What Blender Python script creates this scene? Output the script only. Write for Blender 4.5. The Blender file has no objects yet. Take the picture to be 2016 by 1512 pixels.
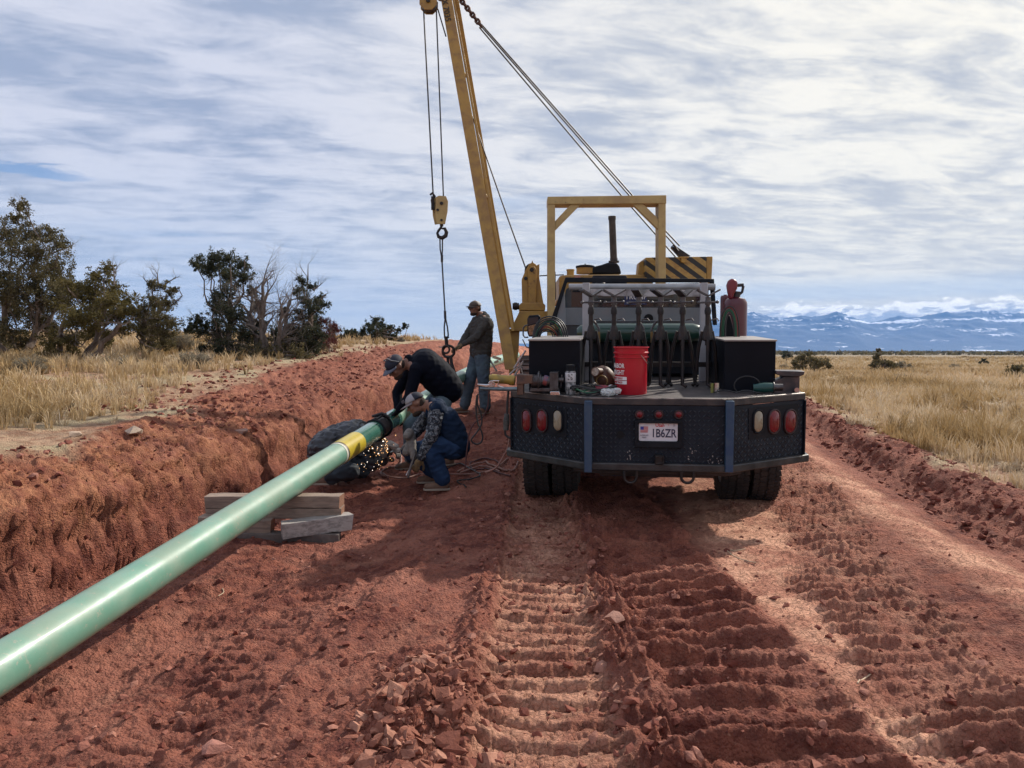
import bpy, math, random
import numpy as np
from mathutils import Matrix, Vector, noise as mnoise

random.seed(7); RNG = np.random.default_rng(11)
RAD = math.radians
sc = bpy.context.scene
COL = sc.collection

# ------------------------------------------------------------------ camera
F = 1515.0; CAMH = 1.40; PITCH = RAD(2.42)
cam_d = bpy.data.cameras.new("camera"); cam = bpy.data.objects.new("camera", cam_d); COL.objects.link(cam)
cam_d.sensor_width = 36.0; cam_d.lens = 36.0 * F / 2016.0
cam_d.clip_start = 0.05; cam_d.clip_end = 60000
cam.location = (0, 0, CAMH); cam.rotation_euler = (RAD(90) - PITCH, 0, 0)
sc.camera = cam
# ------------------------------------------------------------------ exposure
sc.view_settings.view_transform = 'Standard'; sc.view_settings.look = 'None'
sc.view_settings.exposure = 0.10; sc.view_settings.gamma = 1.0
sc.view_settings.use_curve_mapping = False
sc.cycles.max_bounces = 6; sc.cycles.volume_bounces = 1; sc.cycles.transparent_max_bounces = 8
# ------------------------------------------------------------------ sun
SUN_AZ = RAD(46); SUN_EL = RAD(37)          # azimuth from +Y towards +X
sun_d = bpy.data.lights.new("sun", 'SUN'); sun = bpy.data.objects.new("sun", sun_d); COL.objects.link(sun)
sun_d.energy = 5.0; sun_d.angle = RAD(1.2); sun_d.color = (1.0, 0.93, 0.82)
SUNDIR = Vector((math.sin(SUN_AZ) * math.cos(SUN_EL), math.cos(SUN_AZ) * math.cos(SUN_EL), math.sin(SUN_EL)))
sun.rotation_euler = SUNDIR.to_track_quat('Z', 'Y').to_euler()

# ------------------------------------------------------------------ node helper
class NT:
    def __init__(s, tree):
        s.t = tree; s.n = tree.nodes; s.l = tree.links
    def add(s, typ, **kw):
        n = s.n.new(typ)
        for k, v in kw.items(): setattr(n, k, v)
        return n
    def put(s, sock, v):
        if v is None: return
        if isinstance(v, bpy.types.NodeSocket): s.l.new(v, sock)
        else:
            if isinstance(v, (tuple, list)) and len(v) == 3 and sock.type == 'RGBA': v = (*v, 1)
            sock.default_value = v
    def math(s, op, a, b=None, c=None, clamp=False):
        n = s.add('ShaderNodeMath', operation=op); n.use_clamp = clamp
        s.put(n.inputs[0], a); s.put(n.inputs[1], b); s.put(n.inputs[2], c)
        return n.outputs[0]
    def vmath(s, op, a, b=None, scale=None):
        n = s.add('ShaderNodeVectorMath', operation=op)
        s.put(n.inputs[0], a); s.put(n.inputs[1], b)
        if scale is not None: s.put(n.inputs['Scale'], scale)
        return n.outputs['Value'] if op in ('DOT_PRODUCT', 'LENGTH') else n.outputs[0]
    def mix(s, f, a, b):
        n = s.add('ShaderNodeMix', data_type='RGBA')
        s.put(n.inputs[0], f); s.put(n.inputs[6], a); s.put(n.inputs[7], b)
        return n.outputs[2]
    def noise(s, vec, scale, detail=4, rough=0.55, dist=0.0, dim='3D'):
        n = s.add('ShaderNodeTexNoise', noise_dimensions=dim)
        if vec is not None: s.l.new(vec, n.inputs['Vector'])
        n.inputs['Scale'].default_value = scale; n.inputs['Detail'].default_value = detail
        n.inputs['Roughness'].default_value = rough; n.inputs['Distortion'].default_value = dist
        return n.outputs[0]
    def ramp(s, f, stops, interp='LINEAR'):
        n = s.add('ShaderNodeValToRGB'); cr = n.color_ramp; cr.interpolation = interp
        while len(cr.elements) < len(stops): cr.elements.new(0.5)
        for e, (p, c) in zip(cr.elements, stops):
            e.position = p; e.color = (c, c, c, 1) if isinstance(c, (int, float)) else (*c, 1)
        s.put(n.inputs[0], f)
        return n.outputs[0]
    def mrange(s, v, a, b, c=0.0, d=1.0, smooth=True):
        n = s.add('ShaderNodeMapRange'); n.interpolation_type = 'SMOOTHSTEP' if smooth else 'LINEAR'
        s.put(n.inputs[0], v)
        for i, x in enumerate((a, b, c, d)): n.inputs[1 + i].default_value = x
        return n.outputs[0]
    def comb(s, x, y, z):
        n = s.add('ShaderNodeCombineXYZ'); s.put(n.inputs[0], x); s.put(n.inputs[1], y); s.put(n.inputs[2], z)
        return n.outputs[0]

# ------------------------------------------------------------------ world: Nishita sky under a streaky cloud layer
w = bpy.data.worlds.new("World"); sc.world = w; w.use_nodes = True
T = NT(w.node_tree); T.n.clear()
out = T.add('ShaderNodeOutputWorld'); bg = T.add('ShaderNodeBackground'); T.l.new(bg.outputs[0], out.inputs[0])
sky = T.add('ShaderNodeTexSky', sky_type='NISHITA'); sky.sun_disc = False
sky.sun_elevation = SUN_EL; sky.sun_rotation = SUN_AZ; sky.air_density = 1.2; sky.dust_density = 1.0; sky.ozone_density = 2.0
tc = T.add('ShaderNodeTexCoord'); dirv = tc.outputs['Generated']
sp = T.add('ShaderNodeSeparateXYZ'); T.l.new(dirv, sp.inputs[0])
dx, dy, dz = sp.outputs
el = T.math('ARCSINE', dz); az = T.math('ARCTAN2', dx, dy)
den = T.math('MAXIMUM', T.math('ADD', dz, 0.10), 0.03)
qx = T.math('DIVIDE', dx, den); qy = T.math('DIVIDE', dy, den)
# rotate a little so the streaks climb to the right
rx = T.math('ADD', T.math('MULTIPLY', qx, 0.97), T.math('MULTIPLY', qy, 0.24))
ry = T.math('SUBTRACT', T.math('MULTIPLY', qy, 0.97), T.math('MULTIPLY', qx, 0.24))
vA = T.comb(T.math('MULTIPLY', rx, 0.60), ry, 0.0)
vB = T.comb(T.math('MULTIPLY', rx, 0.62), T.math('MULTIPLY', ry, 1.15), 3.7)
nA = T.noise(vA, 3.1, 6, 0.58, 0.6); nB = T.noise(vB, 8.5, 7, 0.60, 0.4); nC = T.noise(vA, 0.5, 2, 0.5)
cl = T.math('ADD', T.math('ADD', T.math('MULTIPLY', nA, 0.56), T.math('MULTIPLY', nB, 0.30)), T.math('MULTIPLY', nC, 0.24))
clr = T.mrange(cl, 0.43, 0.635)
# glow towards the veiled sun
GD = (math.sin(RAD(52)) * math.cos(RAD(14)), math.cos(RAD(52)) * math.cos(RAD(14)), math.sin(RAD(14)))
sd = T.vmath('DOT_PRODUCT', dirv, GD)
glow = T.mrange(sd, 0.30, 0.97); glow2 = T.mrange(sd, 0.93, 1.0, 0.0, 0.5)
shade_c = T.mix(glow, (0.355, 0.415, 0.56), (0.52, 0.55, 0.61))
light_c = T.mix(glow, (0.67, 0.69, 0.79), (1.0, 0.96, 0.86))
cc = T.mix(clr, shade_c, light_c)
cc = T.mix(glow2, cc, (1.5, 1.42, 1.25))
# paler towards the horizon
hz = T.mrange(el, 0.02, 0.26, 1.0, 0.0)
hcol = T.mix(glow, (0.62, 0.69, 0.78), (1.0, 0.93, 0.76))
cc = T.mix(T.math('MULTIPLY', hz, 0.50), cc, hcol)
hz2 = T.mrange(el, 0.0, 0.085, 1.0, 0.0)
cc = T.mix(T.math('MULTIPLY', hz2, 0.75), cc, (0.98, 0.91, 0.70))
# breaks with clear blue (long thin gaps)
gapv = T.comb(T.math('MULTIPLY', az, 1.4), T.math('MULTIPLY', el, 14.0), 5.3)
gn = T.noise(gapv, 1.3, 4, 0.5, 0.3)
gap = T.math('MULTIPLY', T.mrange(gn, 0.60, 0.74), T.mrange(el, 0.005, 0.05))
gap = T.math('MULTIPLY', gap, T.mrange(el, 0.16, 0.30, 1.0, 0.0))
gap = T.math('MULTIPLY', gap, 0.45)
# a named break low over the left-hand trees
def bump2(a0, e0, sa, se):
    da = T.math('DIVIDE', T.math('SUBTRACT', az, a0), sa); de = T.math('DIVIDE', T.math('SUBTRACT', T.math('ADD', el, T.math('MULTIPLY', T.math('SUBTRACT', nB, 0.5), 0.035)), e0), se)
    r = T.math('ADD', T.math('MULTIPLY', da, da), T.math('MULTIPLY', de, de))
    return T.mrange(r, 0.15, 1.2, 1.0, 0.0)
gap = T.math('MAXIMUM', gap, T.math('MULTIPLY', bump2(-0.585, 0.195, 0.10, 0.009), 0.75))
blue = T.vmath('SCALE', sky.outputs[0], None, 0.10)
blue = T.mix(0.6, blue, (0.14, 0.30, 0.66))
cc = T.mix(gap, cc, blue)
# bank of small cumulus sitting over the far range (right-hand side)
inb = T.math('MULTIPLY', T.mrange(az, 0.20, 0.30), T.mrange(az, 1.15, 1.4, 1.0, 0.0))
pale = T.math('MULTIPLY', T.math('MULTIPLY', T.mrange(el, 0.055, 0.068), T.mrange(el, 0.072, 0.095, 1.0, 0.0)), inb)
cc = T.mix(T.math('MULTIPLY', pale, 0.45), cc, (0.55, 0.68, 0.84))
cv = T.comb(T.math('MULTIPLY', az, 22.0), T.math('MULTIPLY', el, 60.0), 1.0)
cn = T.noise(cv, 2.4, 8, 0.62, 0.3)
tn = T.noise(T.comb(T.math('MULTIPLY', az, 7.0), 0.0, 9.0), 1.0, 2, 0.5)
top = T.math('ADD', T.math('ADD', 0.026, T.math('MULTIPLY', tn, 0.052)), T.math('MULTIPLY', T.math('SUBTRACT', az, 0.30), 0.035))
edge = T.math('ADD', T.math('DIVIDE', T.math('SUBTRACT', top, el), 0.012), T.math('MULTIPLY', T.math('SUBTRACT', cn, 0.5), 3.4))
cmask = T.math('MULTIPLY', T.mrange(edge, 0.0, 0.5), inb)
lit = T.mrange(T.math('ADD', cn, T.math('MULTIPLY', T.math('SUBTRACT', el, 0.045), 7.0)), 0.40, 0.58)
ccol = T.mix(lit, (0.55, 0.57, 0.62), (1.40, 1.32, 1.15))
cc = T.mix(cmask, cc, ccol)
# under the horizon: ground bounce colour
cc = T.mix(T.mrange(el, -0.06, -0.01, 1.0, 0.0), cc, (0.22, 0.16, 0.12))
T.put(bg.inputs[0], cc); bg.inputs[1].default_value = 1.0

# ------------------------------------------------------------------ rays from the photograph's geometry
def ray(px, py):
    u = (px - 1008) / F; v = (756 - py) / F; c, s_ = math.cos(PITCH), math.sin(PITCH)
    return Vector((u, c + v * s_, -s_ + v * c))
def P(px, py, D):
    r = ray(px, py); t = D / r.y
    return Vector((r.x * t, D, CAMH + r.z * t))

# ------------------------------------------------------------------ numpy noise
def _grad(ix, iy, seed):
    h = (ix.astype(np.int64) * 374761393 + iy.astype(np.int64) * 668265263 + seed * 974634777) & 0xffffffff
    h = ((h ^ (h >> 13)) * 1274126177) & 0xffffffff
    h = h ^ (h >> 16)
    return (h & 0xffff).astype(np.float64) * (2 * np.pi / 65536.0)
def pn(x, y, seed=0):
    x = np.asarray(x, float); y = np.asarray(y, float)
    x0 = np.floor(x); y0 = np.floor(y); fx = x - x0; fy = y - y0
    u = fx * fx * fx * (fx * (fx * 6 - 15) + 10); v = fy * fy * fy * (fy * (fy * 6 - 15) + 10)
    def g(a, b):
        t = _grad(x0 + a, y0 + b, seed)
        return np.cos(t) * (fx - a) + np.sin(t) * (fy - b)
    n0 = g(0, 0) * (1 - u) + g(1, 0) * u; n1 = g(0, 1) * (1 - u) + g(1, 1) * u
    return (n0 * (1 - v) + n1 * v) * 1.5
def fbm(x, y, o=4, seed=0, gain=0.5):
    a = 1.0; r = 0
    for i in range(o):
        r = r + a * pn(x * 2 ** i + i * 7.3, y * 2 ** i - i * 3.1, seed + i); a *= gain
    return r
def ridged(x, y, o=3, seed=0):
    a = 1.0; r = 0
    for i in range(o):
        r = r + a * (1 - 2 * np.abs(pn(x * 2 ** i, y * 2 ** i, seed + i))); a *= 0.5
    return r
def cells(x, y, seed=0):
    """distance to nearest and second nearest jittered cell centre + cell random"""
    x0 = np.floor(x); y0 = np.floor(y)
    d1 = np.full(x.shape, 9.0); d2 = np.full(x.shape, 9.0); rid = np.zeros(x.shape)
    for a in (-1, 0, 1):
        for b in (-1, 0, 1):
            t = _grad(x0 + a, y0 + b, seed) / (2 * np.pi); t2 = _grad(x0 + a, y0 + b, seed + 5) / (2 * np.pi)
            d = np.hypot(x0 + a + 0.15 + 0.7 * t - x, y0 + b + 0.15 + 0.7 * t2 - y)
            n = d < d1
            d2 = np.where(n, d1, np.minimum(d2, d)); rid = np.where(n, t2 * 0.5 + t * 0.5, rid); d1 = np.where(n, d, d1)
    return d1, d2, rid
def sstep(a, b, x):
    t = np.clip((x - a) / (b - a), 0, 1); return t * t * (3 - 2 * t)

# ------------------------------------------------------------------ the lie of the land
CT, ST = math.cos(RAD(7.6)), math.sin(RAD(7.6))
def road_frame(X, Y): return CT * X - ST * Y, ST * X + CT * Y
RS = np.array([-80, 7.0, 9, 13.2, 20, 27, 40, 60, 120, 4e4]); RZ = np.array([0, 0, .10, .46, .95, 1.30, 1.40, 1.2, 0, 0.])
ES = np.array([0, 7, 11, 16, 25, 60]); EU = np.array([-5.35, -5.35, -5.9, -6.5, -6.7, -6.8])
PU = np.array([-60, -16, -5.35, -5.05, -4.72, -4.55, -4.34, -4.20, -3.62, -3.54, -3.44, -3.20, -2.35, -1.75, -1.1, 1.7, 2.25, 2.75, 2.95, 3.12, 3.35, 3.9, 60])
PZ = np.array([1.4, .85, .50, .38, .24, .08, -.60, -1.10, -1.18, -.80, -.16, -.10, -.17, -.07, 0, 0, .07, -.03, .02, .15, .17, .09, .05])
def track_center(Y, pts):
    return np.interp(Y, [p[0] for p in pts], [p[1] for p in pts])
def ground_parts(X, Y, fine=True):
    X = np.asarray(X, float); Y = np.asarray(Y, float)
    u, s = road_frame(X, Y)
    near = sstep(60, 25, np.hypot(X, Y))
    wob = .10 * pn(s * .9, u * .3, 3) + .05 * pn(s * 3.1, u * .9, 4)
    du = (wob + .012 * pn(s * 9, u * 1.5, 8)) * sstep(-2.2, -3.0, u) + (.12 * pn(s * 1.3, 7.7, 9)) * sstep(2.4, 3.0, u)
    uu = u + du * near
    ue = np.interp(s, ES, EU); uu = np.where(uu < -4.55, -4.55 + (uu + 4.55) * (.80 / (-ue - 4.55)), uu)
    base = np.interp(s, RS, RZ)
    base = base * sstep(7.0, 1.0, u) + sstep(5, 30, u) * .12 * fbm(X * .03, Y * .03, 3, 21)
    prof = np.interp(uu, PU, PZ)
    fade = sstep(75, 45, s) 
    z = base + prof * fade
    z = z + .10 * fbm(X * .12, Y * .12, 2, 40) * (sstep(-5.2, -7.5, u) + sstep(4, 7, u))
    far = sstep(60, 400, np.hypot(X, Y))
    z = z + far * 1.5 * fbm(X * .0035, Y * .0035, 3, 61) * sstep(0, 300, np.abs(Y)) * .6
    nat = np.clip(sstep(.15, -.15, u - ue + .35 * pn(s * .8, 2.2, 31) + .2 * pn(s * 3, u * 3, 32)) + sstep(3.3, 3.6, u + .3 * pn(s * .9, 1.1, 33) + .16 * pn(s * 4, u * 4, 34)), 0, 1)
    nat = np.maximum(nat, sstep(60, 80, s))
    smooth_ = np.zeros_like(z)
    if fine:
        # lumps everywhere
        slope = sstep(-.2, .25, u - ue) * sstep(-4.1, -4.45, u)             # dug face and its shoulder
        l1 = fbm(X * 2.6, Y * 2.6, 4, 51); l2 = ridged(X * 5.2, Y * 5.2, 3, 55)
        z = z + slope * (.060 * l1 + .030 * l2)
        face = sstep(-4.8, -4.5, u) * sstep(-4.1, -4.25, u)
        z = z + face * (.04 * pn(s * 7.5, u * 2.0, 57) + .02 * pn(s * 17, u * 4.0, 58))
        bench = sstep(-3.5, -3.25, u) * sstep(-0.9, -1.6, u)
        d1, d2, rid = cells(X * 9 + .5 * l1, Y * 9, 71)
        lump = np.clip(.42 - d1, 0, 1)
        z = z + bench * (.032 * l1 + .030 * lump * (rid > .55) + .01 * l2)
        z = z + slope * .045 * lump * (rid > .5)
        berm = sstep(2.65, 2.95, u) * sstep(3.75, 3.4, u)
        d1b, d2b, ridb = cells(X * 7 + 3, Y * 7 + .4 * l1, 73)
        z = z + berm * (.035 * l1 + .06 * np.clip(.45 - d1b, 0, 1) * (ridb > .3) + .012 * l2)
        # natural ground roughness
        z = z + nat * near * (.035 * fbm(X * 1.4, Y * 1.4, 3, 81) + .012 * fbm(X * 6, Y * 6, 2, 83))
        road = sstep(-1.9, -1.2, u) * sstep(2.9, 2.6, u) * near
        z = z + road * (.016 * fbm(X * 1.1, Y * .7, 3, 91) + .004 * fbm(X * 11, Y * 11, 3, 93))
        dirtm = (1 - nat) * near
        g1 = ridged(X * 13 + .4 * l1, Y * 13, 2, 161); z = z + dirtm * (.006 * g1 + .0045 * pn(X * 37, Y * 37, 165) + .010 * np.clip(pn(X * 7, Y * 7, 166), 0, 1) * (1 + g1))
        # ---- crawler-track prints -------------------------------------
        def band(z, pts, width, step, depth, amp, seed, blur=.05, lean=0.0, bow=0.0, plates=0.0, shp=0):
            c = track_center(Y, pts); lat = X - c + .03 * pn(Y * 2.2, seed * 1.7, seed)
            m = sstep(width / 2 + blur, width / 2 - blur, np.abs(lat)) * near
            ph = (Y + lean * lat + bow * lat * lat + .016 * pn(X * 1.8, Y * 2.2, seed + 1) + .005 * pn(X * 6, Y * 14, seed + 2)) / step
            f = ph - np.floor(ph)
            k = np.floor(ph)
            rnd = _grad(k, k * 0 + 3, seed) / (2 * np.pi)
            saw = np.interp(f, [0, .06, .15, .26, .90, 1.0], [-.1, -.6, .9, 1.0, .55, -.1]) if shp == 0 else np.interp(f, [0, .10, .22, .34, .56, .80, 1.0], [0, .05, .90, 1.0, .62, .18, 0])
            brk = .80 + .26 * rnd + .18 * pn(X * 2.5, Y * 9, seed + 4) + .06 * pn(X * 15, Y * 30, seed + 5)
            if shp == 1:
                brk = brk * np.clip(.95 + .75 * pn(X * 2.1, Y * 2.6, seed + 11) - .45 * sstep(.1, .5, pn(X * 1.3 + 4, Y * 1.1, seed + 12)), .30, 1.4); m = m * np.clip(1 - .9 * sstep(-.05, .08, np.abs(lat) - width / 2 + .10 + .16 * pn(k * 1.7, np.sign(lat) * 3, seed + 13)), 0, 1)
            zz = z - m * depth + m * amp * saw * brk + (m * .022 * np.clip(fbm(X * 11, Y * 11, 3, seed + 15), -.2, .45) if shp == 1 else 0)
            if plates > 0:
                e1, e2, er = cells(X * 13 + .4 * pn(X * 9, Y * 9, seed + 6), Y * 21, seed + 7)
                crack = sstep(.10, .02, e2 - e1)
                zz = zz - m * plates * crack + m * plates * 1.0 * (er - .5)
            return zz, m
        zb, mA = band(z, [(0, .05), (2.6, .13), (7, .28), (14, .6)], .56, .168, .055, .045, 101, .035, .05, -.35, .009)
        z = zb
        zb, mB = band(z, [(0, .92), (3.5, .93), (5.9, .90), (14, .8)], .94, .200, .030, .088, 111, .10, -.12, .10, .004, 1)
        z = zb
        zb, mD = band(z, [(0, 1.25), (2.63, 1.72), (4.6, 2.04), (5.9, 2.42), (6.9, 2.68), (14, 4.1)], .86, .165, .022, .056, 121, .10, -.05, .15, .006, 1)
        z = zb
        zb, mE = band(z, [(0, -1.75), (3, -1.35), (6, -1.0), (12, -.1)], .34, .12, .030, .014, 131, .06, .3, 0, .004)
        z = zb
        # crumbled shoulder between prints (clods torn up)
        d1c, d2c, ridc = cells(X * 15 + .3 * l1, Y * 15, 75)
        def crumble(cx, wd, amp, sd):
            lat = np.abs(X - cx + .06 * pn(Y * 3, 1.1, sd)); m = sstep(wd, wd * .35, lat) * near
            return m * (amp * .35 + amp * (.6 * l1 + 2.0 * np.clip(.40 - d1c, 0, 1) * (ridc > .3)))
        z = z + crumble(track_center(Y, [(0, -.16), (2.6, -.20), (7, -.05), (14, .3)]), .11, .045, 141)
        z = z + crumble(track_center(Y, [(0, .42), (2.6, .50), (7, .55), (14, .7)]), .14, .075, 142)
        z = z + crumble(track_center(Y, [(0, 1.5), (2.63, 1.95), (4.6, 2.2), (6.9, 2.55), (14, 3.9)]), .16, .035, 144) * sstep(9, 5, Y)
        # the heap of torn slabs at the near left of the print
        hp = np.exp(-(((X + .34) / .17) ** 2 + ((Y - 2.95) / .42) ** 2) * .9)
        z = z + hp * (.085 + .05 * l1 + .07 * (ridc - .5) + .05 * np.clip(.5 - d1c, 0, 1))
        # long soft furrows left of the print
        fur = sstep(-1.75, -1.3, u) * sstep(-.35, -.6, X) * near
        z = z + fur * (.045 * pn((u + .15 * pn(s, u, 151)) * 3.2, s * .35, 152) + .018 * l2 * .4 + .03 * np.clip(.36 - d1, 0, 1) * (rid > .6))
        smooth_ = np.clip(mA * .6 + mD * .3, 0, 1)
        # compacted strip
        sw = np.interp(Y, [0, 3.2, 4.5, 5.9, 8], [.05, .09, .20, .42, .45]); st = sstep(1.25, .75, np.abs(X - track_center(Y, [(0, 1.40), (3.2, 1.44), (4.5, 1.58), (5.9, 1.75), (9, 2.3)])) / sw) * near * sstep(9, 7, Y)
        smooth_ = np.maximum(smooth_, st); smooth_ = np.maximum(smooth_, sstep(.3, .1, np.abs(u - 2.3)) * near)
    return z, nat, smooth_
GRID = {}
def Gv(x, y):
    x = np.asarray(x, float); y = np.asarray(y, float); r = np.hypot(x, y); a = np.degrees(np.arctan2(x, y)); R_, A_, Z_ = GRID['r'], GRID['a'], GRID['z']
    i = np.clip(np.searchsorted(R_, r) - 1, 0, len(R_) - 2); j = np.clip(np.searchsorted(A_, a) - 1, 0, len(A_) - 2)
    fi = np.clip((r - R_[i]) / (R_[i + 1] - R_[i]), 0, 1); fj = np.clip((a - A_[j]) / (A_[j + 1] - A_[j]), 0, 1)
    return (Z_[i, j] * (1 - fi) + Z_[i + 1, j] * fi) * (1 - fj) + (Z_[i, j + 1] * (1 - fi) + Z_[i + 1, j + 1] * fi) * fj
def G(x, y): return float(Gv(np.array([x]), np.array([y]))[0])

# ------------------------------------------------------------------ mesh building
MATS = {}
def tag(o, label=None, cat=None, group=None, kind=None):
    if label: o['label'] = label
    if cat: o['category'] = cat
    if group: o['group'] = group
    if kind: o['kind'] = kind
    return o
WM = {}          # world matrices of things / parts (nothing is rotated except the truck)
def empty(name, loc, label, cat, group=None, mat=None):
    o = bpy.data.objects.new(name, None); COL.objects.link(o); o.empty_display_size = .2
    m = mat if mat is not None else Matrix.Translation(Vector(loc))
    o.matrix_world = m; WM[o.name] = m.copy()
    return tag(o, label, cat, group)
def np_mesh(name, V, faces_flat, starts, totals, mats, smooth=False):
    me = bpy.data.meshes.new(name)
    me.vertices.add(len(V)); me.vertices.foreach_set('co', np.asarray(V, np.float32).ravel())
    me.loops.add(len(faces_flat)); me.loops.foreach_set('vertex_index', np.asarray(faces_flat, np.int32))
    me.polygons.add(len(starts)); me.polygons.foreach_set('loop_start', np.asarray(starts, np.int32))
    me.polygons.foreach_set('loop_total', np.asarray(totals, np.int32))
    me.polygons.foreach_set('use_smooth', np.full(len(starts), bool(smooth)))
    me.update(calc_edges=True); me.validate()
    for m in mats: me.materials.append(m)
    return me

class MB:
    def __init__(s): s.v = []; s.f = []; s.m = []
    def add(s, vs, fs, m=0):
        b = len(s.v); s.v.extend([Vector(a) for a in vs])
        for f in fs: s.f.append([b + i for i in f]); s.m.append(m)
        return s
    def box(s, c, size, rot=None, m=0):
        hx, hy, hz = size[0] / 2, size[1] / 2, size[2] / 2
        vs = [Vector((x, y, z)) for x in (-hx, hx) for y in (-hy, hy) for z in (-hz, hz)]
        if rot is not None: vs = [rot @ a for a in vs]
        c = Vector(c); vs = [a + c for a in vs]
        return s.add(vs, [(0, 1, 3, 2), (4, 6, 7, 5), (0, 4, 5, 1), (2, 3, 7, 6), (0, 2, 6, 4), (1, 5, 7, 3)], m)
    def prism(s, poly, off, m=0):
        n = len(poly); off = Vector(off); a = [Vector(p) for p in poly]; b = [p + off for p in a]
        nrm = Vector((0, 0, 0))
        for i in range(n): nrm += a[i].cross(a[(i + 1) % n])
        flip = nrm.dot(off) > 0
        fs = [list(range(n))[::-1] if flip else list(range(n)), [n + i for i in range(n)] if flip else [n + i for i in range(n)][::-1]]
        for i in range(n):
            j = (i + 1) % n
            fs.append((i, j, n + j, n + i) if flip else (j, i, n + i, n + j))
        return s.add(a + b, fs, m)
    def tube(s, pts, r, n=8, m=0, cap=True, closed=False):
        pts = [Vector(p) for p in pts]; k = len(pts)
        rr = r if isinstance(r, (list, tuple)) else [r] * k
        vs = []; fs = []; ref = None
        for i, p in enumerate(pts):
            if closed: t = pts[(i + 1) % k] - pts[i - 1]
            else: t = pts[min(i + 1, k - 1)] - pts[max(i - 1, 0)]
            if t.length < 1e-9: t = Vector((0, 0, 1))
            t.normalize()
            if ref is None: ref = Vector((0, 0, 1)) if abs(t.z) < .9 else Vector((1, 0, 0))
            a = ref - t * ref.dot(t)
            if a.length < 1e-6: a = t.orthogonal()
            a.normalize(); b = t.cross(a); ref = a
            for j in range(n):
                q = 2 * math.pi * j / n
                vs.append(p + (a * math.cos(q) + b * math.sin(q)) * rr[i])
        for i in range(k if closed else k - 1):
            i2 = (i + 1) % k
            for j in range(n):
                fs.append((i * n + j, i * n + (j + 1) % n, i2 * n + (j + 1) % n, i2 * n + j))
        if cap and not closed:
            fs.append(list(range(n))[::-1]); fs.append([(k - 1) * n + j for j in range(n)])
        return s.add(vs, fs, m)
    def cyl(s, p0, p1, r0, r1=None, n=20, m=0): return s.tube([p0, p1], [r0, r0 if r1 is None else r1], n, m)
    def sph(s, c, r, n=12, m=0, rot=None):
        r = (r, r, r) if isinstance(r, (int, float)) else r
        vs = []; fs = []; k = max(4, n // 2 + 1); c = Vector(c)
        for i in range(k + 1):
            th = math.pi * i / k
            for j in range(n):
                q = 2 * math.pi * j / n
                a = Vector((r[0] * math.sin(th) * math.cos(q), r[1] * math.sin(th) * math.sin(q), r[2] * math.cos(th)))
                vs.append(c + (rot @ a if rot is not None else a))
        for i in range(k):
            for j in range(n):
                fs.append((i * n + j, (i + 1) * n + j, (i + 1) * n + (j + 1) % n, i * n + (j + 1) % n))
        return s.add(vs, fs, m)
    def caps(s, p0, p1, r0, r1=None, n=12, m=0):
        r1 = r0 if r1 is None else r1
        s.tube([p0, p1], [r0, r1], n, m); s.sph(p0, r0, n, m); s.sph(p1, r1, n, m); return s
    def lathe(s, prof, c, axis=(0, 0, 1), n=28, m=0, mfun=None):
        ax = Vector(axis).normalized(); a = ax.orthogonal().normalized(); b = ax.cross(a); c = Vector(c)
        vs = []; k = len(prof)
        for (r, h) in prof:
            for j in range(n):
                q = 2 * math.pi * j / n
                vs.append(c + ax * h + (a * math.cos(q) + b * math.sin(q)) * max(r, 1e-4))
        bs = len(s.v); s.v.extend(vs)
        for i in range(k - 1):
            for j in range(n):
                s.f.append([bs + i * n + j, bs + i * n + (j + 1) % n, bs + (i + 1) * n + (j + 1) % n, bs + (i + 1) * n + j]); s.m.append(mfun(i) if mfun else m)
        return s
    def torus(s, c, R, r, axis=(0, 0, 1), n=24, k=8, m=0, a0=0, a1=360, sc_=(1, 1)):
        ax = Vector(axis).normalized(); a = ax.orthogonal().normalized(); b = ax.cross(a); c = Vector(c)
        full = a1 - a0 >= 360
        pts = [c + a * math.cos(RAD(a0 + (a1 - a0) * i / n)) * R * sc_[0] + b * math.sin(RAD(a0 + (a1 - a0) * i / n)) * R * sc_[1] for i in range(n if full else n + 1)]
        return s.tube(pts, r, k, m, closed=full)
    def build(s, name, mats, parent=None, local=False, smooth=True, bevel=0, ang=35, segs=2):
        if not isinstance(mats, (list, tuple)): mats = [mats]
        me = bpy.data.meshes.new(name)
        vs = s.v; M = None
        if parent is not None and not local: Mi = WM[parent.name].inverted(); vs = [Mi @ a for a in vs]
        me.from_pydata([tuple(a) for a in vs], [], s.f)
        for i, p in enumerate(me.polygons): p.material_index = s.m[i]
        for m in mats: me.materials.append(m)
        import bmesh
        bm = bmesh.new(); bm.from_mesh(me); bmesh.ops.recalc_face_normals(bm, faces=bm.faces); bm.to_mesh(me); bm.free()
        if smooth:
            me.polygons.foreach_set('use_smooth', [True] * len(me.polygons)); me.set_sharp_from_angle(angle=RAD(ang))
        me.update()
        o = bpy.data.objects.new(name, me); COL.objects.link(o)
        if parent is not None: o.parent = parent; WM[o.name] = WM[parent.name].copy()
        else: WM[o.name] = Matrix.Identity(4)
        if bevel:
            b = o.modifiers.new('bevel', 'BEVEL'); b.width = bevel; b.segments = segs; b.limit_method = 'ANGLE'; b.angle_limit = RAD(40)
            b.harden_normals = False
        return o
    def one(s, name, mats, label, cat, group=None, kind=None, base=None, **kw):
        """a thing that is one mesh, origin at its base"""
        c = Vector(base) if base is not None else Vector((sum(a.x for a in s.v) / len(s.v), sum(a.y for a in s.v) / len(s.v), min(a.z for a in s.v)))
        s.v = [a - c for a in s.v]
        o = s.build(name, mats, **kw); o.location = c; WM[o.name] = Matrix.Translation(c)
        return tag(o, label, cat, group, kind)

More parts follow.
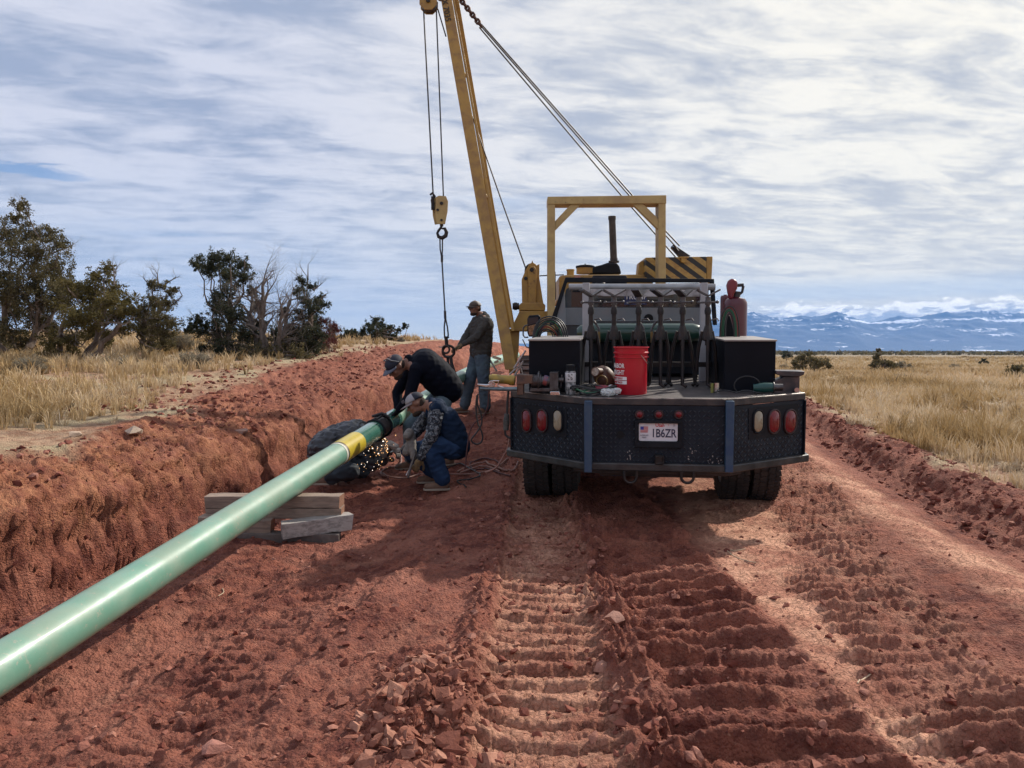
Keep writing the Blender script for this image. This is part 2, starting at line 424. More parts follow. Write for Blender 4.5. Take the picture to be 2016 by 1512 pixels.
def bake(mb, voxel=.012, it=3, wr=0.0, wsc=9.0, seed=0.0, stretch=None):
    """fuse overlapping primitives into one continuous skin; returns verts, faces"""
    me = bpy.data.meshes.new('tmp'); me.from_pydata([tuple(a) for a in mb.v], [], mb.f)
    import bmesh
    bm = bmesh.new(); bm.from_mesh(me); bmesh.ops.recalc_face_normals(bm, faces=bm.faces); bm.to_mesh(me); bm.free()
    o = bpy.data.objects.new('tmp', me); COL.objects.link(o)
    r = o.modifiers.new('r', 'REMESH'); r.mode = 'VOXEL'; r.voxel_size = voxel
    q = o.modifiers.new('s', 'SMOOTH'); q.factor = .6; q.iterations = it
    dg = bpy.context.evaluated_depsgraph_get(); ev = o.evaluated_get(dg); m2 = ev.to_mesh()
    vs = [v.co.copy() for v in m2.vertices]; ns = [v.normal.copy() for v in m2.vertices]; fs = [list(p.vertices) for p in m2.polygons]
    ev.to_mesh_clear(); bpy.data.objects.remove(o); bpy.data.meshes.remove(me)
    if wr:
        for i, v in enumerate(vs):
            q = Vector((v.x * wsc, v.y * wsc, v.z * wsc * 1.5 + seed))
            d = mnoise.noise(q + 1.2 * Vector((mnoise.noise(q * .7), mnoise.noise(q * .7 + Vector((5, 5, 5))), 0)))
            d = (1 - abs(d) * 2.2) * .6 + .4 * mnoise.noise(q * 2.3)
            vs[i] = v + ns[i] * wr * d
    out_ = MB(); out_.v = vs; out_.f = fs; out_.m = [0] * len(fs)
    return out_

def text_mb(txt, size, extrude=.001, xs=1.0, bold=0.0, spacing=1.0):
    cu = bpy.data.curves.new('t', 'FONT'); cu.body = txt; cu.size = size; cu.extrude = extrude; cu.offset = bold; cu.space_character = spacing
    cu.align_x = 'CENTER'; cu.align_y = 'CENTER'; cu.resolution_u = 3
    o = bpy.data.objects.new('t', cu); COL.objects.link(o)
    dg = bpy.context.evaluated_depsgraph_get(); ev = o.evaluated_get(dg); m2 = ev.to_mesh()
    mb = MB(); mb.v = [Vector((v.co.x * xs, v.co.y, v.co.z)) for v in m2.vertices]; mb.f = [list(p.vertices) for p in m2.polygons]; mb.m = [0] * len(mb.f)
    ev.to_mesh_clear(); bpy.data.objects.remove(o); bpy.data.curves.remove(cu)
    return mb
def place(mb, origin, xa, ya):
    xa = Vector(xa).normalized(); ya = Vector(ya).normalized(); za = xa.cross(ya); o = Vector(origin)
    mb.v = [o + xa * v.x + ya * v.y + za * v.z for v in mb.v]; return mb
def merge(a, b, m=None):
    k = len(a.v); a.v += b.v; a.f += [[i + k for i in f] for f in b.f]; a.m += (b.m if m is None else [m] * len(b.m)); return a

# ------------------------------------------------------------------ materials
def mat(name, col, rough=.6, metal=0.0, col2=None, nscale=8, namt=.5, bump=0.0, bscale=60, spec=.5, dust=0.0, dustcol=(.30, .15, .10), coat=0.0, chips=0.0, chipcol=(.10, .05, .028), emit=None, estr=1.0, lo=.38, hi=.66, stretch=None, trans=0.0):
    if name in MATS: return MATS[name]
    m = bpy.data.materials.new(name); m.use_nodes = True; t = NT(m.node_tree); b = t.n['Principled BSDF']
    tcx = t.add('ShaderNodeTexCoord'); v = tcx.outputs['Object']
    if stretch is not None: v = t.vmath('MULTIPLY', v, tuple(stretch))
    c = (*col, 1)
    if col2 is not None:
        n = t.noise(v, nscale, 6, .6, .3); f = t.math('MULTIPLY', t.mrange(n, lo, hi), namt)
        cs = t.mix(f, tuple(col), tuple(col2))
    else: cs = None
    if chips:
        nc = t.noise(v, 26, 6, .72, .2); nd = t.noise(v, 2.3, 3, .5)
        fch = t.math('MULTIPLY', t.mrange(t.math('ADD', nc, t.math('MULTIPLY', nd, .22)), .72, .76), chips); cs = t.mix(fch, cs if cs is not None else tuple(col), tuple(chipcol))
    if dust:
        n2 = t.noise(v, 3.1, 7, .65, .4); g = t.add('ShaderNodeNewGeometry')
        up = t.add('ShaderNodeSeparateXYZ'); t.l.new(g.outputs['Normal'], up.inputs[0])
        f = t.math('MULTIPLY', t.mrange(t.math('ADD', n2, t.math('MULTIPLY', up.outputs[2], .18)), .42, .80), dust)
        cs = t.mix(f, cs if cs is not None else tuple(col), tuple(dustcol))
        r = t.math('MINIMUM', t.math('ADD', t.math('MULTIPLY', f, .5), rough), 1.0); t.l.new(r, b.inputs['Roughness'])
    else: b.inputs['Roughness'].default_value = rough
    if cs is not None: t.l.new(cs, b.inputs['Base Color'])
    else: b.inputs['Base Color'].default_value = c
    b.inputs['Metallic'].default_value = metal
    b.inputs['Specular IOR Level'].default_value = spec
    if coat: b.inputs['Coat Weight'].default_value = coat; b.inputs['Coat Roughness'].default_value = .15
    if trans: b.inputs['Transmission Weight'].default_value = trans
    if emit: b.inputs['Emission Color'].default_value = (*emit, 1); b.inputs['Emission Strength'].default_value = estr
    if bump:
        bn = t.noise(v, bscale, 5, .6); bp = t.add('ShaderNodeBump'); bp.inputs['Strength'].default_value = bump; bp.inputs['Distance'].default_value = .01
        t.l.new(bn, bp.inputs['Height']); t.l.new(bp.outputs[0], b.inputs['Normal'])
    MATS[name] = m; return m
yel = mat('yellow_paint', (.40, .235, .045), .5, 0, (.25, .13, .04), 5, .55, .15, 30, chips=.85, dust=.35, dustcol=(.24, .14, .08))
yel_pale = mat('faded_yellow_paint', (.46, .33, .13), .55, 0, (.30, .19, .08), 4, .6, .1, chips=.7, dust=.3)
blk = mat('black_paint', (.006, .008, .012), .6, 0, (.018, .021, .028), 5, .6, .1, 40, dust=.03, spec=.18)
blkbox = mat('tool_box_black', (.005, .006, .010), .45, 0, (.007, .009, .015), 4, .6, .06, 30, spec=.12)
boxlid = mat('sunlit_lid', (.30, .27, .25), .45, .0, (.20, .17, .16), 6, .7)  # sunlight on the box tops painted into the lid's pale colour
plate_blk = mat('tread_plate_black', (.005, .009, .017), .5, 0, (.013, .020, .031), 3, .8, .05, 80, dust=.08, dustcol=(.05, .042, .045), spec=.22)
bluestrip = mat('blue_reflector_strip', (.014, .05, .115), .4, 0, (.035, .075, .12), 12, .8)
steel = mat('worn_steel', (.11, .105, .11), .45, .7, (.055, .042, .04), 14, .8, .2, 60)
darksteel = mat('dark_steel', (.026, .025, .027), .5, .6, (.06, .04, .032), 10, .6, .25, 60)
white_metal = mat('white_painted_steel', (.36, .37, .40), .45, 0, (.28, .27, .28), 6, .6, .1, dust=.15)
grey_metal = mat('grey_metal', (.27, .29, .32), .4, .1, (.19, .20, .22), 5, .6)
slate = mat('slate_paint', (.025, .036, .046), .25, 0, (.08, .10, .12), 3, .5, coat=.3)
whitecab = mat('white_cab_paint', (.15, .18, .205), .3, 0, (.22, .23, .24), 4, .5, coat=.3, dust=.2)
deckm = mat('deck_steel', (.035, .034, .038), .55, .35, (.09, .075, .07), 7, .8, .2, 40, dust=.30, dustcol=(.12, .09, .08))
rubber = mat('tyre_rubber', (.020, .020, .021), .85, 0, (.05, .04, .036), 8, .7, .3, 50, dust=.7, dustcol=(.12, .080, .065))
hose_blk = mat('black_hose', (.015, .015, .017), .5)
hose_grn = mat('green_hose', (.012, .09, .045), .45)
hose_red = mat('red_hose', (.20, .02, .02), .45)
hose_dirty = mat('dusty_hose', (.24, .11, .085), .7, 0, (.32, .19, .15), 9, .8)
redp = mat('red_bucket_plastic', (.46, .006, .020), .38, 0, (.36, .005, .016), 3, .6, spec=.5)
whitep = mat('white_print', (.78, .76, .76), .5)
tankred = mat('red_cylinder_paint', (.085, .006, .016), .33, 0, (.08, .010, .018), 5, .7, coat=.2)
tankgrn = mat('green_cylinder_paint', (.010, .045, .030), .28, 0, (.02, .06, .045), 4, .7, coat=.4)
lens_red = mat('red_lens', (.15, .004, .011), .25, spec=.4, coat=.2)
lens_pale = mat('pale_lens', (.25, .21, .145), .3, coat=.2, col2=(.32, .28, .20), nscale=30)
chrome = mat('bright_metal', (.62, .62, .64), .22, 1.0)
glassm = mat('dark_glass', (.012, .016, .022), .06, 0, spec=.6, coat=.5)
mirrorm = mat('mirror_glass', (.55, .6, .6), .04, 1.0)
redrim = mat('lens_gasket', (.03, .012, .014), .5)
brown = mat('brown_leather', (.10, .04, .022), .55, 0, (.05, .02, .015), 20, .7)
plateW = mat('licence_plate_white', (.66, .66, .70), .35, 0, (.5, .5, .56), 14, .6)
inkB = mat('plate_ink_navy', (.015, .02, .06), .4); inkR = mat('plate_ink_red', (.50, .03, .04), .4)
stencil = mat('stencil_black', (.03, .022, .015), .6)
# ================================================================== SETTING
# ------------------------------------------------------------------ ground material
def ground_material():
    m = bpy.data.materials.new('red_earth'); m.use_nodes = True; t = NT(m.node_tree); b = t.n['Principled BSDF']
    g = t.add('ShaderNodeNewGeometry'); pos = g.outputs['Position']
    an = t.add('ShaderNodeAttribute', attribute_name='nat').outputs['Fac']; asm = t.add('ShaderNodeAttribute', attribute_name='smo').outputs['Fac']
    n1 = t.noise(pos, .9, 6, .6, .4); n2 = t.noise(pos, 7.0, 8, .65, .3); n3 = t.noise(pos, 60, 5, .7); n4 = t.noise(pos, 2.6, 4, .6, .8)
    loose = t.mix(t.mrange(n2, .36, .66), (.106, .030, .0255), (.258, .088, .063))
    loose = t.mix(t.math('MULTIPLY', t.mrange(n1, .42, .66), .6), loose, (.33, .135, .105))
    pack = t.mix(t.mrange(n4, .38, .64), (.39, .168, .126), (.61, .325, .245))
    pack = t.mix(t.math('MULTIPLY', t.mrange(n2, .5, .72), .35), pack, (.19, .07, .05))
    s_ = t.math('MULTIPLY', t.math('ADD', asm, t.math('MULTIPLY', t.math('SUBTRACT', n4, .5), .7)), 1.0, clamp=True)
    dirt = t.mix(s_, loose, pack)
    # orange-tan crust higher up the dug face, its sunlit tone painted in
    up = t.add('ShaderNodeAttribute', attribute_name='lit_crust').outputs['Fac']
    cr = t.mix(t.mrange(n2, .35, .66), (.20, .070, .044), (.37, .165, .10))
    dirt = t.mix(t.math('MULTIPLY', up, t.mrange(n4, .30, .60, .25, 1.0)), dirt, cr)
    grit = t.mrange(n3, .58, .72); dirt = t.mix(t.math('MULTIPLY', grit, .45), dirt, (.50, .29, .22)); n5 = t.noise(pos, 34, 6, .75); dirt = t.mix(t.math('MULTIPLY', t.mrange(n5, .50, .36), t.math('SUBTRACT', .48, t.math('MULTIPLY', asm, .32))), dirt, (.065, .018, .016))  # dark specks put crevice shade and moist clods into the soil colour
    dirt = t.vmath('MULTIPLY', dirt, (1.24, 1.24, 1.10))
    soil = t.mix(t.mrange(n2, .38, .62), (.31, .165, .10), (.47, .31, .205))
    soil = t.mix(t.mrange(n1, .44, .60), soil, (.44, .35, .22))
    soil = t.mix(t.math('MULTIPLY', t.mrange(n3, .5, .7), .5), soil, (.20, .13, .08))
    # far plain: straw bands with brown-grey scrub
    ln = t.vmath('LENGTH', pos); farf = t.mrange(ln, 40, 110)
    mp = t.vmath('MULTIPLY', pos, (.25, 1.0, 1.0))
    nf = t.noise(mp, .045, 7, .62, .5); nf2 = t.noise(pos, .55, 6, .7)
    plain = t.mix(t.mrange(nf2, .40, .62), (.44, .35, .215), (.27, .20, .12))
    scrub = t.mix(t.mrange(nf2, .42, .58), (.13, .105, .075), (.22, .165, .115))
    sf = t.math('ADD', t.mrange(nf, .46, .60), t.mrange(ln, 90, 320, -.25, .75)); sf = t.math('MULTIPLY', sf, 1.0, clamp=True)
    plain = t.mix(sf, plain, scrub)
    dots = t.noise(pos, .22, 3, .5); plain = t.mix(t.math('MULTIPLY', t.mrange(dots, .60, .66), t.mrange(ln, 150, 500)), plain, (.035, .038, .022))
    soil = t.mix(farf, soil, plain)
    c = t.mix(an, dirt, soil)
    t.l.new(c, b.inputs['Base Color']); b.inputs['Roughness'].default_value = .93; b.inputs['Specular IOR Level'].default_value = .2
    # crumbs and cracks too small for the mesh
    vo = t.add('ShaderNodeTexVoronoi', feature='DISTANCE_TO_EDGE'); t.l.new(t.vmath('ADD', pos, t.vmath('SCALE', t.comb(n2, n4, n3), None, .05)), vo.inputs['Vector']); vo.inputs['Scale'].default_value = 24
    cr_ = t.mrange(vo.outputs[0], 0, .09)
    vo2 = t.add('ShaderNodeTexVoronoi', feature='F1'); t.l.new(pos, vo2.inputs['Vector']); vo2.inputs['Scale'].default_value = 75; vo2.inputs['Randomness'].default_value = 1
    crumbs = t.math('SUBTRACT', .6, vo2.outputs[0])
    ns = t.noise(pos, 24, 8, .68, .2)
    h = t.math('ADD', t.math('MULTIPLY', ns, 1.3), t.math('MULTIPLY', crumbs, t.math('SUBTRACT', .42, t.math('MULTIPLY', asm, .30))))
    h = t.math('ADD', h, t.math('MULTIPLY', cr_, t.math('MULTIPLY', asm, .45)))
    h = t.math('ADD', h, t.math('MULTIPLY', n3, .35))
    bp = t.add('ShaderNodeBump'); bp.inputs['Distance'].default_value = .034
    t.put(bp.inputs['Strength'], t.mrange(ln, 6, 60, .95, .35)); t.l.new(h, bp.inputs['Height']); t.l.new(bp.outputs[0], b.inputs['Normal'])
    return m
EARTH = ground_material()

# ------------------------------------------------------------------ ground: one sheet to the horizon
def build_ground():
    ang = np.concatenate([np.linspace(-180, -62, 24)[:-1], np.linspace(-62, -42, 60)[:-1], np.linspace(-42, 42, 980), np.linspace(42, 62, 60)[1:], np.linspace(62, 180, 24)[1:-1]])
    r = [.25, .6, 1.0, 1.4, 1.8, 2.1]
    while r[-1] < 40000:
        q = r[-1]
        k = .0042 if q < 6.5 else .0052 if q < 12 else .008 if q < 25 else .014 if q < 60 else .03 if q < 300 else .12
        r.append(q * (1 + k))
    r = np.array(r); A = np.radians(ang)
    Rg, Ag = np.meshgrid(r, A, indexing='ij')
    X = Rg * np.sin(Ag); Y = Rg * np.cos(Ag)
    z, nat, smo = ground_parts(X, Y)
    u, s = road_frame(X, Y)
    lit_crust = sstep(-4.2, -4.6, u) * (1 - nat) * np.clip(sstep(14, 5, s) + .2, 0, 1) * sstep(-.45, .25, z)
    hz_ = sstep(-5.3, -4.9, u) * sstep(-4.10, -4.20, u) * sstep(30, 20, s) * sstep(-1.15, -.95, z)
    dsp = hz_ * (.075 * fbm(s * 1.8, z * 3.6, 4, 601) + .045 * (ridged(s * 4.5, z * 8, 4, 611) - .6) + .024 * pn(s * 18, z * 26, 621))
    dsp = np.where(np.hypot(X, Y) < 30, dsp, 0)
    X = X + CT * dsp; Y = Y - ST * dsp
    nr, na = X.shape; GRID.update(r=r, a=ang, z=z)
    V = np.stack([X.ravel(), Y.ravel(), z.ravel()], 1)
    V = np.vstack([V, [[0, 0, float(z[0].mean())]]])
    i = np.arange(nr - 1)[:, None]; j = np.arange(na)[None, :]; j2 = (j + 1) % na
    q = np.stack([i * na + j, i * na + j2, (i + 1) * na + j2, (i + 1) * na + j], -1).reshape(-1, 4)
    q = q[:, ::-1]
    c = nr * na
    tri = np.stack([np.full(na, c), (np.arange(na) + 1) % na, np.arange(na)], -1)
    flat = np.concatenate([q.ravel(), tri.ravel()]); starts = np.concatenate([np.arange(len(q)) * 4, len(q) * 4 + np.arange(na) * 3]); tot = np.concatenate([np.full(len(q), 4), np.full(na, 3)])
    me = np_mesh('ground', V, flat, starts, tot, [EARTH], True)
    for nm, a in (('nat', nat), ('smo', smo), ('lit_crust', lit_crust)):
        at = me.attributes.new(nm, 'FLOAT', 'POINT'); at.data.foreach_set('value', np.append(a.ravel(), 0).astype(np.float32))
    o = bpy.data.objects.new('ground', me); COL.objects.link(o); tag(o, kind='structure')
    return o
ground = build_ground()

# ------------------------------------------------------------------ clods and stones lying on the dirt (uncountable)
def rock_proto(seed, n=14, flat=.6):
    import bmesh
    rr = random.Random(seed); bm = bmesh.new()
    for k in range(n):
        d = Vector((rr.gauss(0, 1), rr.gauss(0, 1), rr.gauss(0, 1))).normalized() * rr.uniform(.75, 1.1)
        d.z *= flat; bm.verts.new(d)
    h = bmesh.ops.convex_hull(bm, input=bm.verts)
    for v in [v for v in bm.verts if not v.link_faces]: bm.verts.remove(v)
    bmesh.ops.triangulate(bm, faces=bm.faces); bmesh.ops.recalc_face_normals(bm, faces=bm.faces)
    bm.verts.index_update()
    V = np.array([v.co[:] for v in bm.verts]); Fc = np.array([[v.index for v in f.verts] for f in bm.faces]); bm.free(); return V, Fc
PROTO = [rock_proto(i, 13, .62) for i in range(10)]; SLAB = [rock_proto(50 + i, 12, .22) for i in range(8)]
def scatter_rocks(name, px, py, size, protos, mats, tilt=.5, sink=.25, kind='stuff', tint=None):
    z = Gv(px, py); allV = []; allF = []; off = 0; T_ = []
    for k in range(len(px)):
        V, Fc = protos[k % len(protos)]; s_ = size[k]
        a, b_, c_ = RNG.uniform(0, 6.28), RNG.normal(0, tilt), RNG.normal(0, tilt)
        ca, sa, cb, sb, cc_, sc_ = math.cos(a), math.sin(a), math.cos(b_), math.sin(b_), math.cos(c_), math.sin(c_)
        Mx = np.array([[ca, -sa, 0], [sa, ca, 0], [0, 0, 1]]) @ np.array([[1, 0, 0], [0, cb, -sb], [0, sb, cb]]) @ np.array([[cc_, 0, sc_], [0, 1, 0], [-sc_, 0, cc_]])
        W = (V * np.array([1, RNG.uniform(.6, 1), RNG.uniform(.7, 1.1)])) @ Mx.T * s_
        W = W + np.array([px[k], py[k], z[k] + s_ * (.35 - sink)])
        allV.append(W); allF.append(Fc + off); off += len(V); T_.append(np.full(len(V), RNG.uniform()))
    V = np.vstack(allV); Fc = np.vstack(allF)
    me = np_mesh(name, V, Fc.ravel(), np.arange(len(Fc)) * 3, np.full(len(Fc), 3), mats)
    at = me.attributes.new('tint', 'FLOAT', 'POINT'); at.data.foreach_set('value', np.concatenate(T_).astype(np.float32))
    o = bpy.data.objects.new(name, me); COL.objects.link(o); tag(o, kind=kind); return o
def rockmat(name, a, b, c):
    m = bpy.data.materials.new(name); m.use_nodes = True; t = NT(m.node_tree); bs = t.n['Principled BSDF']
    ti = t.add('ShaderNodeAttribute', attribute_name='tint').outputs['Fac']; g = t.add('ShaderNodeNewGeometry')
    n = t.noise(g.outputs['Position'], 30, 5, .65)
    c1 = t.ramp(ti, [(0, a), (.6, b), (1, c)]); c1 = t.mix(t.math('MULTIPLY', t.mrange(n, .4, .66), .45), c1, tuple(x * .55 for x in a))
    t.l.new(c1, bs.inputs['Base Color']); bs.inputs['Roughness'].default_value = .95; bs.inputs['Specular IOR Level'].default_value = .15
    bp = t.add('ShaderNodeBump'); bp.inputs['Strength'].default_value = .6; bp.inputs['Distance'].default_value = .01
    t.l.new(t.noise(g.outputs['Position'], 90, 5, .7), bp.inputs['Height']); t.l.new(bp.outputs[0], bs.inputs['Normal']); return m
CLOD = rockmat('clod', (.15, .046, .034), (.27, .097, .068), (.42, .20, .145))
SLABM = rockmat('pale_clod', (.22, .080, .055), (.36, .155, .105), (.46, .235, .165))
def from_us(u, s): return CT * u + ST * s, -ST * u + CT * s
def ncl(n, u0, u1, s0, s1, sm, sx, power=2.2):
    u = RNG.uniform(u0, u1, n); s = s0 + (s1 - s0) * RNG.uniform(0, 1, n) ** 1.5
    x, y = from_us(u, s); return x, y, sm + (sx - sm) * RNG.uniform(0, 1, n) ** power
L = [ncl(2200, -5.5, -4.45, 3.0, 20, .008, .055, 3.5), ncl(1500, -7.2, -4.6, 9, 22, .01, .07, 3), ncl(2600, -3.35, -1.0, 2.2, 13, .005, .036, 4), ncl(600, -4.2, -3.6, 3, 14, .02, .07, 2),
     ncl(2600, 2.7, 3.6, 3.5, 22, .008, .055, 3), ncl(900, -1.4, 2.4, 2.4, 12, .004, .016, 3)]
for pts, wd, n, sx in (([(0, -.16), (2.6, -.20), (7, -.05), (10, .1)], .13, 420, .030), ([(0, .42), (2.6, .50), (7, .55), (10, .6)], .15, 520, .034),
                       ([(0, 1.5), (2.63, 1.95), (4.6, 2.2), (6.9, 2.55), (10, 3.2)], .22, 320, .03), ([(0, 1.10), (3.5, 1.06), (5.9, .98), (10, .8)], .42, 620, .030)):
    y = 2.3 + 7 * RNG.uniform(0, 1, n) ** 1.6; x = track_center(y, pts) + RNG.normal(0, wd, n); L.append((x, y, .008 + sx * RNG.uniform(0, 1, n) ** 3))
scatter_rocks('dirt_clods', np.concatenate([a[0] for a in L]), np.concatenate([a[1] for a in L]), np.concatenate([a[2] for a in L]), PROTO, [CLOD])
n = 900; yy = RNG.uniform(2.35, 3.4, n); xx = -.34 + RNG.normal(0, .11, n) + (yy - 2.9) * .06
scatter_rocks('torn_clay_slabs', xx, yy, .007 + .044 * RNG.uniform(0, 1, n) ** 2.4, SLAB + PROTO[:8], [SLABM], tilt=.6, sink=.30)
n = 260; yy = RNG.uniform(2.6, 7.2, n); xx = track_center(yy, [(0, .12), (7, .3)]) + RNG.uniform(-.25, .35, n)
scatter_rocks('print_crumbs', xx, yy, .008 + .030 * RNG.uniform(0, 1, n) ** 2.5, SLAB, [SLABM], tilt=.35, sink=.18)
# single stones one can point at
def stone(x, y, s_, label, col, seed, grp=None, flat=.55):
    mb = MB(); V, Fc = rock_proto(seed, 24, flat); z = G(x, y)
    mb.add([Vector(v) * s_ + Vector((x, y, z + s_ * .2)) for v in V], Fc.tolist())
    mb.one('stone', [mat('stone_' + str(seed), col, .9, 0, tuple(c * .6 for c in col), 40, .6, .5, 90)], label, 'stone', grp, base=(x, y, z))
def gpt(px, py):
    """where the photo's ray meets the ground"""
    D = 2.2; last = D
    while D < 90:
        p = P(px, py, D)
        if p.z < G(p.x, p.y): break
        last = D; D *= 1.015
    a, b_ = last, D
    for _ in range(14):
        q = (a + b_) / 2; p = P(px, py, q)
        if p.z < G(p.x, p.y): b_ = q
        else: a = q
    return P(px, py, (a + b_) / 2)
for (px, py, s_, lb, col, sd) in ((475, 855, .11, 'pale flat stone on the dug bank above the skids', (.30, .17, .13), 201), (262, 852, .10, 'pale slab of rock lying at the grass edge on the left', (.50, .38, .28), 202),
                                  (148, 858, .07, 'small buff stone at the far left of the grass edge', (.45, .33, .24), 203), (1213, 1222, .06, 'pale cracked clod beside the left track print', (.42, .21, .15), 204),
                                  (1185, 1318, .05, 'rounded pinkish clod at the right side of the left track print', (.42, .20, .14), 205), (425, 1480, .06, 'pinkish clod at the bottom left of the dirt', (.36, .15, .11), 206)):
    p = gpt(px, py); stone(p.x, p.y, s_, lb, col, sd)

# ------------------------------------------------------------------ dry grass (uncountable)
def grassmat():
    m = bpy.data.materials.new('dry_grass'); m.use_nodes = True; t = NT(m.node_tree); bs = t.n['Principled BSDF']
    ti = t.add('ShaderNodeAttribute', attribute_name='tint').outputs['Fac']
    c = t.ramp(ti, [(0, (.17, .125, .075)), (.25, (.38, .255, .11)), (.5, (.50, .365, .20)), (.75, (.60, .47, .31)), (1, (.72, .61, .46))])
    t.l.new(c, bs.inputs['Base Color']); bs.inputs['Roughness'].default_value = .75; bs.inputs['Specular IOR Level'].default_value = .2
    tr = t.add('ShaderNodeBsdfTranslucent'); t.l.new(c, tr.inputs[0]); mx = t.add('ShaderNodeMixShader'); mx.inputs[0].default_value = .22
    o = [n for n in t.n if n.type == 'OUTPUT_MATERIAL'][0]; t.l.new(bs.outputs[0], mx.inputs[1]); t.l.new(tr.outputs[0], mx.inputs[2]); t.l.new(mx.outputs[0], o.inputs[0]); return m
GRASS = grassmat()
def blades(name, x, y, nb, h, spread, tint, rad=.05, droop=.5, label=None):
    n = len(x); D = np.hypot(x, y); nbs = np.full(n, nb) if np.isscalar(nb) else nb
    idx = np.repeat(np.arange(n), nbs); N = len(idx)
    a = RNG.uniform(0, 2 * np.pi, N); rr = rad * np.sqrt(RNG.uniform(0, 1, N)) * (h[idx] / .3)
    bx = x[idx] + rr * np.cos(a); by = y[idx] + rr * np.sin(a); bz = Gv(x, y)[idx] - .01
    hh = h[idx] * RNG.uniform(.45, 1.1, N); lean = spread[idx] * RNG.uniform(.2, 1.0, N); a2 = a + RNG.normal(0, .7, N)
    w_ = np.maximum(.0028, .00042 * D[idx]) * RNG.uniform(.7, 1.4, N)
    dxn, dyn = np.cos(a2), np.sin(a2); sa = RNG.uniform(0, 2 * np.pi, N); sx_, sy_ = np.cos(sa) * w_, np.sin(sa) * w_
    mx, my, mz = bx + dxn * lean * hh * .35, by + dyn * lean * hh * .35, bz + hh * .6
    tx, ty, tz = bx + dxn * lean * hh * (1.0 + droop * .3), by + dyn * lean * hh * (1.0 + droop * .3), bz + hh * (1.0 - droop * lean * .25)
    V = np.empty((N, 5, 3))
    V[:, 0] = np.stack([bx - sx_, by - sy_, bz], 1); V[:, 1] = np.stack([bx + sx_, by + sy_, bz], 1)
    V[:, 2] = np.stack([mx + sx_, my + sy_, mz], 1); V[:, 3] = np.stack([mx - sx_, my - sy_, mz], 1); V[:, 4] = np.stack([tx, ty, tz], 1)
    o5 = np.arange(N)[:, None] * 5
    fl = np.concatenate([(o5 + np.array([0, 1, 2, 3])), (o5 + np.array([3, 2, 4]))], 1).ravel()
    starts = (np.arange(N)[:, None] * 7 + np.array([0, 4])).ravel(); tot = np.tile([4, 3], N)
    me = np_mesh(name, V.reshape(-1, 3), fl, starts, tot, [GRASS])
    at = me.attributes.new('tint', 'FLOAT', 'POINT'); tv = np.clip(tint[idx] + RNG.normal(0, .10, N), 0, 1); at.data.foreach_set('value', np.repeat(tv, 5).astype(np.float32))
    o = bpy.data.objects.new(name, me); COL.objects.link(o); tag(o, label, kind='stuff'); return o
def natural_pts(n, pxa, pxb, d0, d1, power=1.0):
    px = RNG.uniform(pxa, pxb, n); D = d0 * (d1 / d0) ** (RNG.uniform(0, 1, n) ** power)
    x = (px - 1008) / F * D; y = D
    z, nat, _ = ground_parts(x, y, False)
    return x, y, nat
# left bank
x, y, nat = natural_pts(9500, -500, 900, 5.5, 42, .9); u, s_ = road_frame(x, y)
dens = sstep(-.30, .50, fbm(x * .45, y * .45, 3, 301) + .12 * (-(u) - 6.2)); k = (nat > .5) & (RNG.uniform(0, 1, len(x)) < dens * (.10 + .80 * sstep(-.1, -1.3, u - np.interp(s_, ES, EU)))) & (u < -4)
x, y = x[k], y[k]; u = u[k]; q = fbm(x * .5, y * .5, 2, 305)
blades('grass_left_bank', x, y, 17, (.12 + .12 * sstep(-.1, -1.8, u - np.interp(road_frame(x, y)[1], ES, EU))) * RNG.uniform(.6, 1.6, len(x)), RNG.uniform(.25, .9, len(x)), np.clip(.52 + .35 * q + RNG.normal(0, .08, len(x)), 0, 1), .06)
# right field, near
x, y, nat = natural_pts(16000, 1450, 2700, 4.2, 24, .85); u, s_ = road_frame(x, y)
q = fbm(x * .35, y * .35, 3, 311); dens = np.clip(.62 + 1.5 * fbm(x * .9, y * .9, 3, 312), .05, 1) * (.12 + .88 * sstep(3.35, 4.1, u + .3 * q))
k = (nat > .5) & (RNG.uniform(0, 1, len(x)) < dens) & (u > 0); x, y, q, u = x[k], y[k], q[k], u[k]
och = sstep(.0, .25, q) * sstep(5.5, 7.5, y)
hgt = RNG.uniform(.45, 1.5, len(x)) * (.21 + .09 * q) * (.55 + .45 * sstep(3.5, 4.3, u)) * (1 + .5 * (pn(x * 2.1, y * 2.1, 316) > .18))
blades('grass_right_field_near', x, y, 15, hgt, RNG.uniform(.2, .9, len(x)), np.clip(.74 - .40 * och + RNG.normal(0, .07, len(x)), 0, 1), .07)
# right field, far
x, y, nat = natural_pts(15000, 1400, 2400, 20, 170, .85); u, s_ = road_frame(x, y)
q = fbm(x * .12, y * .12, 3, 321) - .002 * (y - 40)
k = (nat > .5) & (u > 2) & (RNG.uniform(0, 1, len(x)) < np.clip(.8 + q, .1, 1)); x, y, q = x[k], y[k], q[k]
blades('grass_right_field_far', x, y, 11, RNG.uniform(.22, .5, len(x)), RNG.uniform(.3, 1.0, len(x)), np.clip(.62 - .35 * sstep(.05, .3, q) + RNG.normal(0, .09, len(x)), 0, 1), .20)
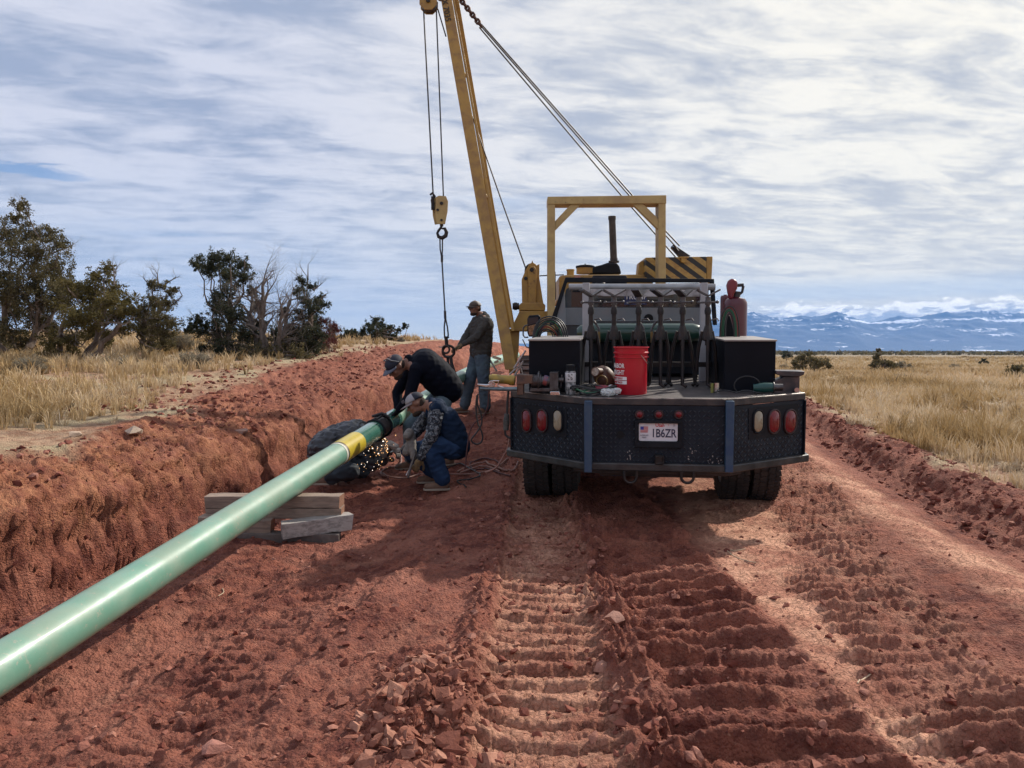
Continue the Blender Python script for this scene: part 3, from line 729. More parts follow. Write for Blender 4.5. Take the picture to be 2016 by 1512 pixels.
# arching pale tussocks one can make out in the field
p_list = [(1375 + 600, 735), (1775, 690 + 90), (1955, 812), (1850, 835), (1700, 812), (1640, 790), (1990, 900)]
for i, (px, py) in enumerate([(1640, 745), (1770, 780), (1855, 840), (1690, 822), (1960, 795), (1995, 915), (1830, 795)]):
    p = gpt(px, py + 14); d = p.y
    xs = p.x + RNG.normal(0, .11, 9); ys = p.y + RNG.normal(0, .11, 9)
    hh = np.full(9, 24 / F * d) * RNG.uniform(.8, 1.3, 9)
    lab = ['pale arching tussock behind the right-hand vise', 'greyish domed tussock in mid field', 'bleached tussock with long curved blades', 'whitish tussock near the dirt berm', 'pale tussock by the right edge, farther one', 'pale tussock by the right edge, nearer one', 'small straw tussock in the ochre patch'][i]
    o = blades('grass_tussock', xs, ys, 26, hh, np.full(9, 1.15), np.full(9, [.80, .55, .95, .9, .85, .9, .75][i]), .09, 1.4)
    del o['kind']; c = Vector((p.x, p.y, G(p.x, p.y))); o.data.transform(Matrix.Translation(-c)); o.location = c
    tag(o, lab, 'tussock', 'grass tussocks in the right field')

# ------------------------------------------------------------------ mountains and the low plateau
def mountain_mat():
    m = bpy.data.materials.new('far_mountain'); m.use_nodes = True; t = NT(m.node_tree); b = t.n['Principled BSDF']
    g = t.add('ShaderNodeNewGeometry'); sn = t.add('ShaderNodeAttribute', attribute_name='snow').outputs['Fac']
    n = t.noise(g.outputs['Position'], .012, 8, .65, .5); n2 = t.noise(g.outputs['Position'], .05, 6, .6)
    f = t.math('ADD', sn, t.math('MULTIPLY', t.math('SUBTRACT', n, .5), 1.5)); f = t.math('ADD', f, t.math('MULTIPLY', t.math('SUBTRACT', n2, .5), .6))
    rock = t.mix(t.mrange(n2, .4, .6), (.012, .035, .095), (.028, .055, .12))  # part of the distance haze's blue is put into the rock colour
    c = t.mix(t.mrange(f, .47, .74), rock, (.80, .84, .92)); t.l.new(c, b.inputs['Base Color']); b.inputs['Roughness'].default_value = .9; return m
MM = mountain_mat()
def mountains(name, y0, y1, ridge, na, nr, seed, snowh, rough=1.0):
    """ridge: list of (px, elevation in pixels above the plain) seen at distance (y0+y1)/2"""
    ym = (y0 + y1) / 2; px = np.linspace(ridge[0][0], ridge[-1][0], na); el = np.interp(px, [r[0] for r in ridge], [r[1] for r in ridge])
    t_ = np.linspace(0, 1, nr); yy = y0 + (y1 - y0) * t_
    PX, YY = np.meshgrid(px, yy, indexing='ij'); XX = (PX - 1008) / F * ym * (1 + (YY - ym) / ym * .6)
    H = el[:, None] / F * ym
    tt = t_[None, :]; prof = np.where(tt < .5, (tt / .5) ** 1.25 * .98, 1 - ((tt - .5) / .5) ** 1.5)
    rg = ridged(XX / 420., YY / 420., 5, seed) ; sp = np.sin(np.pi * tt)
    prof = np.nan_to_num(prof); Z = H * prof + rough * (rg - .6) * 20 * sp * (H / 260.) * prof ** .4
    Z = np.maximum(Z, -5) - 4
    sn = .16 + sstep(snowh * .30, snowh * 1.3, Z) * .28 + .55 * fbm(XX / 500., YY / 500. + Z / 60., 3, seed + 9)
    # slanting snow benches across the lower slope
    sn = sn + .42 * np.exp(-((Z - snowh * .62 - .02 * (XX - 2500) * .3) / 9.0) ** 2) * sstep(-.1, .25, pn(XX / 900., Z / 50., seed + 3))
    V = np.stack([XX.ravel(), YY.ravel(), Z.ravel()], 1); n1, n2 = XX.shape
    i = np.arange(n1 - 1)[:, None]; j = np.arange(n2 - 1)[None, :]
    q = np.stack([i * n2 + j, (i + 1) * n2 + j, (i + 1) * n2 + j + 1, i * n2 + j + 1], -1).reshape(-1, 4)
    me = np_mesh(name, V, q.ravel(), np.arange(len(q)) * 4, np.full(len(q), 4), [MM], True)
    at = me.attributes.new('snow', 'FLOAT', 'POINT'); at.data.foreach_set('value', sn.ravel().astype(np.float32))
    o = bpy.data.objects.new(name, me); COL.objects.link(o); tag(o, kind='structure')
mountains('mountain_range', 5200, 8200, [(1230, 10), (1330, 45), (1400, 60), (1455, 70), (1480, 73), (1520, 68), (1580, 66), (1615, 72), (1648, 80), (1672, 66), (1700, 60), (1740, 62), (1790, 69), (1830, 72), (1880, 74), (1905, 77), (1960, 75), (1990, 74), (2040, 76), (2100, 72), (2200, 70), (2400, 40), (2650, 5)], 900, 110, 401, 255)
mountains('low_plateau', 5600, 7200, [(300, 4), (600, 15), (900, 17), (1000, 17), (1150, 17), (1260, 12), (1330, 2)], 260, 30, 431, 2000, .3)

# ------------------------------------------------------------------ trees
def foliage_mat(name, a, b, c):
    m = bpy.data.materials.new(name); m.use_nodes = True; t = NT(m.node_tree); bs = t.n['Principled BSDF']
    ti = t.add('ShaderNodeAttribute', attribute_name='tint').outputs['Fac']
    cc_ = t.ramp(ti, [(0, a), (.55, b), (1, c)])
    t.l.new(cc_, bs.inputs['Base Color']); bs.inputs['Roughness'].default_value = .8; bs.inputs['Specular IOR Level'].default_value = .15
    tr = t.add('ShaderNodeBsdfTranslucent'); t.l.new(cc_, tr.inputs[0]); mx = t.add('ShaderNodeMixShader'); mx.inputs[0].default_value = .34
    o = [n for n in t.n if n.type == 'OUTPUT_MATERIAL'][0]; t.l.new(bs.outputs[0], mx.inputs[1]); t.l.new(tr.outputs[0], mx.inputs[2]); t.l.new(mx.outputs[0], o.inputs[0]); return m
FG = foliage_mat('juniper_foliage', (.055, .049, .025), (.125, .106, .052), (.22, .18, .095))
FO = foliage_mat('olive_foliage', (.060, .050, .018), (.14, .115, .042), (.23, .185, .08))
FD = foliage_mat('dark_juniper_foliage', (.024, .028, .017), (.052, .058, .034), (.10, .10, .06))
FR = foliage_mat('red_shrub_foliage', (.055, .018, .018), (.12, .04, .035), (.18, .08, .065))
FS = foliage_mat('grey_shrub_foliage', (.15, .125, .09), (.27, .235, .17), (.40, .36, .28))
BARK = mat('juniper_bark', (.12, .085, .065), .9, 0, (.24, .19, .16), 12, .8, .6, 40, stretch=(1, 1, .3))
DEADB = mat('bleached_branch', (.17, .14, .125), .85, 0, (.09, .07, .06), 10, .7, .4, 40)
def leaf_mesh(blobs, dens, lsize, name, mats, origin):
    """blobs: (centre Vector, radius); each breaks into sprays of small leaves with gaps between"""
    Ps = []; Ts = []
    for (c, r, k) in blobs:
        ns = max(5, int(30 * k)); r = r * 1.22; c = np.array(c)
        for q in range(ns):
            d = RNG.normal(0, 1, 3); d /= np.linalg.norm(d); rad = r * RNG.uniform(.15, 1.12)
            sc_ = c + d * rad * np.array([1, 1, .9]); rs = r * RNG.uniform(.18, .36); nl = int(dens * (rs / lsize) ** 2 * 7.5) + 12
            stretch = RNG.uniform(.6, 1.5, 3)
            pp = sc_ + RNG.normal(0, .45, (nl, 3)) * rs * stretch + np.array([0, 0, .1 * rs])
            Ps.append(pp); Ts.append(np.clip(RNG.normal(.5, .17) + RNG.normal(0, .15, nl), 0, 1))
    Pn = np.vstack(Ps); Tn = np.concatenate(Ts); N = len(Pn)
    d = RNG.normal(0, 1, (N, 3)) + np.array([0, 0, .7]); d /= np.linalg.norm(d, axis=1)[:, None]
    e = np.cross(d, RNG.normal(0, 1, (N, 3))); e /= np.linalg.norm(e, axis=1)[:, None]
    ln = lsize * RNG.uniform(.7, 1.6, N)[:, None]; wd = lsize * .34 * RNG.uniform(.7, 1.3, N)[:, None]
    V = np.empty((N, 4, 3)); V[:, 0] = Pn - d * ln * .5; V[:, 1] = Pn + e * wd; V[:, 2] = Pn + d * ln * .6; V[:, 3] = Pn - e * wd
    V = V - np.array(origin)
    fl = np.arange(N * 4); me = np_mesh(name, V.reshape(-1, 3), fl, np.arange(N) * 4, np.full(N, 4), mats)
    at = me.attributes.new('tint', 'FLOAT', 'POINT'); at.data.foreach_set('value', np.repeat(Tn, 4).astype(np.float32))
    o = bpy.data.objects.new(name, me); COL.objects.link(o); return o
def crooked(p0, p1, r0, r1, rr, k=7, wig=.12, sag=0.0):
    p0 = Vector(p0); p1 = Vector(p1); L_ = (p1 - p0).length; pts = []; rs = []
    off = Vector((0, 0, 0))
    for i in range(k + 1):
        t = i / k
        if 0 < i < k: off += Vector((rr.gauss(0, 1), rr.gauss(0, 1), rr.gauss(0, .7))) * wig * L_ / k
        pts.append(p0.lerp(p1, t) + off * (1 - t * .35) * (1 if i < k else .4) + Vector((0, 0, -sag * math.sin(math.pi * t) * L_))); rs.append(r0 + (r1 - r0) * t)
    return pts, rs
def twigs(mb, p, d, L_, r, rr, depth, spread=.6):
    q = p; n = 3; dd = d.copy(); pts = [p]; rs = [r]
    for i in range(n):
        dd = (dd + Vector((rr.gauss(0, .25), rr.gauss(0, .25), rr.gauss(.05, .2)))).normalized(); q = q + dd * L_ / n; pts.append(q); rs.append(r * (1 - .22 * (i + 1)))
    mb.tube(pts, rs, 5, cap=False)
    if depth > 0:
        for i in (1, 2, 3, 3):
            if rr.random() < .92:
                nd = (dd + Vector((rr.gauss(0, spread), rr.gauss(0, spread), rr.gauss(.12, spread * .7)))).normalized()
                twigs(mb, pts[i], nd, L_ * rr.uniform(.55, .8), rs[i] * .62, rr, depth - 1, spread)
TREEG = 'junipers and shrubs along the left bank'
def tree(name, label, cat, D, base, blobs, fm, lsize=.055, dens=1.0, trunks=None, dead=0, group=None, seed=1, tr=.075, deadtips=(), depth=.7):
    rr = random.Random(seed); b = P(base[0], base[1], D); b.z = G(b.x, b.y) - .03
    t = empty(name, b, label, cat, group)
    bl = []
    for (px, py, rp) in blobs:
        c = P(px, py, D + rr.uniform(-depth, depth)); r = rp / F * D
        bl.append((c, r, 1.0))
    cr = leaf_mesh(bl, dens, lsize * .62, 'crown', [fm], b); cr.parent = t; WM[cr.name] = WM[t.name].copy()
    mb = MB(); tb = trunks or [(base[0], (bl[0][0].z))]
    cz = sum((c for c, r, k in bl), Vector()) / len(bl)
    forks = []
    for (tpx, tpy, lean) in (trunks or [(base[0], (base[1] + min(q[1] for q in blobs)) / 2, 0)]):
        top = P(tpx, tpy, D + rr.uniform(-.3, .3)); p0 = b + Vector((lean, rr.uniform(-.1, .1), 0))
        pts, rs = crooked(p0, top, tr, tr * .5, rr, 8, .35); mb.tube(pts, rs, 8); forks.append((pts, rs))
    for (c, r, k) in bl:
        pts, rs = min(forks, key=lambda f: (f[0][-1] - c).length); i = rr.choice((4, 5, 6, 8))
        a, ra = crooked(pts[i], c, rs[i] * .5, .010, rr, 6, .4, .06); mb.tube(a, ra, 6, cap=False)
        for q in range(3):
            d = Vector((rr.gauss(0, 1), rr.gauss(0, 1), rr.gauss(.2, .8))).normalized(); twigs(mb, a[rr.choice((3, 4, 5))], d, r * .8, .011, rr, 1)
    tk = mb.build('trunk', [BARK], t)
    if dead or deadtips:
        for q in range(dead):
            m2 = MB()
            c, r, k = rr.choice(bl); d = Vector((rr.gauss(0, 1), rr.gauss(0, .8), rr.gauss(-.1, .6))).normalized()
            p = c + d * r * .3; twigs(m2, p, d, r * rr.uniform(.7, 1.3), .012, rr, 2, .7); m2.build('dead_branch', [DEADB], t)
        for (px, py, qx, qy) in deadtips:
            m2 = MB(); p = P(px, py, D); q = P(qx, qy, D); twigs(m2, p, (q - p).normalized(), (q - p).length * .8, .022, rr, 3, .45); m2.build('dead_branch', [DEADB], t)
    return t
tree('juniper_tree', 'tallest dark brown-green juniper with several heads at the far left', 'tree', 18, (12, 712),
     [(42, 408, 15), (30, 432, 14), (15, 470, 30), (62, 462, 20), (98, 458, 20), (118, 482, 18), (60, 505, 34), (108, 525, 28), (15, 545, 42), (80, 565, 40), (-45, 500, 50), (-70, 580, 60), (30, 610, 36), (112, 590, 26), (-90, 650, 60), (20, 655, 25), (85, 635, 22), (0, 690, 22), (50, 680, 24), (110, 650, 24), (-30, 680, 30), (30, 575, 34), (75, 600, 30), (120, 560, 22)],
     FG, .062, 1.0, [(20, 560, 0), (75, 560, .35), (-60, 560, -.6)], 34, TREEG, 3, .10, [(35, 440, 20, 395), (100, 500, 140, 470), (10, 640, 60, 655), (60, 640, 110, 655)])
tree('juniper_tree', 'olive juniper with leaning trunks right beside the tallest one', 'tree', 16.5, (150, 712),
     [(190, 545, 20), (213, 528, 12), (165, 572, 24), (220, 570, 22), (252, 595, 20), (200, 605, 34), (150, 630, 30), (235, 622, 26), (178, 655, 22), (262, 615, 14), (130, 600, 20), (100, 675, 22), (95, 700, 16), (135, 560, 14), (150, 580, 22), (190, 580, 24), (175, 625, 26), (215, 600, 24), (140, 675, 20), (210, 665, 18), (245, 650, 16)],
     FO, .058, 1.0, [(195, 600, 0), (240, 640, .2), (130, 630, -.3)], 26, TREEG, 5, .075, [(225, 560, 238, 518), (150, 640, 100, 660), (170, 690, 205, 640), (110, 690, 150, 650)])
tree('juniper_tree', 'thin greyish juniper with bare curling top twigs', 'tree', 19, (300, 700),
     [(318, 565, 12), (298, 560, 10), (335, 575, 10), (300, 590, 15), (330, 600, 14), (345, 570, 6), (318, 630, 24), (290, 645, 24), (338, 640, 16), (300, 680, 20), (330, 675, 14), (275, 610, 13), (285, 620, 18), (315, 600, 16), (325, 655, 20), (275, 650, 18), (305, 655, 22)],
     FG, .052, .85, [(310, 600, 0), (290, 640, -.2)], 16, TREEG, 7, .08, [(312, 560, 305, 522), (325, 560, 350, 540), (300, 565, 280, 545), (340, 590, 356, 592)])
tree('juniper_tree', 'dense dark juniper left of the bare tree, domed top', 'tree', 18, (455, 722),
     [(425, 508, 17), (450, 512, 18), (478, 520, 14), (400, 522, 16), (383, 522, 9), (420, 535, 20), (452, 545, 24), (482, 548, 16), (440, 580, 24), (425, 610, 22), (455, 620, 24), (392, 632, 15), (375, 645, 12), (405, 650, 18), (440, 655, 28), (480, 665, 24), (465, 695, 26), (430, 690, 16), (500, 640, 20), (508, 605, 13), (515, 668, 24), (495, 575, 10), (400, 690, 14)],
     FD, .055, 1.1, [(450, 590, 0), (425, 640, -.2)], 14, TREEG, 9, .085, [(400, 640, 372, 625), (460, 700, 400, 700)])
tree('juniper_tree', 'low spreading grey-green juniper skirt beneath the bare tree', 'tree', 17.4, (530, 722),
     [(500, 690, 22), (530, 695, 24), (560, 690, 24), (590, 695, 18), (520, 715, 18), (550, 712, 20), (480, 705, 18), (580, 712, 14), (605, 705, 8)],
     FG, .05, .7, [(530, 690, 0)], 22, TREEG, 11, .06, [(560, 700, 615, 700), (490, 700, 440, 705), (540, 690, 530, 655)])
tree('juniper_tree', 'open dark juniper right of the bare tree with sparse twiggy head', 'tree', 18.5, (600, 715),
     [(596, 555, 10), (588, 572, 10), (612, 565, 9), (632, 585, 8), (600, 592, 16), (622, 600, 13), (640, 600, 8), (592, 620, 16), (620, 630, 18), (605, 655, 22), (580, 650, 16), (628, 660, 14), (600, 690, 20), (575, 680, 14), (610, 640, 20), (585, 665, 18), (612, 610, 14), (620, 675, 18), (562, 615, 10), (565, 648, 16), (552, 678, 22), (540, 655, 12)],
     FD, .05, .85, [(603, 600, 0), (590, 650, -.1)], 12, TREEG, 13, .07, [(605, 560, 612, 510), (615, 570, 640, 555), (598, 560, 585, 530), (630, 590, 648, 575)])
tree('shrub', 'round reddish-purple shrub at the right end of the juniper group', 'shrub', 19.5, (645, 702),
     [(650, 650, 14), (640, 635, 10), (660, 645, 10), (636, 660, 15), (655, 668, 14), (642, 680, 15), (625, 672, 12)], FR, .035, 1.0, [(645, 670, 0)], 10, TREEG, 15, .03)
tree('juniper_tree', 'small dark juniper on the ridge skyline with a long limb to the right', 'tree', 27, (740, 672),
     [(738, 632, 10), (725, 640, 10), (752, 640, 12), (735, 652, 15), (760, 655, 12), (715, 655, 11), (775, 662, 9), (785, 650, 6), (797, 643, 6), (770, 645, 6), (745, 664, 12)], FD, .06, 1.2, [(742, 650, 0)], 2, TREEG, 17, .07)
tree('shrub', 'low round bush on the skyline left of the small ridge juniper', 'shrub', 27.5, (690, 672), [(690, 655, 10), (680, 660, 9), (700, 660, 9), (692, 666, 10)], FD, .06, 1.2, [(690, 662, 0)], 0, TREEG, 19, .04)
# the leafless tree
def bare_tree():
    D = 17.6; rr = random.Random(4); b = P(520, 712, D); b.z = G(b.x, b.y) - .03
    t = empty('bare_tree', b, 'leafless grey tree with fanned branches between the dark junipers', 'tree', TREEG)
    mb = MB()
    for (px, py, lean) in ((508, 590, 0), (530, 575, .06), (550, 600, .12), (480, 610, -.1), (560, 640, .1), (520, 560, .03), (498, 575, -.05), (570, 590, .15)):
        top = P(px, py, D + rr.uniform(-.4, .4)); p0 = b + Vector((lean, rr.uniform(-.08, .08), 0))
        pts, rs = crooked(p0, top, .065, .030, rr, 8, .30); mb.tube(pts, rs, 7)
        for i in (3, 4, 5, 6, 7, 8, 8):
            d = Vector((rr.gauss((px - 520) / 70, .55), rr.gauss(0, .4), rr.uniform(.2, 1.1))).normalized(); twigs(mb, pts[i], d, rr.uniform(.35, .62), rs[i] * .6, rr, 3, .55)
    mb.build('trunk', [DEADB], t)
bare_tree()
# grey sage and rabbitbrush on the left bank
SG = 'grey sagebrush on the left bank'
for i, (px, py, r, lb) in enumerate(((355, 672, 34, 'pale grey sagebrush in the gap between the juniper groups'), (385, 705, 30, 'grey sagebrush in front of the gap between junipers'), (60, 718, 34, 'pale sagebrush under the tallest juniper'),
                                     (225, 712, 26, 'grey sagebrush under the olive juniper'), (150, 800, 12, 'small straw brush at the near left bank'),
                                     (790, 668, 8, 'pale little bush right of the ridge juniper'))):
    p = gpt(px, py + r * .6); tree('sagebrush', lb, 'shrub', p.y, (px, py + r * .6), [(px, py, r * .55), (px - r * .6, py + 3, r * .45), (px + r * .6, py + 3, r * .45), (px, py + r * .3, r * .6)], FS, .030, .7, [(px, py + r * .2, 0)], 6, SG, 30 + i, .015, depth=.15)
# right-hand plain
RG = 'dark junipers dotted over the right plain'
for i, (D, base, bl, lb, fm) in enumerate((
    (44, (1597, 727), [(1565, 718, 8), (1580, 706, 11), (1600, 712, 12), (1592, 698, 8), (1620, 716, 10), (1633, 722, 6), (1608, 722, 9), (1575, 722, 9)], 'wide dark green juniper on the plain just right of the tool box', FG),
    (48, (1742, 727), [(1727, 700, 6), (1727, 712, 9), (1738, 718, 10), (1752, 718, 8), (1720, 720, 7), (1762, 722, 6), (1730, 690, 4)], 'dark juniper with a pointed head in the middle of the plain', FG),
    (95, (1548, 705), [(1548, 697, 6), (1543, 701, 5), (1554, 700, 5)], 'small dark bush directly right of the tool box on the plain', FD),
    (40, (2005, 742), [(1995, 728, 9), (2010, 726, 10), (2025, 730, 10), (2040, 732, 8), (1985, 735, 6)], 'grey-green bush cut by the right edge of the plain', FG),
    (75, (1938, 718), [(1937, 710, 4), (1942, 714, 4), (1930, 715, 3)], 'tiny dark juniper far out between mid plain and right edge', FD),
    (52, (1775, 727), [(1775, 718, 7), (1765, 721, 6), (1790, 721, 6)], 'greyish bare bush touching the right of the pointed juniper', FS))):
    tree('juniper_tree' if i != 5 else 'shrub', lb, 'tree' if i != 5 else 'shrub', D, base, bl, fm, .05 + D * .0011, 1.2, [(base[0], base[1] - 10, 0)], 0, RG, 60 + i, .06)
# grey brush in the mid field
for i, (px, py, r) in enumerate(((1545, 722, 10), (1770, 745, 16), (1880, 722, 11), (1800, 735, 9), (1690, 735, 9))):
    p = gpt(px, py + r * .5); tree('rabbitbrush', ('straw-grey brush behind the tool box corner', 'rounded grey-brown brush in the grass below the pointed juniper', 'pale grey brush toward the right of the plain', 'small grey brush right of mid field', 'small straw brush left of the pointed juniper')[i], 'shrub', p.y, (px, py + r * .5), [(px, py, r * .6), (px - r * .6, py + 2, r * .5), (px + r * .6, py + 2, r * .5)], FS, .03 + p.y * .0008, .8, [(px, py, 0)], 0, 'pale brush in the right field', 80 + i, .02, depth=.2)
# far scrub belt: too many to count
def scrub_belt():
    n = 3000; px = RNG.uniform(1300, 2500, n); D = 240 * (1900 / 240) ** RNG.uniform(0, 1, n) ** .8
    x = (px - 1008) / F * D; y = D; keep = (fbm(x * .004, y * .004, 2, 501) + .15 > -.25) | (D > 600); x, y, D = x[keep], y[keep], D[keep]
    z = ground_parts(x, y, False)[0]; Vs = []; Fs = []; off = 0; Ts = []
    for i in range(len(x)):
        r = RNG.uniform(.35, 1.0) * (1 + D[i] / 1200); k = 26
        c = RNG.normal(0, .42, (k, 3)) * r * np.array([1.1, 1.1, .6]) + np.array([x[i], y[i], z[i] + r * .6])
        d = RNG.normal(0, .5, (k, 3, 3)) * r * .62
        Vs.append((c[:, None, :] + d).reshape(-1, 3)); Ts.append(np.full(k * 3, RNG.uniform()))
    V = np.vstack(Vs); N = len(V) // 3
    me = np_mesh('distant_scrub', V, np.arange(N * 3), np.arange(N) * 3, np.full(N, 3), [FG]); at = me.attributes.new('tint', 'FLOAT', 'POINT'); at.data.foreach_set('value', np.concatenate(Ts).astype(np.float32))
    o = bpy.data.objects.new('distant_scrub', me); COL.objects.link(o); tag(o, kind='stuff')
scrub_belt()
# ================================================================== THE WELDING TRUCK
TRM = Matrix.Translation((1.089, 5.75, -.07)) @ Matrix.Rotation(RAD(-7.6), 4, 'Z') @ Matrix.Rotation(RAD(2.7), 4, 'X')
TRI = TRM.inverted(); TR3 = TRI.to_3x3(); CAMP = Vector((0, 0, CAMH)); CAML = TRI @ CAMP
def TPL(px, py, pt, nrm):
    """photo ray meets a plane given in truck coordinates"""
    d = TR3 @ ray(px, py); pt = Vector(pt); nrm = Vector(nrm)
    return CAML + d * ((pt - CAML).dot(nrm) / d.dot(nrm))
def TL(px, py, yl): return TPL(px, py, (0, yl, 0), (0, 1, 0))
truck = empty('welding_truck', None, 'black flatbed welding truck seen from behind, parked on the red dirt track', 'truck', mat=TRM)
DK = 1.12
def tpoly(mb, pts, yl, depth, m=0): return mb.prism([TL(a, b, yl) for a, b in pts], (0, depth, 0), m)
def part(mb, name, mats, parent=truck, **kw): return mb.build(name, mats, parent, local=True, **kw)

HW = 1.17; CX = .53; CY = .50
outline = [(-HW, 3.1), (-HW, CY), (-CX, 0), (CX, 0), (HW, CY), (HW, 3.1)]
mb = MB(); mb.prism([Vector((x, y, DK - .05)) for x, y in outline], (0, 0, .05)); part(mb, 'deck', [deckm], bevel=.006)
# skirt: tread plate wrapped round the tail in three facets
zb, zt = .637, DK - .052
mb = MB()
for (a, b_) in (((-HW, CY), (-CX, 0)), ((-CX, 0), (CX, 0)), ((CX, 0), (HW, CY))):
    a = Vector((*a, 0)); b_ = Vector((*b_, 0)); d = (b_ - a).normalized(); n = Vector((d.y, -d.x, 0))   # outward (towards -y)
    q = [a + Vector((0, 0, zb)), b_ + Vector((0, 0, zb)), b_ + Vector((0, 0, zt)), a + Vector((0, 0, zt))]
    mb.prism(q, -n * .006)
    L_ = (b_ - a).length; pitch = .034; i = 0
    nx = int(L_ / pitch); nz = int((zt - zb) / pitch)
    for ix in range(nx):
        for iz in range(nz):
            c = a + d * (pitch * (ix + .5)) + Vector((0, 0, zb + pitch * (iz + .5))); c = c + n * .001
            sgn = 1 if (ix + iz) % 2 else -1; e = (d * sgn + Vector((0, 0, 1))).normalized(); f = e.cross(n)
            l_, w_ = .0165, .0055
            vs = [c - e * l_, c + f * w_, c + e * l_, c - f * w_, c + n * .0036 - e * l_ * .4, c + n * .0036 + e * l_ * .4]
            mb.add(vs, [(0, 4, 1), (1, 4, 5), (1, 5, 2), (2, 5, 3), (3, 5, 4), (3, 4, 0)], 1)
# side skirts
for sx in (-1, 1):
    mb.prism([Vector((sx * HW, CY, zb)), Vector((sx * HW, 1.0, zb + .25)), Vector((sx * HW, 3.1, zb + .33)), Vector((sx * HW, 3.1, zt)), Vector((sx * HW, CY, zt))], (-sx * .006, 0, 0))
part(mb, 'tail_skirt', [plate_blk, mat('tread_lozenge', (.011, .017, .025), .45, .05, (.028, .033, .041), 6, .8, spec=.5)], smooth=False)
# bottom ledge following the tail
def ledge(off, z0, z1):
    p = [(-HW - off, CY + .10), (-HW - off, CY - off * .6), (-CX - off * .2, -off), (CX + off * .2, -off), (HW + off, CY - off * .6), (HW + off, CY + .10)]
    inn = [(HW - .04, CY + .10), (CX, .05), (-CX, .05), (-HW + .04, CY + .10)]
    return [Vector((x, y, z0)) for x, y in p + inn], (0, 0, z1 - z0)
mb = MB(); pg, of = ledge(.035, .580, .637)
mb.prism(pg, of); part(mb, 'bumper_ledge', [mat('bumper_edge_paint', (.014, .020, .024), .35, .1, (.06, .068, .07), 9, .6, .1, 30, dust=.12)], bevel=.008)
mb = MB()
mb.prism([Vector((x, y, .545)) for x, y in ((-CX, .02), (CX, .02), (CX + .1, .12), (-CX - .1, .12))], (0, 0, .033))
mb.box((0, 1.7, .56), (.86, 3.2, .10)); part(mb, 'hitch_frame', [darksteel], bevel=.004)
# rims of the deck worn bright
mb = MB(); mb.tube([(-HW + .01, CY, DK + .001), (-CX, .004, DK + .001), (CX, .004, DK + .001), (HW - .01, CY, DK + .001)], .005, 6); part(mb, 'deck_edge', [mat('rubbed_edge', (.30, .26, .24), .5, .5, (.06, .06, .06), 9, 1.0)])
# corner plates facing outwards at the tail (the cheek seen at the far left/right)
for sx in (-1, 1):
    mb = MB(); mb.box((sx * (HW - .004), CY - .012, (zb + zt) / 2), (.012, .03, zt - zb)); part(mb, 'corner_post', [blk], bevel=.003)
# blue strips
for px in (1158.5, 1436.5):
    c = TL(px, 786, -.012); mb = MB(); zlo = TL(px, 927, -.04).z
    mb.box((c.x, -.030, (c.z + zlo) / 2 - .01), (.058, .050, c.z - zlo)); part(mb, 'blue_strip', [bluestrip], bevel=.004)
# lamps
def facet(px):
    if px < 1150: return Vector((-CX, 0, 0)), Vector((CY, (HW - CX), 0)).normalized() * -1
    if px > 1445: return Vector((CX, 0, 0)), Vector((CY, -(HW - CX), 0)).normalized()
    return Vector((0, 0, 0)), Vector((0, -1, 0))
def facet_n(px):
    if px < 1150: d = Vector((HW - CX, -CY, 0)).normalized(); return Vector((-CX, 0, 0)), Vector((d.y, -d.x, 0)), d
    if px > 1445: d = Vector((HW - CX, CY, 0)).normalized(); return Vector((CX, 0, 0)), Vector((d.y, -d.x, 0)), d
    return Vector((0, 0, 0)), Vector((0, -1, 0)), Vector((1, 0, 0))
def stadium(c, d, up, w_, h_, n=10):
    r = w_ / 2; pts = []
    for k in range(n + 1): q = math.pi * k / n; pts.append(c + d * math.cos(q) * r + up * (h_ / 2 - r + math.sin(q) * r))
    for k in range(n + 1): q = math.pi + math.pi * k / n; pts.append(c + d * math.cos(q) * r + up * (-(h_ / 2 - r) + math.sin(q) * r))
    return pts
UP = Vector((0, 0, 1))
def oval(px0, px1, py0, py1, m, lab=None):
    pt, n, d = facet_n((px0 + px1) / 2); pt = pt + n * .004
    a = TPL(px0, (py0 + py1) / 2, pt, n); b_ = TPL(px1, (py0 + py1) / 2, pt, n); t = TPL((px0 + px1) / 2, py0, pt, n); u = TPL((px0 + px1) / 2, py1, pt, n)
    c = (a + b_) / 2; c.z = (t.z + u.z) / 2; w_ = (b_ - a).length; h_ = abs(t.z - u.z)
    g = MB(); g.prism(stadium(c, d, UP, w_ + .026, h_ + .026), n * .012); g.tube(stadium(c + n * .012, d, UP, w_ + .016, h_ + .016), .006, 6, closed=True)
    lamp = part(g, 'tail_lamp', [redrim if m is lens_red else blk])
    s_ = MB(); o1 = stadium(c + n * .013, d, UP, w_, h_); o2 = stadium(c + n * .022, d, UP, w_ * .72, h_ * .86)
    k = len(o1); s_.add(o1 + o2, [(i, (i + 1) % k, k + (i + 1) % k, k + i) for i in range(k)] + [list(range(k, 2 * k))]); 
    s_.prism(stadium(c + n * .020, d, UP, w_ * .5, .004, 3), n * .004)
    l = s_.build('lens', [m], lamp, local=True, ang=50)
    if lab: lamp['label'] = lab
oval(1031, 1045, 808, 848, lens_red); oval(1060, 1077, 808, 848, lens_red); oval(1092, 1107, 808, 847, lens_pale, 'pale reversing lamp')
oval(1483, 1499, 809, 850, lens_pale, 'pale reversing lamp'); oval(1513, 1532, 808, 851, lens_red); oval(1544, 1564, 808, 851, lens_red)
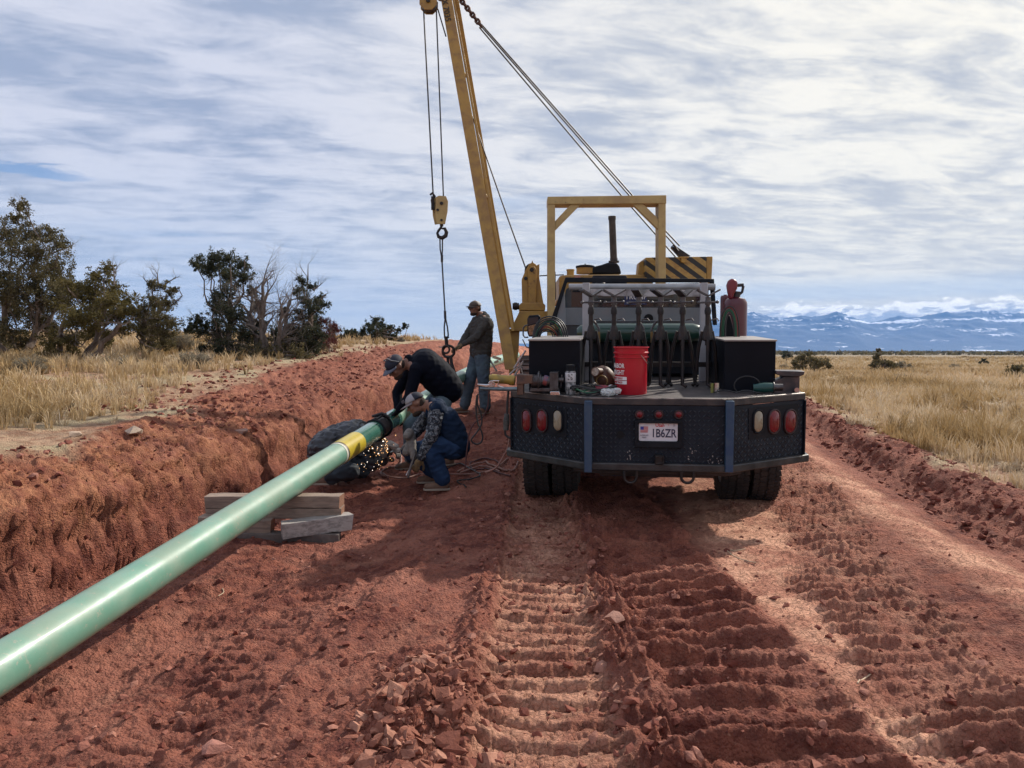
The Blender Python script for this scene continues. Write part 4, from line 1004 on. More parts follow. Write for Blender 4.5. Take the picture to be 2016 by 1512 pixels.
for (x0, x1, y0, y1) in ((1019, 1116, 799, 855), (1474, 1571, 799, 859)):
    pt, n, d = facet_n(x0); pt = pt + n * .0035
    a = TPL(x0, y0, pt, n); b_ = TPL(x1, y0, pt, n); c = TPL(x1, y1, pt, n); e = TPL(x0, y1, pt, n); c.z = e.z = (c.z + e.z) / 2; a.z = b_.z = (a.z + b_.z) / 2
    g = MB(); g.prism([a, b_, c, e], n * .002); part(g, 'lamp_plate', [blk])
for px in (1259, 1297, 1336):
    c = TL(px, 816, -.004); r = 6.2 / F * 5.75
    g = MB(); g.torus(c + Vector((0, -.006, 0)), r * 1.15, .009, (0, 1, 0), 20, 6); g.cyl(c, c + Vector((0, -.008, 0)), r * 1.2); l = part(g, 'marker_lamp', [redrim])
    g = MB(); g.sph(c + Vector((0, -.010, 0)), (r, .012, r), 16); part(g, 'lens', [lens_red], l)
# plate recess, plate
g = MB(); a = TL(1250, 827, -.004); b_ = TL(1342, 881, -.004); 
for (x0, x1, z0, z1) in ((a.x, b_.x, a.z - .02, a.z), (a.x, b_.x, b_.z, b_.z + .045), (a.x, a.x + .022, b_.z + .045, a.z - .02), (b_.x - .022, b_.x, b_.z + .045, a.z - .02)):
    g.box(((x0 + x1) / 2, -.016, (z0 + z1) / 2), (x1 - x0, .028, z1 - z0))
g.box(((a.x + b_.x) / 2, -.004, (a.z + b_.z) / 2), (b_.x - a.x - .01, .004, a.z - b_.z - .01))
part(g, 'plate_holder', [blk], bevel=.004)
a = TL(1258, 832, -.012); b_ = TL(1334, 869, -.012); pc = (a + b_) / 2; pw, ph = b_.x - a.x, a.z - b_.z
def rrect(c, w_, h_, r, n=5):
    pts = []
    for (sx, sz, q0) in ((1, 1, 0), (-1, 1, 90), (-1, -1, 180), (1, -1, 270)):
        for k in range(n + 1):
            q = RAD(q0 + 90 * k / n); pts.append(c + Vector((sx * (w_ / 2 - r) + r * math.cos(q), 0, sz * (h_ / 2 - r) + r * math.sin(q))))
    return pts
g = MB(); g.prism(rrect(pc, pw, ph, .012), (0, .002, 0)); lp = part(g, 'licence_plate', [plateW])
def ptext(s_, size, x, z, m, xs=1, bold=0, y=-.0165):
    t = text_mb(s_, size, .0006, xs, bold); place(t, (pc.x + x, y + 0, pc.z + z), (1, 0, 0), (0, 0, 1)); return t
pl = Vector((pc.x, -.0135, pc.z))
g = ptext('1B6ZR', .088, .040, -.012, 0, .74, .0014, -.0135); g.build('plate_characters', [inkB], lp, local=True, smooth=False)
g = ptext('Utah', .036, .012, .050, 0, .95, .0007, -.0135); merge(g, ptext('1', .022, .075, .052, 0, 1, 0, -.0135)); g.build('state_name', [inkR], lp, local=True, smooth=False)
g = ptext('IN GOD WE', .0125, -.103, -.026, 0, .9, 0, -.0135); merge(g, ptext('TRUST', .0125, -.103, -.042, 0, .9, 0, -.0135)); merge(g, ptext('23', .020, .115, .050, 0, .8, 0, -.0135)); g.build('plate_motto', [inkB], lp, local=True, smooth=False)
g = MB(); fx, fz = pc.x - .103, pc.z + .018
for k in range(7):
    g.box((fx + .0, -.0135, fz + .020 - k * .0067), (.056, .001, .0034), m=0)
g.box((fx - .016, -.0140, fz + .010), (.024, .0012, .024), m=1)
g.build('plate_flag', [inkR, mat('flag_blue', (.03, .05, .30), .4)], lp, local=True, smooth=False)
# hitch receiver, plug hole, recovery rings
a = TL(1298, 904, -.03); g = MB()
g.prism([a + Vector((x, -.03, z)) for x, z in ((-.032, -.032), (.032, -.032), (.032, .032), (-.032, .032))], (0, .12, 0)); g.torus(a + Vector((0, -.034, 0)), .036, .008, (0, 1, 0), 4, 6); part(g, 'hitch_receiver', [darksteel])
a = TL(1221, 855, -.006); g = MB(); g.cyl(a + Vector((0, .004, 0)), a + Vector((0, -.006, 0)), .026, n=16); part(g, 'socket', [mat('void_black', (.003, .003, .004), .9)])
for px in (1241, 1353):
    a = TL(px, 930, .0); g = MB(); r = .046
    pts = [a + Vector((-r, -.02, .03)), a + Vector((-r, -.02, -.025))] + [a + Vector((-r * math.cos(RAD(q)), -.02, -.03 - r * math.sin(RAD(q)))) for q in range(20, 161, 20)] + [a + Vector((r, -.02, -.025)), a + Vector((r, -.02, .03))]
    g.tube(pts, .011, 8); g.tube([a + Vector((-r - .02, -.02, .032)), a + Vector((r + .02, -.02, .032))], .013, 8); g.box(a + Vector((0, -.01, .045)), (.05, .03, .05)); part(g, 'recovery_ring', [darksteel])
# worn chips
g = MB(); rr = random.Random(3)
for (px, py, n) in ((1241, 898, 9), (1367, 889, 5), (1356, 902, 4), (1395, 908, 7), (1415, 908, 4)):
    for k in range(n):
        c = TL(px + rr.gauss(0, 4), py + rr.gauss(0, 5), -.004); q = rr.uniform(0, 3); w_ = rr.uniform(.003, .009)
        g.prism([c + Vector((math.cos(q + t) * w_ * f, 0, math.sin(q + t) * w_)) for t, f in ((0, 1), (1.3, .6), (3.1, 1), (4.6, .5))], (0, -.001, 0))
part(g, 'scraped_patch', [mat('bare_scrape', (.28, .27, .27), .5, .4)], smooth=False)

# ---------------- running gear
g = MB(); g.cyl((-1.0, 1.65, .40), (1.0, 1.65, .40), .05); g.sph((0, 1.65, .40), (.17, .19, .17), 16); g.box((-.42, 1.65, .52), (.08, 1.2, .06)); g.box((.42, 1.65, .52), (.08, 1.2, .06)); g.cyl((0, 1.6, .42), (0, 5.0, .5), .04); part(g, 'rear_axle', [darksteel], bevel=.0)
g = MB(); g.box((-.43, 3.4, .62), (.08, 5.6, .16)); g.box((.43, 3.4, .62), (.08, 5.6, .16)); g.cyl((-1, 5.55, .40), (1, 5.55, .40), .05); part(g, 'chassis', [darksteel], bevel=.005)
def tyre(x, y, w_=.235, R=.405, sunk=0, seed=0):
    prof = [(R * .62, -w_ * .42), (R * .80, -w_ * .52), (R * .93, -w_ * .50), (R * .985, -w_ * .42), (R, -w_ * .2), (R, w_ * .2), (R * .985, w_ * .42), (R * .93, w_ * .50), (R * .80, w_ * .52), (R * .62, w_ * .42)]
    g = MB(); g.lathe(prof, (x, y, R - sunk), (1, 0, 0), 64)
    # tread blocks
    n = 46
    for k in range(n):
        for j, xo in enumerate((-.40, -.15, .15, .40)):
            q = 2 * math.pi * (k + (.5 if j % 2 else 0)) / n; w2 = .19 * w_ if j in (0, 3) else .23 * w_
            c = Vector((x + xo * w_, y + math.cos(q) * (R + .003 - (.006 if j in (0, 3) else 0)), R - sunk + math.sin(q) * (R + .003 - (.006 if j in (0, 3) else 0))))
            rot = Matrix.Rotation(q, 3, 'X') @ Matrix.Rotation(.22 * (1 if j % 2 else -1), 3, 'Y')
            g.box(c, (w2, .016, 2 * math.pi * R / n * .84), rot)
    o = part(g, 'tyre', [rubber], ang=30)
    g = MB(); g.lathe([(.02, w_ * .1), (R * .25, w_ * .12), (R * .45, w_ * .02), (R * .56, w_ * .35), (R * .64, w_ * .42), (R * .64, -w_ * .42), (R * .5, -w_ * .3), (R * .2, -w_ * .3), (.02, -w_ * .3)], (x, y, R - sunk), (1, 0, 0), 32); part(g, 'rim', [grey_metal], o)
for x in (-1.045, -.775, .775, 1.045): tyre(x, 1.65)
for x in (-.98, .98): tyre(x, 5.55)

# ---------------- cab and body ahead of the bed (all positions from the photo, depth from truck length)
YC = 3.25
def TX(px, py, yl): return TL(px, py, yl)
roofz = TL(1250, 557, YC).z; xl = TL(1092, 640, YC).x; xr = TL(1412, 640, YC).x
g = MB()   # cab shell
sec = lambda y, zt_, ins, zb_=.55: [Vector((xl, y, zb_)), Vector((xr, y, zb_)), Vector((xr, y, 1.30)), Vector((xr - ins, y, zt_ - .06)), Vector((xr - ins - .08, y, zt_)), Vector((xl + ins + .08, y, zt_)), Vector((xl + ins, y, zt_ - .06)), Vector((xl, y, 1.30))]
secs = [sec(YC, roofz - .01, .13), sec(YC + .3, roofz, .12), sec(YC + 1.5, roofz, .13), sec(YC + 2.0, 1.42, .04), sec(YC + 3.0, 1.30, .04), sec(YC + 3.2, 1.1, .03)]
for i in range(len(secs) - 1):
    n = 8; g.add(secs[i] + secs[i + 1], [(j, (j + 1) % n, n + (j + 1) % n, n + j) for j in range(n)])
g.add(secs[0], [list(range(8))]); g.add(secs[-1], [list(range(8))])
cab = part(g, 'cab', [slate], bevel=.02)
g = MB(); g.prism([TL(a, b_, YC - .004) for a, b_ in ((1125, 604), (1395, 604), (1395, 566), (1125, 566))], (0, .006, 0)); part(g, 'rear_window', [glassm], cab)
g = MB(); g.prism([TL(a, b_, YC - .012) for a, b_ in ((1113, 640), (1392, 640), (1392, 606), (1113, 606))], (0, .010, 0)); part(g, 'back_panel', [whitecab], cab, bevel=.003)
for sx in (xl - .003, xr + .003):
    g = MB(); g.prism([Vector((sx, y, z)) for y, z in ((YC + .25, 1.38), (YC + .28, roofz - .14), (YC + 1.35, roofz - .14), (YC + 1.75, 1.38))], (.004 if sx > 0 else -.004, 0, 0)); 
    for v in g.v: v.x += (-.10 if sx > 0 else .10) * max(0, (v.z - 1.38) / .5)
    part(g, 'side_window', [glassm], cab)
g = MB(); g.box((0, YC + 3.22, .62), (1.9, .16, .24)); part(g, 'front_bumper', [chrome], bevel=.03)
g = MB(); g.lathe([(.055, 0), (.06, .02), (.05, .035), (.01, .04)], TL(1182, 561, YC + .5), (0, 0, 1), 16); part(g, 'roof_vent', [darksteel], cab)
# sticker in the rear window
sk = TL(1252, 592, YC - .012); mpp = (YC + 5.9) / F
g = MB(); g.prism([TL(a, b_, YC - .008) for a, b_ in ((1229, 580), (1273, 580), (1273, 600), (1229, 600))], (0, .003, 0)); st = part(g, 'window_sticker', [mat('sticker_navy', (.02, .03, .11), .35)], cab)
t = text_mb('TRUMP', 13 * mpp, .0008, 1.0, .001); place(t, TL(1252, 585, YC - .010), (1, 0, 0), UP); t2 = text_mb('NO MOR          IT', 4.5 * mpp, .0008, 1.0, .0004); place(t2, TL(1252, 596, YC - .010), (1, 0, 0), UP); merge(t, t2)
t.build('sticker_letters', [whitep], st, local=True, smooth=False) if False else part(t, 'sticker_letters', [whitep], cab, smooth=False)
# black headache rack with slanted sides
YR = 2.95
g = MB(); tpoly(g, [(1081, 640), (1091, 640), (1116, 556), (1398, 556), (1404, 640), (1412, 640), (1406, 549), (1113, 546)], YR, .06); part(g, 'headache_rack', [blk], bevel=.006)
g = MB(); tpoly(g, [(1093, 622), (1111, 574), (1115, 640), (1095, 640)], YR + .02, .03); part(g, 'side_panel', [whitecab], bevel=.003)
g = MB(); a = TL(1120, 565, YR - .08); b_ = TL(1408, 565, YR - .08); g.cyl(a, b_, .036, n=20); part(g, 'rack_roller', [mat('grey_tube', (.34, .36, .38), .35, .2, (.16, .17, .18), 4, .7, dust=.2)])
# white pipe rack: posts and notched cross plate
YW = 1.55
for (x0, x1) in ((1147, 1161), (1379, 1393)):
    g = MB(); a = TL(x0, 557, YW); b_ = TL(x1, 557, YW); g.box(((a.x + b_.x) / 2, YW, (a.z + DK) / 2), (b_.x - a.x, .07, a.z - DK)); part(g, 'rack_post', [white_metal], bevel=.005)
g = MB(); tpoly(g, [(1161, 569), (1379, 571), (1379, 584), (1340, 584), (1330, 579), (1300, 584), (1260, 584), (1215, 583), (1190, 583), (1161, 580)], YW - .01, .012)
g.prism([TL(1161, 570, YW), TL(1379, 572, YW), TL(1379, 572, YW) + Vector((0, .12, -.01)), TL(1161, 570, YW) + Vector((0, .12, -.01))], (0, 0, -.008)); part(g, 'cross_plate', [mat('greasy_white', (.42, .41, .42), .5, 0, (.12, .10, .10), 7, .9)], bevel=.002)
g = MB(); a = TL(1150, 717, YW - .16); b_ = TL(1400, 718, YW - .16); g.box(((a.x + b_.x) / 2, YW - .16, a.z), (b_.x - a.x, .03, .045)); g.box((a.x + .02, YW - .08, a.z), (.04, .16, .03)); g.box((b_.x - .02, YW - .08, b_.z), (.04, .16, .03)); part(g, 'stand_rail', [darksteel], bevel=.003)
g = MB(); g.prism([TL(1161, 669, YW + .5), TL(1390, 669, YW + .5), TL(1390, 677, YW + .5), TL(1161, 677, YW + .5)], (0, .05, 0)); g.prism([TL(1161, 690, YW + .5), TL(1390, 690, YW + .5), TL(1390, 694, YW + .5), TL(1161, 694, YW + .5)], (0, .05, 0)); part(g, 'ladder_rail', [white_metal], bevel=.003)
# welder housing between rack and cab
g = MB(); a = TL(1165, 640, 2.0); b_ = TL(1385, 640, 2.0); g.box(((a.x + b_.x) / 2, 2.35, (a.z + DK) / 2 - .06), (b_.x - a.x, .62, a.z - DK - .16)); part(g, 'welder_housing', [blk], bevel=.02)
g = MB(); g.prism([TL(a, b_, 1.98) for a, b_ in ((1165, 636), (1345, 636), (1345, 631), (1165, 631))], (0, .3, 0)); part(g, 'housing_lid', [slate], bevel=.003)
g = MB(); c = TL(1277, 627, YC - .03); g.cyl(c, c + Vector((0, .016, 0)), .052, n=20); part(g, 'fuel_port', [mat('void_black', (.003, .003, .004), .9)])
g = MB(); c0 = TL(1136, 655, 1.95); c1 = TL(1384, 655, 1.95); r = 17.5 / F * 7.9; g.tube([c0, c0 + Vector((.03, 0, 0)), c0 + Vector((.10, 0, 0)), c1 - Vector((.10, 0, 0)), c1 - Vector((.03, 0, 0)), c1], [.045, r * .8, r, r, r * .8, .045], 24); part(g, 'strapped_tank', [tankgrn])
# tool boxes
def tbox(x0, x1, yl, zt_, dep, nm='tool_box'):
    a = TL(x0, zt_, yl); b_ = TL(x1, zt_, yl); h_ = a.z - DK
    g = MB(); g.box(((a.x + b_.x) / 2, yl + dep / 2, DK + (h_ - .012) / 2 + .002), (b_.x - a.x, dep, h_ - .014)); o = part(g, nm, [blkbox], bevel=.004)
    g = MB(); g.box(((a.x + b_.x) / 2, yl + dep / 2 - .006, a.z - .006), (b_.x - a.x + .012, dep + .02, .014)); part(g, 'lid', [boxlid], o, bevel=.003); return o
tbox(1041, 1142, .42, 668, 1.05); tbox(1427, 1528, .62, 669, 1.05)
# mirror (driver side) on tubular arms
MY = 4.35
g = MB(); p = [(1038, 628), (1041, 621), (1060, 619.5), (1064, 624), (1061, 640), (1055, 663), (1041, 663), (1038, 655)]; tpoly(g, p, MY, .05); mi = part(g, 'door_mirror', [blk], bevel=.012)
g = MB(); tpoly(g, [(1040, 642), (1059, 637), (1054, 660), (1041, 660)], MY - .004, .003); tpoly(g, [(1040, 640), (1040, 626), (1059, 624), (1059.5, 635)], MY - .004, .003, 1); part(g, 'mirror_glass', [mat('mirror_painted_trees', (.30, .34, .30), .08, .9, (.10, .13, .09), 40, .9), mat('mirror_painted_sky', (.05, .06, .08), .1, .6)], mi)  # reflected trees and sky painted on the glass as two tones
g = MB(); g.tube([TL(1040, 664, MY), TL(1033, 664, MY), TL(1030, 660, MY), TL(1030, 646, MY), TL(1034, 641, MY), TL(1040, 640, MY)], .010, 8); g.tube([TL(1029, 668, MY), TL(1036, 683, MY), TL(1060, 690, MY)], .008, 8); part(g, 'mirror_arm', [steel], mi)

# vise and stub bench at the left rear corner, with its swing arm
YV = .20
g = MB(); a = TL(1017, 737, YV); b_ = TL(1030, 776, YV); g.box(((a.x + b_.x) / 2, YV + .05, (a.z + DK) / 2), (b_.x - a.x, .08, a.z - DK)); 
g.prism([TL(1017, 737, YV), TL(1048, 739, YV), TL(1048, 755, YV), TL(1017, 757, YV)], (0, .08, 0)); part(g, 'corner_bracket', [mat('rusty_bracket', (.085, .060, .055), .6, .4, (.16, .09, .06), 12, .8)], bevel=.004)
def tcyl(g, p0, p1, r, n=20): g.cyl(p0, p1, r, n=n)
YV2 = .30
g = MB(); y0 = 750
tcyl(g, TL(1046, y0, YV2), TL(1066, y0, YV2), .052); tcyl(g, TL(1060, y0 - 1, YV2), TL(1063, y0 - 1, YV2), .075); tcyl(g, TL(1066, y0, YV2), TL(1094, y0, YV2), .040)
g.prism([TL(1082, 733, YV2 - .05), TL(1099, 733, YV2 - .05), TL(1099, 769, YV2 - .05), TL(1082, 769, YV2 - .05)], (0, .10, 0)); tcyl(g, TL(1099, 748, YV2), TL(1110, 748, YV2), .020)
g.prism([TL(1044, 764, YV2 - .04), TL(1100, 764, YV2 - .04), TL(1102, 771, YV2 - .04), TL(1042, 771, YV2 - .04)], (0, .12, 0)); g.tube([TL(1106, 738, YV2), TL(1104, 764, YV2)], .008, 8); part(g, 'pipe_vise', [steel], bevel=.004)
g = MB(); tcyl(g, TL(1070, y0 - 2, YV2 - .004), TL(1078, y0, YV2 - .004), .042); part(g, 'vise_band', [mat('faded_red_blue', (.24, .06, .06), .5, 0, (.05, .09, .18), 16, 1.0)])
g = MB(); g.prism([TL(1083, 771, YV - .1), TL(1101, 771, YV - .1), TL(1103, 778, YV - .1), TL(1083, 778, YV - .1)], (0, .05, 0)); part(g, 'vise_foot', [chrome], bevel=.003)
g = MB(); g.tube([TL(1018, 766, YV), TL(985, 766, YV), TL(945, 765, YV)], [.018, .016, .012], 8); arm = part(g, 'swing_arm', [mat('blued_steel', (.10, .14, .16), .35, .6, (.2, .24, .26), 20, .7)])
g = MB(); tcyl(g, TL(968, 745, YV + .12), TL(1014, 749, YV + .12), .036); tcyl(g, TL(1003, 748, YV + .12), TL(1013, 749, YV + .12), .041); tcyl(g, TL(964, 745, YV + .12), TL(971, 745, YV + .12), .030); part(g, 'yellow_roller', [mat('worn_yellow', (.36, .24, .04), .45, 0, (.16, .13, .05), 12, .8)], arm)
g = MB(); g.tube([TL(940, 757, YV), TL(958, 760, YV), TL(970, 757, YV)], [.006, .014, .010], 6); g.tube([TL(962, 764, YV), TL(972, 750, YV), TL(982, 750, YV), TL(980, 760, YV), TL(992, 764, YV)], .008, 6); g.torus(TL(968, 756, YV), .022, .006, (0, 1, 0), 14, 6); part(g, 'clamp', [chrome], arm)
g = MB()
for a_, b2 in (((1003, 738), (1031, 711)), ((1031, 711), (1012, 741)), ((1022, 712), (1030, 737)), ((1035, 690), (1012, 725)), ((1012, 738), (1040, 742))): g.tube([TL(*a_, YV + .35), TL(*b2, YV + .35)], .008, 6)
part(g, 'wire_frame', [mat('bright_rod', (.35, .33, .33), .35, .8)])
# vise at the right rear corner
g = MB(); YB = .55
tpoly(g, [(1528, 730), (1585, 731), (1583, 738), (1573, 742), (1540, 741), (1528, 737)], YB, .16)
tpoly(g, [(1541, 741), (1575, 741), (1574, 770), (1562, 772), (1560, 776), (1522, 778), (1524, 750), (1541, 744)], YB + .02, .13)
g.cyl(TL(1569, 768, YB - .03), TL(1569, 768, YB + .1), .020, n=6); part(g, 'bench_vise', [mat('dark_vise', (.050, .048, .055), .4, .5, (.14, .10, .10), 9, .8)], bevel=.006)
g = MB(); g.cyl(TL(1569, 768, YB - .035), TL(1569, 768, YB - .02), .019, n=16); part(g, 'vise_bolt', [mat('copper_bolt', (.45, .24, .19), .35, .6)])
g = MB(); tpoly(g, [(1567, 778), (1572, 776), (1572, 805), (1570, 812), (1566, 804)], YB - .04, .01); part(g, 'vise_tongue', [mat('pale_tape', (.42, .33, .25), .6)])
# chequer-like sunlight on the rim put into pale ridges at the right deck corner
g = MB()
for k in range(16):
    t = k / 15; px = 1425 + 95 * t; py = 787 - 10.5 * t; c = TPL(px, py, (0, 0, DK), (0, 0, 1)); g.box(c + Vector((0, .01, .002)), (.010, .045, .005), Matrix.Rotation(.5, 3, 'Z'))
part(g, 'rim_light_ridges', [mat('rim_light_pale', (.42, .38, .34), .4, .5)])
# front mudflap-like inner guards
for sx in (-1, 1):
    g = MB(); pts = [Vector((sx * .91, 1.65 + math.cos(RAD(q)) * .47, .42 + math.sin(RAD(q)) * .47)) for q in range(10, 171, 16)]
    for i in range(len(pts) - 1): g.prism([pts[i] + Vector((-.25, 0, 0)), pts[i] + Vector((.25, 0, 0)), pts[i + 1] + Vector((.25, 0, 0)), pts[i + 1] + Vector((-.25, 0, 0))], (0, 0, .008))
    part(g, 'wheel_guard', [blk])

# ================================================================== THINGS CARRIED ON THE TRUCK (top level)
def onbed(name, base_local, label, cat, group=None):
    w_ = TRM @ Vector(base_local); return empty(name, None, label, cat, group, TRM @ Matrix.Translation(Vector(base_local)))
def WB(mb): mb.v = [TRM @ v for v in mb.v]; return mb
# pipe stands
def vstand(px, splay, tw, label, handle=1, vrot=0.0):
    c = TL(px, 770, .95); x0 = c.x; y0 = .95; zt_ = TL(px, 578, .95).z
    root = onbed('pipe_stand', (x0, y0, DK), label, 'pipe stand', 'folding pipe stands leaning on the rail')
    X = lambda dx, dz, dy=0: Vector((x0 + dx, y0 + dy, DK + dz)); H = zt_ - DK
    g = MB(); g.cyl(X(0, H * .45), X(0, H * .80), .020, n=14); g.lathe([(.026, 0), (.029, .03), (.022, .06)], X(0, H * .78), (0, 0, 1), 14)
    g.lathe([(.024, 0), (.050, -.09), (.049, -.12), (.03, -.13)], X(0, H * .66), (0, 0, 1), 6); g.build('column', [darksteel], root, smooth=True) if False else WB(g).build('column', [darksteel], root)
    g = MB(); g.cyl(X(0, H * .78), X(0, H * .96), .017, n=12)
    for k in range(9): g.torus(X(0, H * (.80 + .016 * k)), .018, .004, (0, 0, 1), 12, 5)
    WB(g).build('screw', [steel], root)
    for i, q in enumerate((-1, 0, 1)):
        g = MB(); ex = q * splay * .085; ey = (-.06 if q == 0 else .05)
        f0 = X(q * .040, H * .60, ey * .4); f1 = X(ex + q * .01, .02, ey * 1.2); g.tube([f0, f0.lerp(f1, .3) + Vector((q * .012, 0, 0)), f1], .0155, 10)
        g.tube([f1 + Vector((0, 0, .012)), f1 + Vector((q * .018 + (.03 if q == 0 else 0), -.02, -.008))], .014, 8); WB(g).build('leg', [darksteel], root)
    g = MB(); a = X(0, H * .965)
    for sgn in (-1, 1):
        d = Vector((sgn * math.cos(RAD(28)), 0, math.sin(RAD(28)))); rz = Matrix.Rotation(vrot, 3, 'Z'); d = rz @ d; pr = rz @ Vector((0, .034, 0))
        g.prism([a - pr, a + pr, a + pr + d * .115, a - pr + d * .115], rz @ Vector((-sgn * .006, 0, .012)))
    g.cyl(X(0, H * .93), a, .022, n=10); WB(g).build('vee_head', [steel], root)
    g = MB(); h0 = X(-.075, H * .905, -.02); h1 = X(.075, H * .91, -.02); g.tube([h0, h1], .0085, 8); g.sph(h0, .015, 10); g.sph(h1, .015, 10)
    g.lathe([(.024, -.02), (.026, 0), (.024, .02)], X(0, H * .905), (0, 0, 1), 8); WB(g).build('turn_handle', [steel], root)
    g = MB(); g.tube([X(.028, H * .72, -.01), X(.075, H * .735, -.03), X(.088, H * .71, -.03)], .006, 6); WB(g).build('lock_lever', [steel], root)
    return root
vstand(1163, 1.0, .1, 'pipe stand farthest left on the truck bed, against the white post', vrot=.6); vstand(1208, 1.1, .1, 'second pipe stand from the left, behind the welding hood', vrot=.2); vstand(1256, .8, .1, 'pipe stand directly behind the red bucket', vrot=1.2)
vstand(1299, .9, .1, 'pipe stand just right of the red bucket', vrot=.7); vstand(1342, 1.3, .1, 'pipe stand second from the right, legs splayed widest', vrot=.9); vstand(1391, 1.0, .1, 'pipe stand nearest the right-hand tool box', vrot=0)
# clamps with worn yellow jaws hanging between the stands
for i, (px, lb) in enumerate(((1179, 'hanging clamp with yellow jaw between the first two stands'), (1267, 'hanging clamp with yellow jaw above the bucket rim'), (1283, 'hanging clamp with yellow jaw right above the bucket handle'))):
    p = TL(px, 640, 1.2); root = onbed('hanging_clamp', p - Vector((0, 0, .12)), lb, 'clamp', 'clamps hanging on the rack')
    sg = -1 if i < 2 else 1
    g = MB(); g.tube([TL(px + sg * 10, 632, 1.2), TL(px + sg * 4, 640, 1.2), TL(px, 647, 1.2), TL(px, 655, 1.2)], .011, 8); WB(g).build('hook', [steel], root)
    g = MB(); g.box(TL(px, 664, 1.2), (.022, .03, .10)); WB(g).build('jaw', [mat('jaw_ochre', (.22, .13, .035), .6, 0, (.10, .07, .04), 20, .8)], root, bevel=.004)
# bucket
bl = TL(1242, 773, .38); bl.z = DK
root = onbed('bucket', bl, 'bright red plastic bucket with white lettering, standing on the truck bed', 'bucket')
Wd = 6.15 / F; h_ = .37; r1 = 33.5 * Wd; r0 = 30.0 * Wd
g = MB(); prof = [(0.001, .004), (r0, .0), (r0 + .003, .012), (r1 - .012, h_ - .085), (r1 + .001, h_ - .082), (r1 + .001, h_ - .074), (r1 - .008, h_ - .070), (r1 - .007, h_ - .052), (r1 + .003, h_ - .049), (r1 + .003, h_ - .041), (r1 - .006, h_ - .036), (r1 - .005, h_ - .010), (r1 + .004, h_ - .006), (r1 + .004, h_), (r1 - .006, h_), (r0 - .008, .01), (0.001, .012)]
g.lathe(prof, bl, (0, 0, 1), 48); WB(g).build('shell', [redp], root, ang=45)
g = MB(); g.tube([bl + Vector((r1 * .93, -.035, h_ - .06)), bl + Vector((r1 * .80, -.085, h_ - .075)), bl + Vector((r1 * .5, -r1 * .93, h_ - .10)), bl + Vector((r1 * .96, -r1 * .50, h_ - .15))] if False else [bl + Vector((r1 * .55, -r1 * .86, h_ - .062)), bl + Vector((r1 * .72, -r1 * .76, h_ - .09)), bl + Vector((r1 * .90, -r1 * .52, h_ - .125))], .003, 6); WB(g).build('handle', [mat('wire_handle', (.5, .42, .40), .4, .5)], root)
def wrap(txt, size, zc, lead, spread_=1.0, invert=False):
    t = text_mb(txt, size, .0005, .78, size * .02)
    out_ = MB(); th0 = RAD(lead)
    rz = r0 + (r1 - r0) * zc / h_ + .0015
    out_.v = [bl + Vector((math.sin(th0 + v.x / rz) * (rz + v.z), -math.cos(th0 + v.x / rz) * (rz + v.z), zc + v.y)) for v in t.v]; out_.f = t.f; out_.m = t.m; return out_
LD = -58
g = wrap('HARBOR', .050, .225, LD); merge(g, wrap('FREIGHT', .050, .172, LD))
for (zc, hh) in ((.128, .026), (.096, .026)):
    n = 14; rz = r0 + (r1 - r0) * zc / h_ + .001; vs = []
    for k in range(n + 1):
        q = RAD(LD - 42 + 84 * k / n)
        for zz in (-hh / 2, hh / 2): vs.append(bl + Vector((math.sin(q) * rz, -math.cos(q) * rz, zc + zz)))
    g.add(vs, [(2 * k, 2 * k + 2, 2 * k + 3, 2 * k + 1) for k in range(n)])
WB(g).build('lettering', [whitep], root, smooth=False)
g = wrap('QUALITY TOOLS', .020, .128, LD); merge(g, wrap('LOWEST PRICES', .020, .096, LD)); 
c0 = bl.copy(); g.v = [c0 + (v - c0) * 1.0 + Vector(((v - c0).x, (v - c0).y, 0)).normalized() * .0018 for v in g.v]; WB(g).build('small_lettering', [redp], root, smooth=False)
# spray can
c = TL(1123, 772, .30); c.z = DK; root = onbed('spray_can', c, 'black and white spray can beside the left tool box', 'spray can')
r = 10.5 * 6.1 / F; H = .235
g = MB(); g.lathe([(.001, 0), (r, .0), (r, .175), (r * .72, .195)], c, (0, 0, 1), 24); WB(g).build('can', [mat('can_print', (.05, .05, .055), .35, .2, (.45, .45, .46), 28, .75)], root)
g = MB(); g.lathe([(r * .99, 0), (r * 1.015, .002), (r * 1.015, .072), (r * .99, .074)], c + Vector((0, 0, .098)), (0, 0, 1), 24); WB(g).build('label_band', [mat('can_white', (.55, .55, .57), .4)], root)
g = MB(); g.lathe([(r * .86, 0), (r * .88, .050), (r * .7, .055), (.001, .055)], c + Vector((0, 0, .180)), (0, 0, 1), 24); WB(g).build('cap', [blk], root)
t = text_mb('S', .080, .0006, 1.15, .002); g = MB(); rz = r * 1.025; g.v = [c + Vector((math.sin(v.x / rz) * rz, -math.cos(v.x / rz) * rz, .135 + v.y)) for v in t.v]; g.f = t.f; g.m = t.m; WB(g).build('emblem', [blk], root, smooth=False)
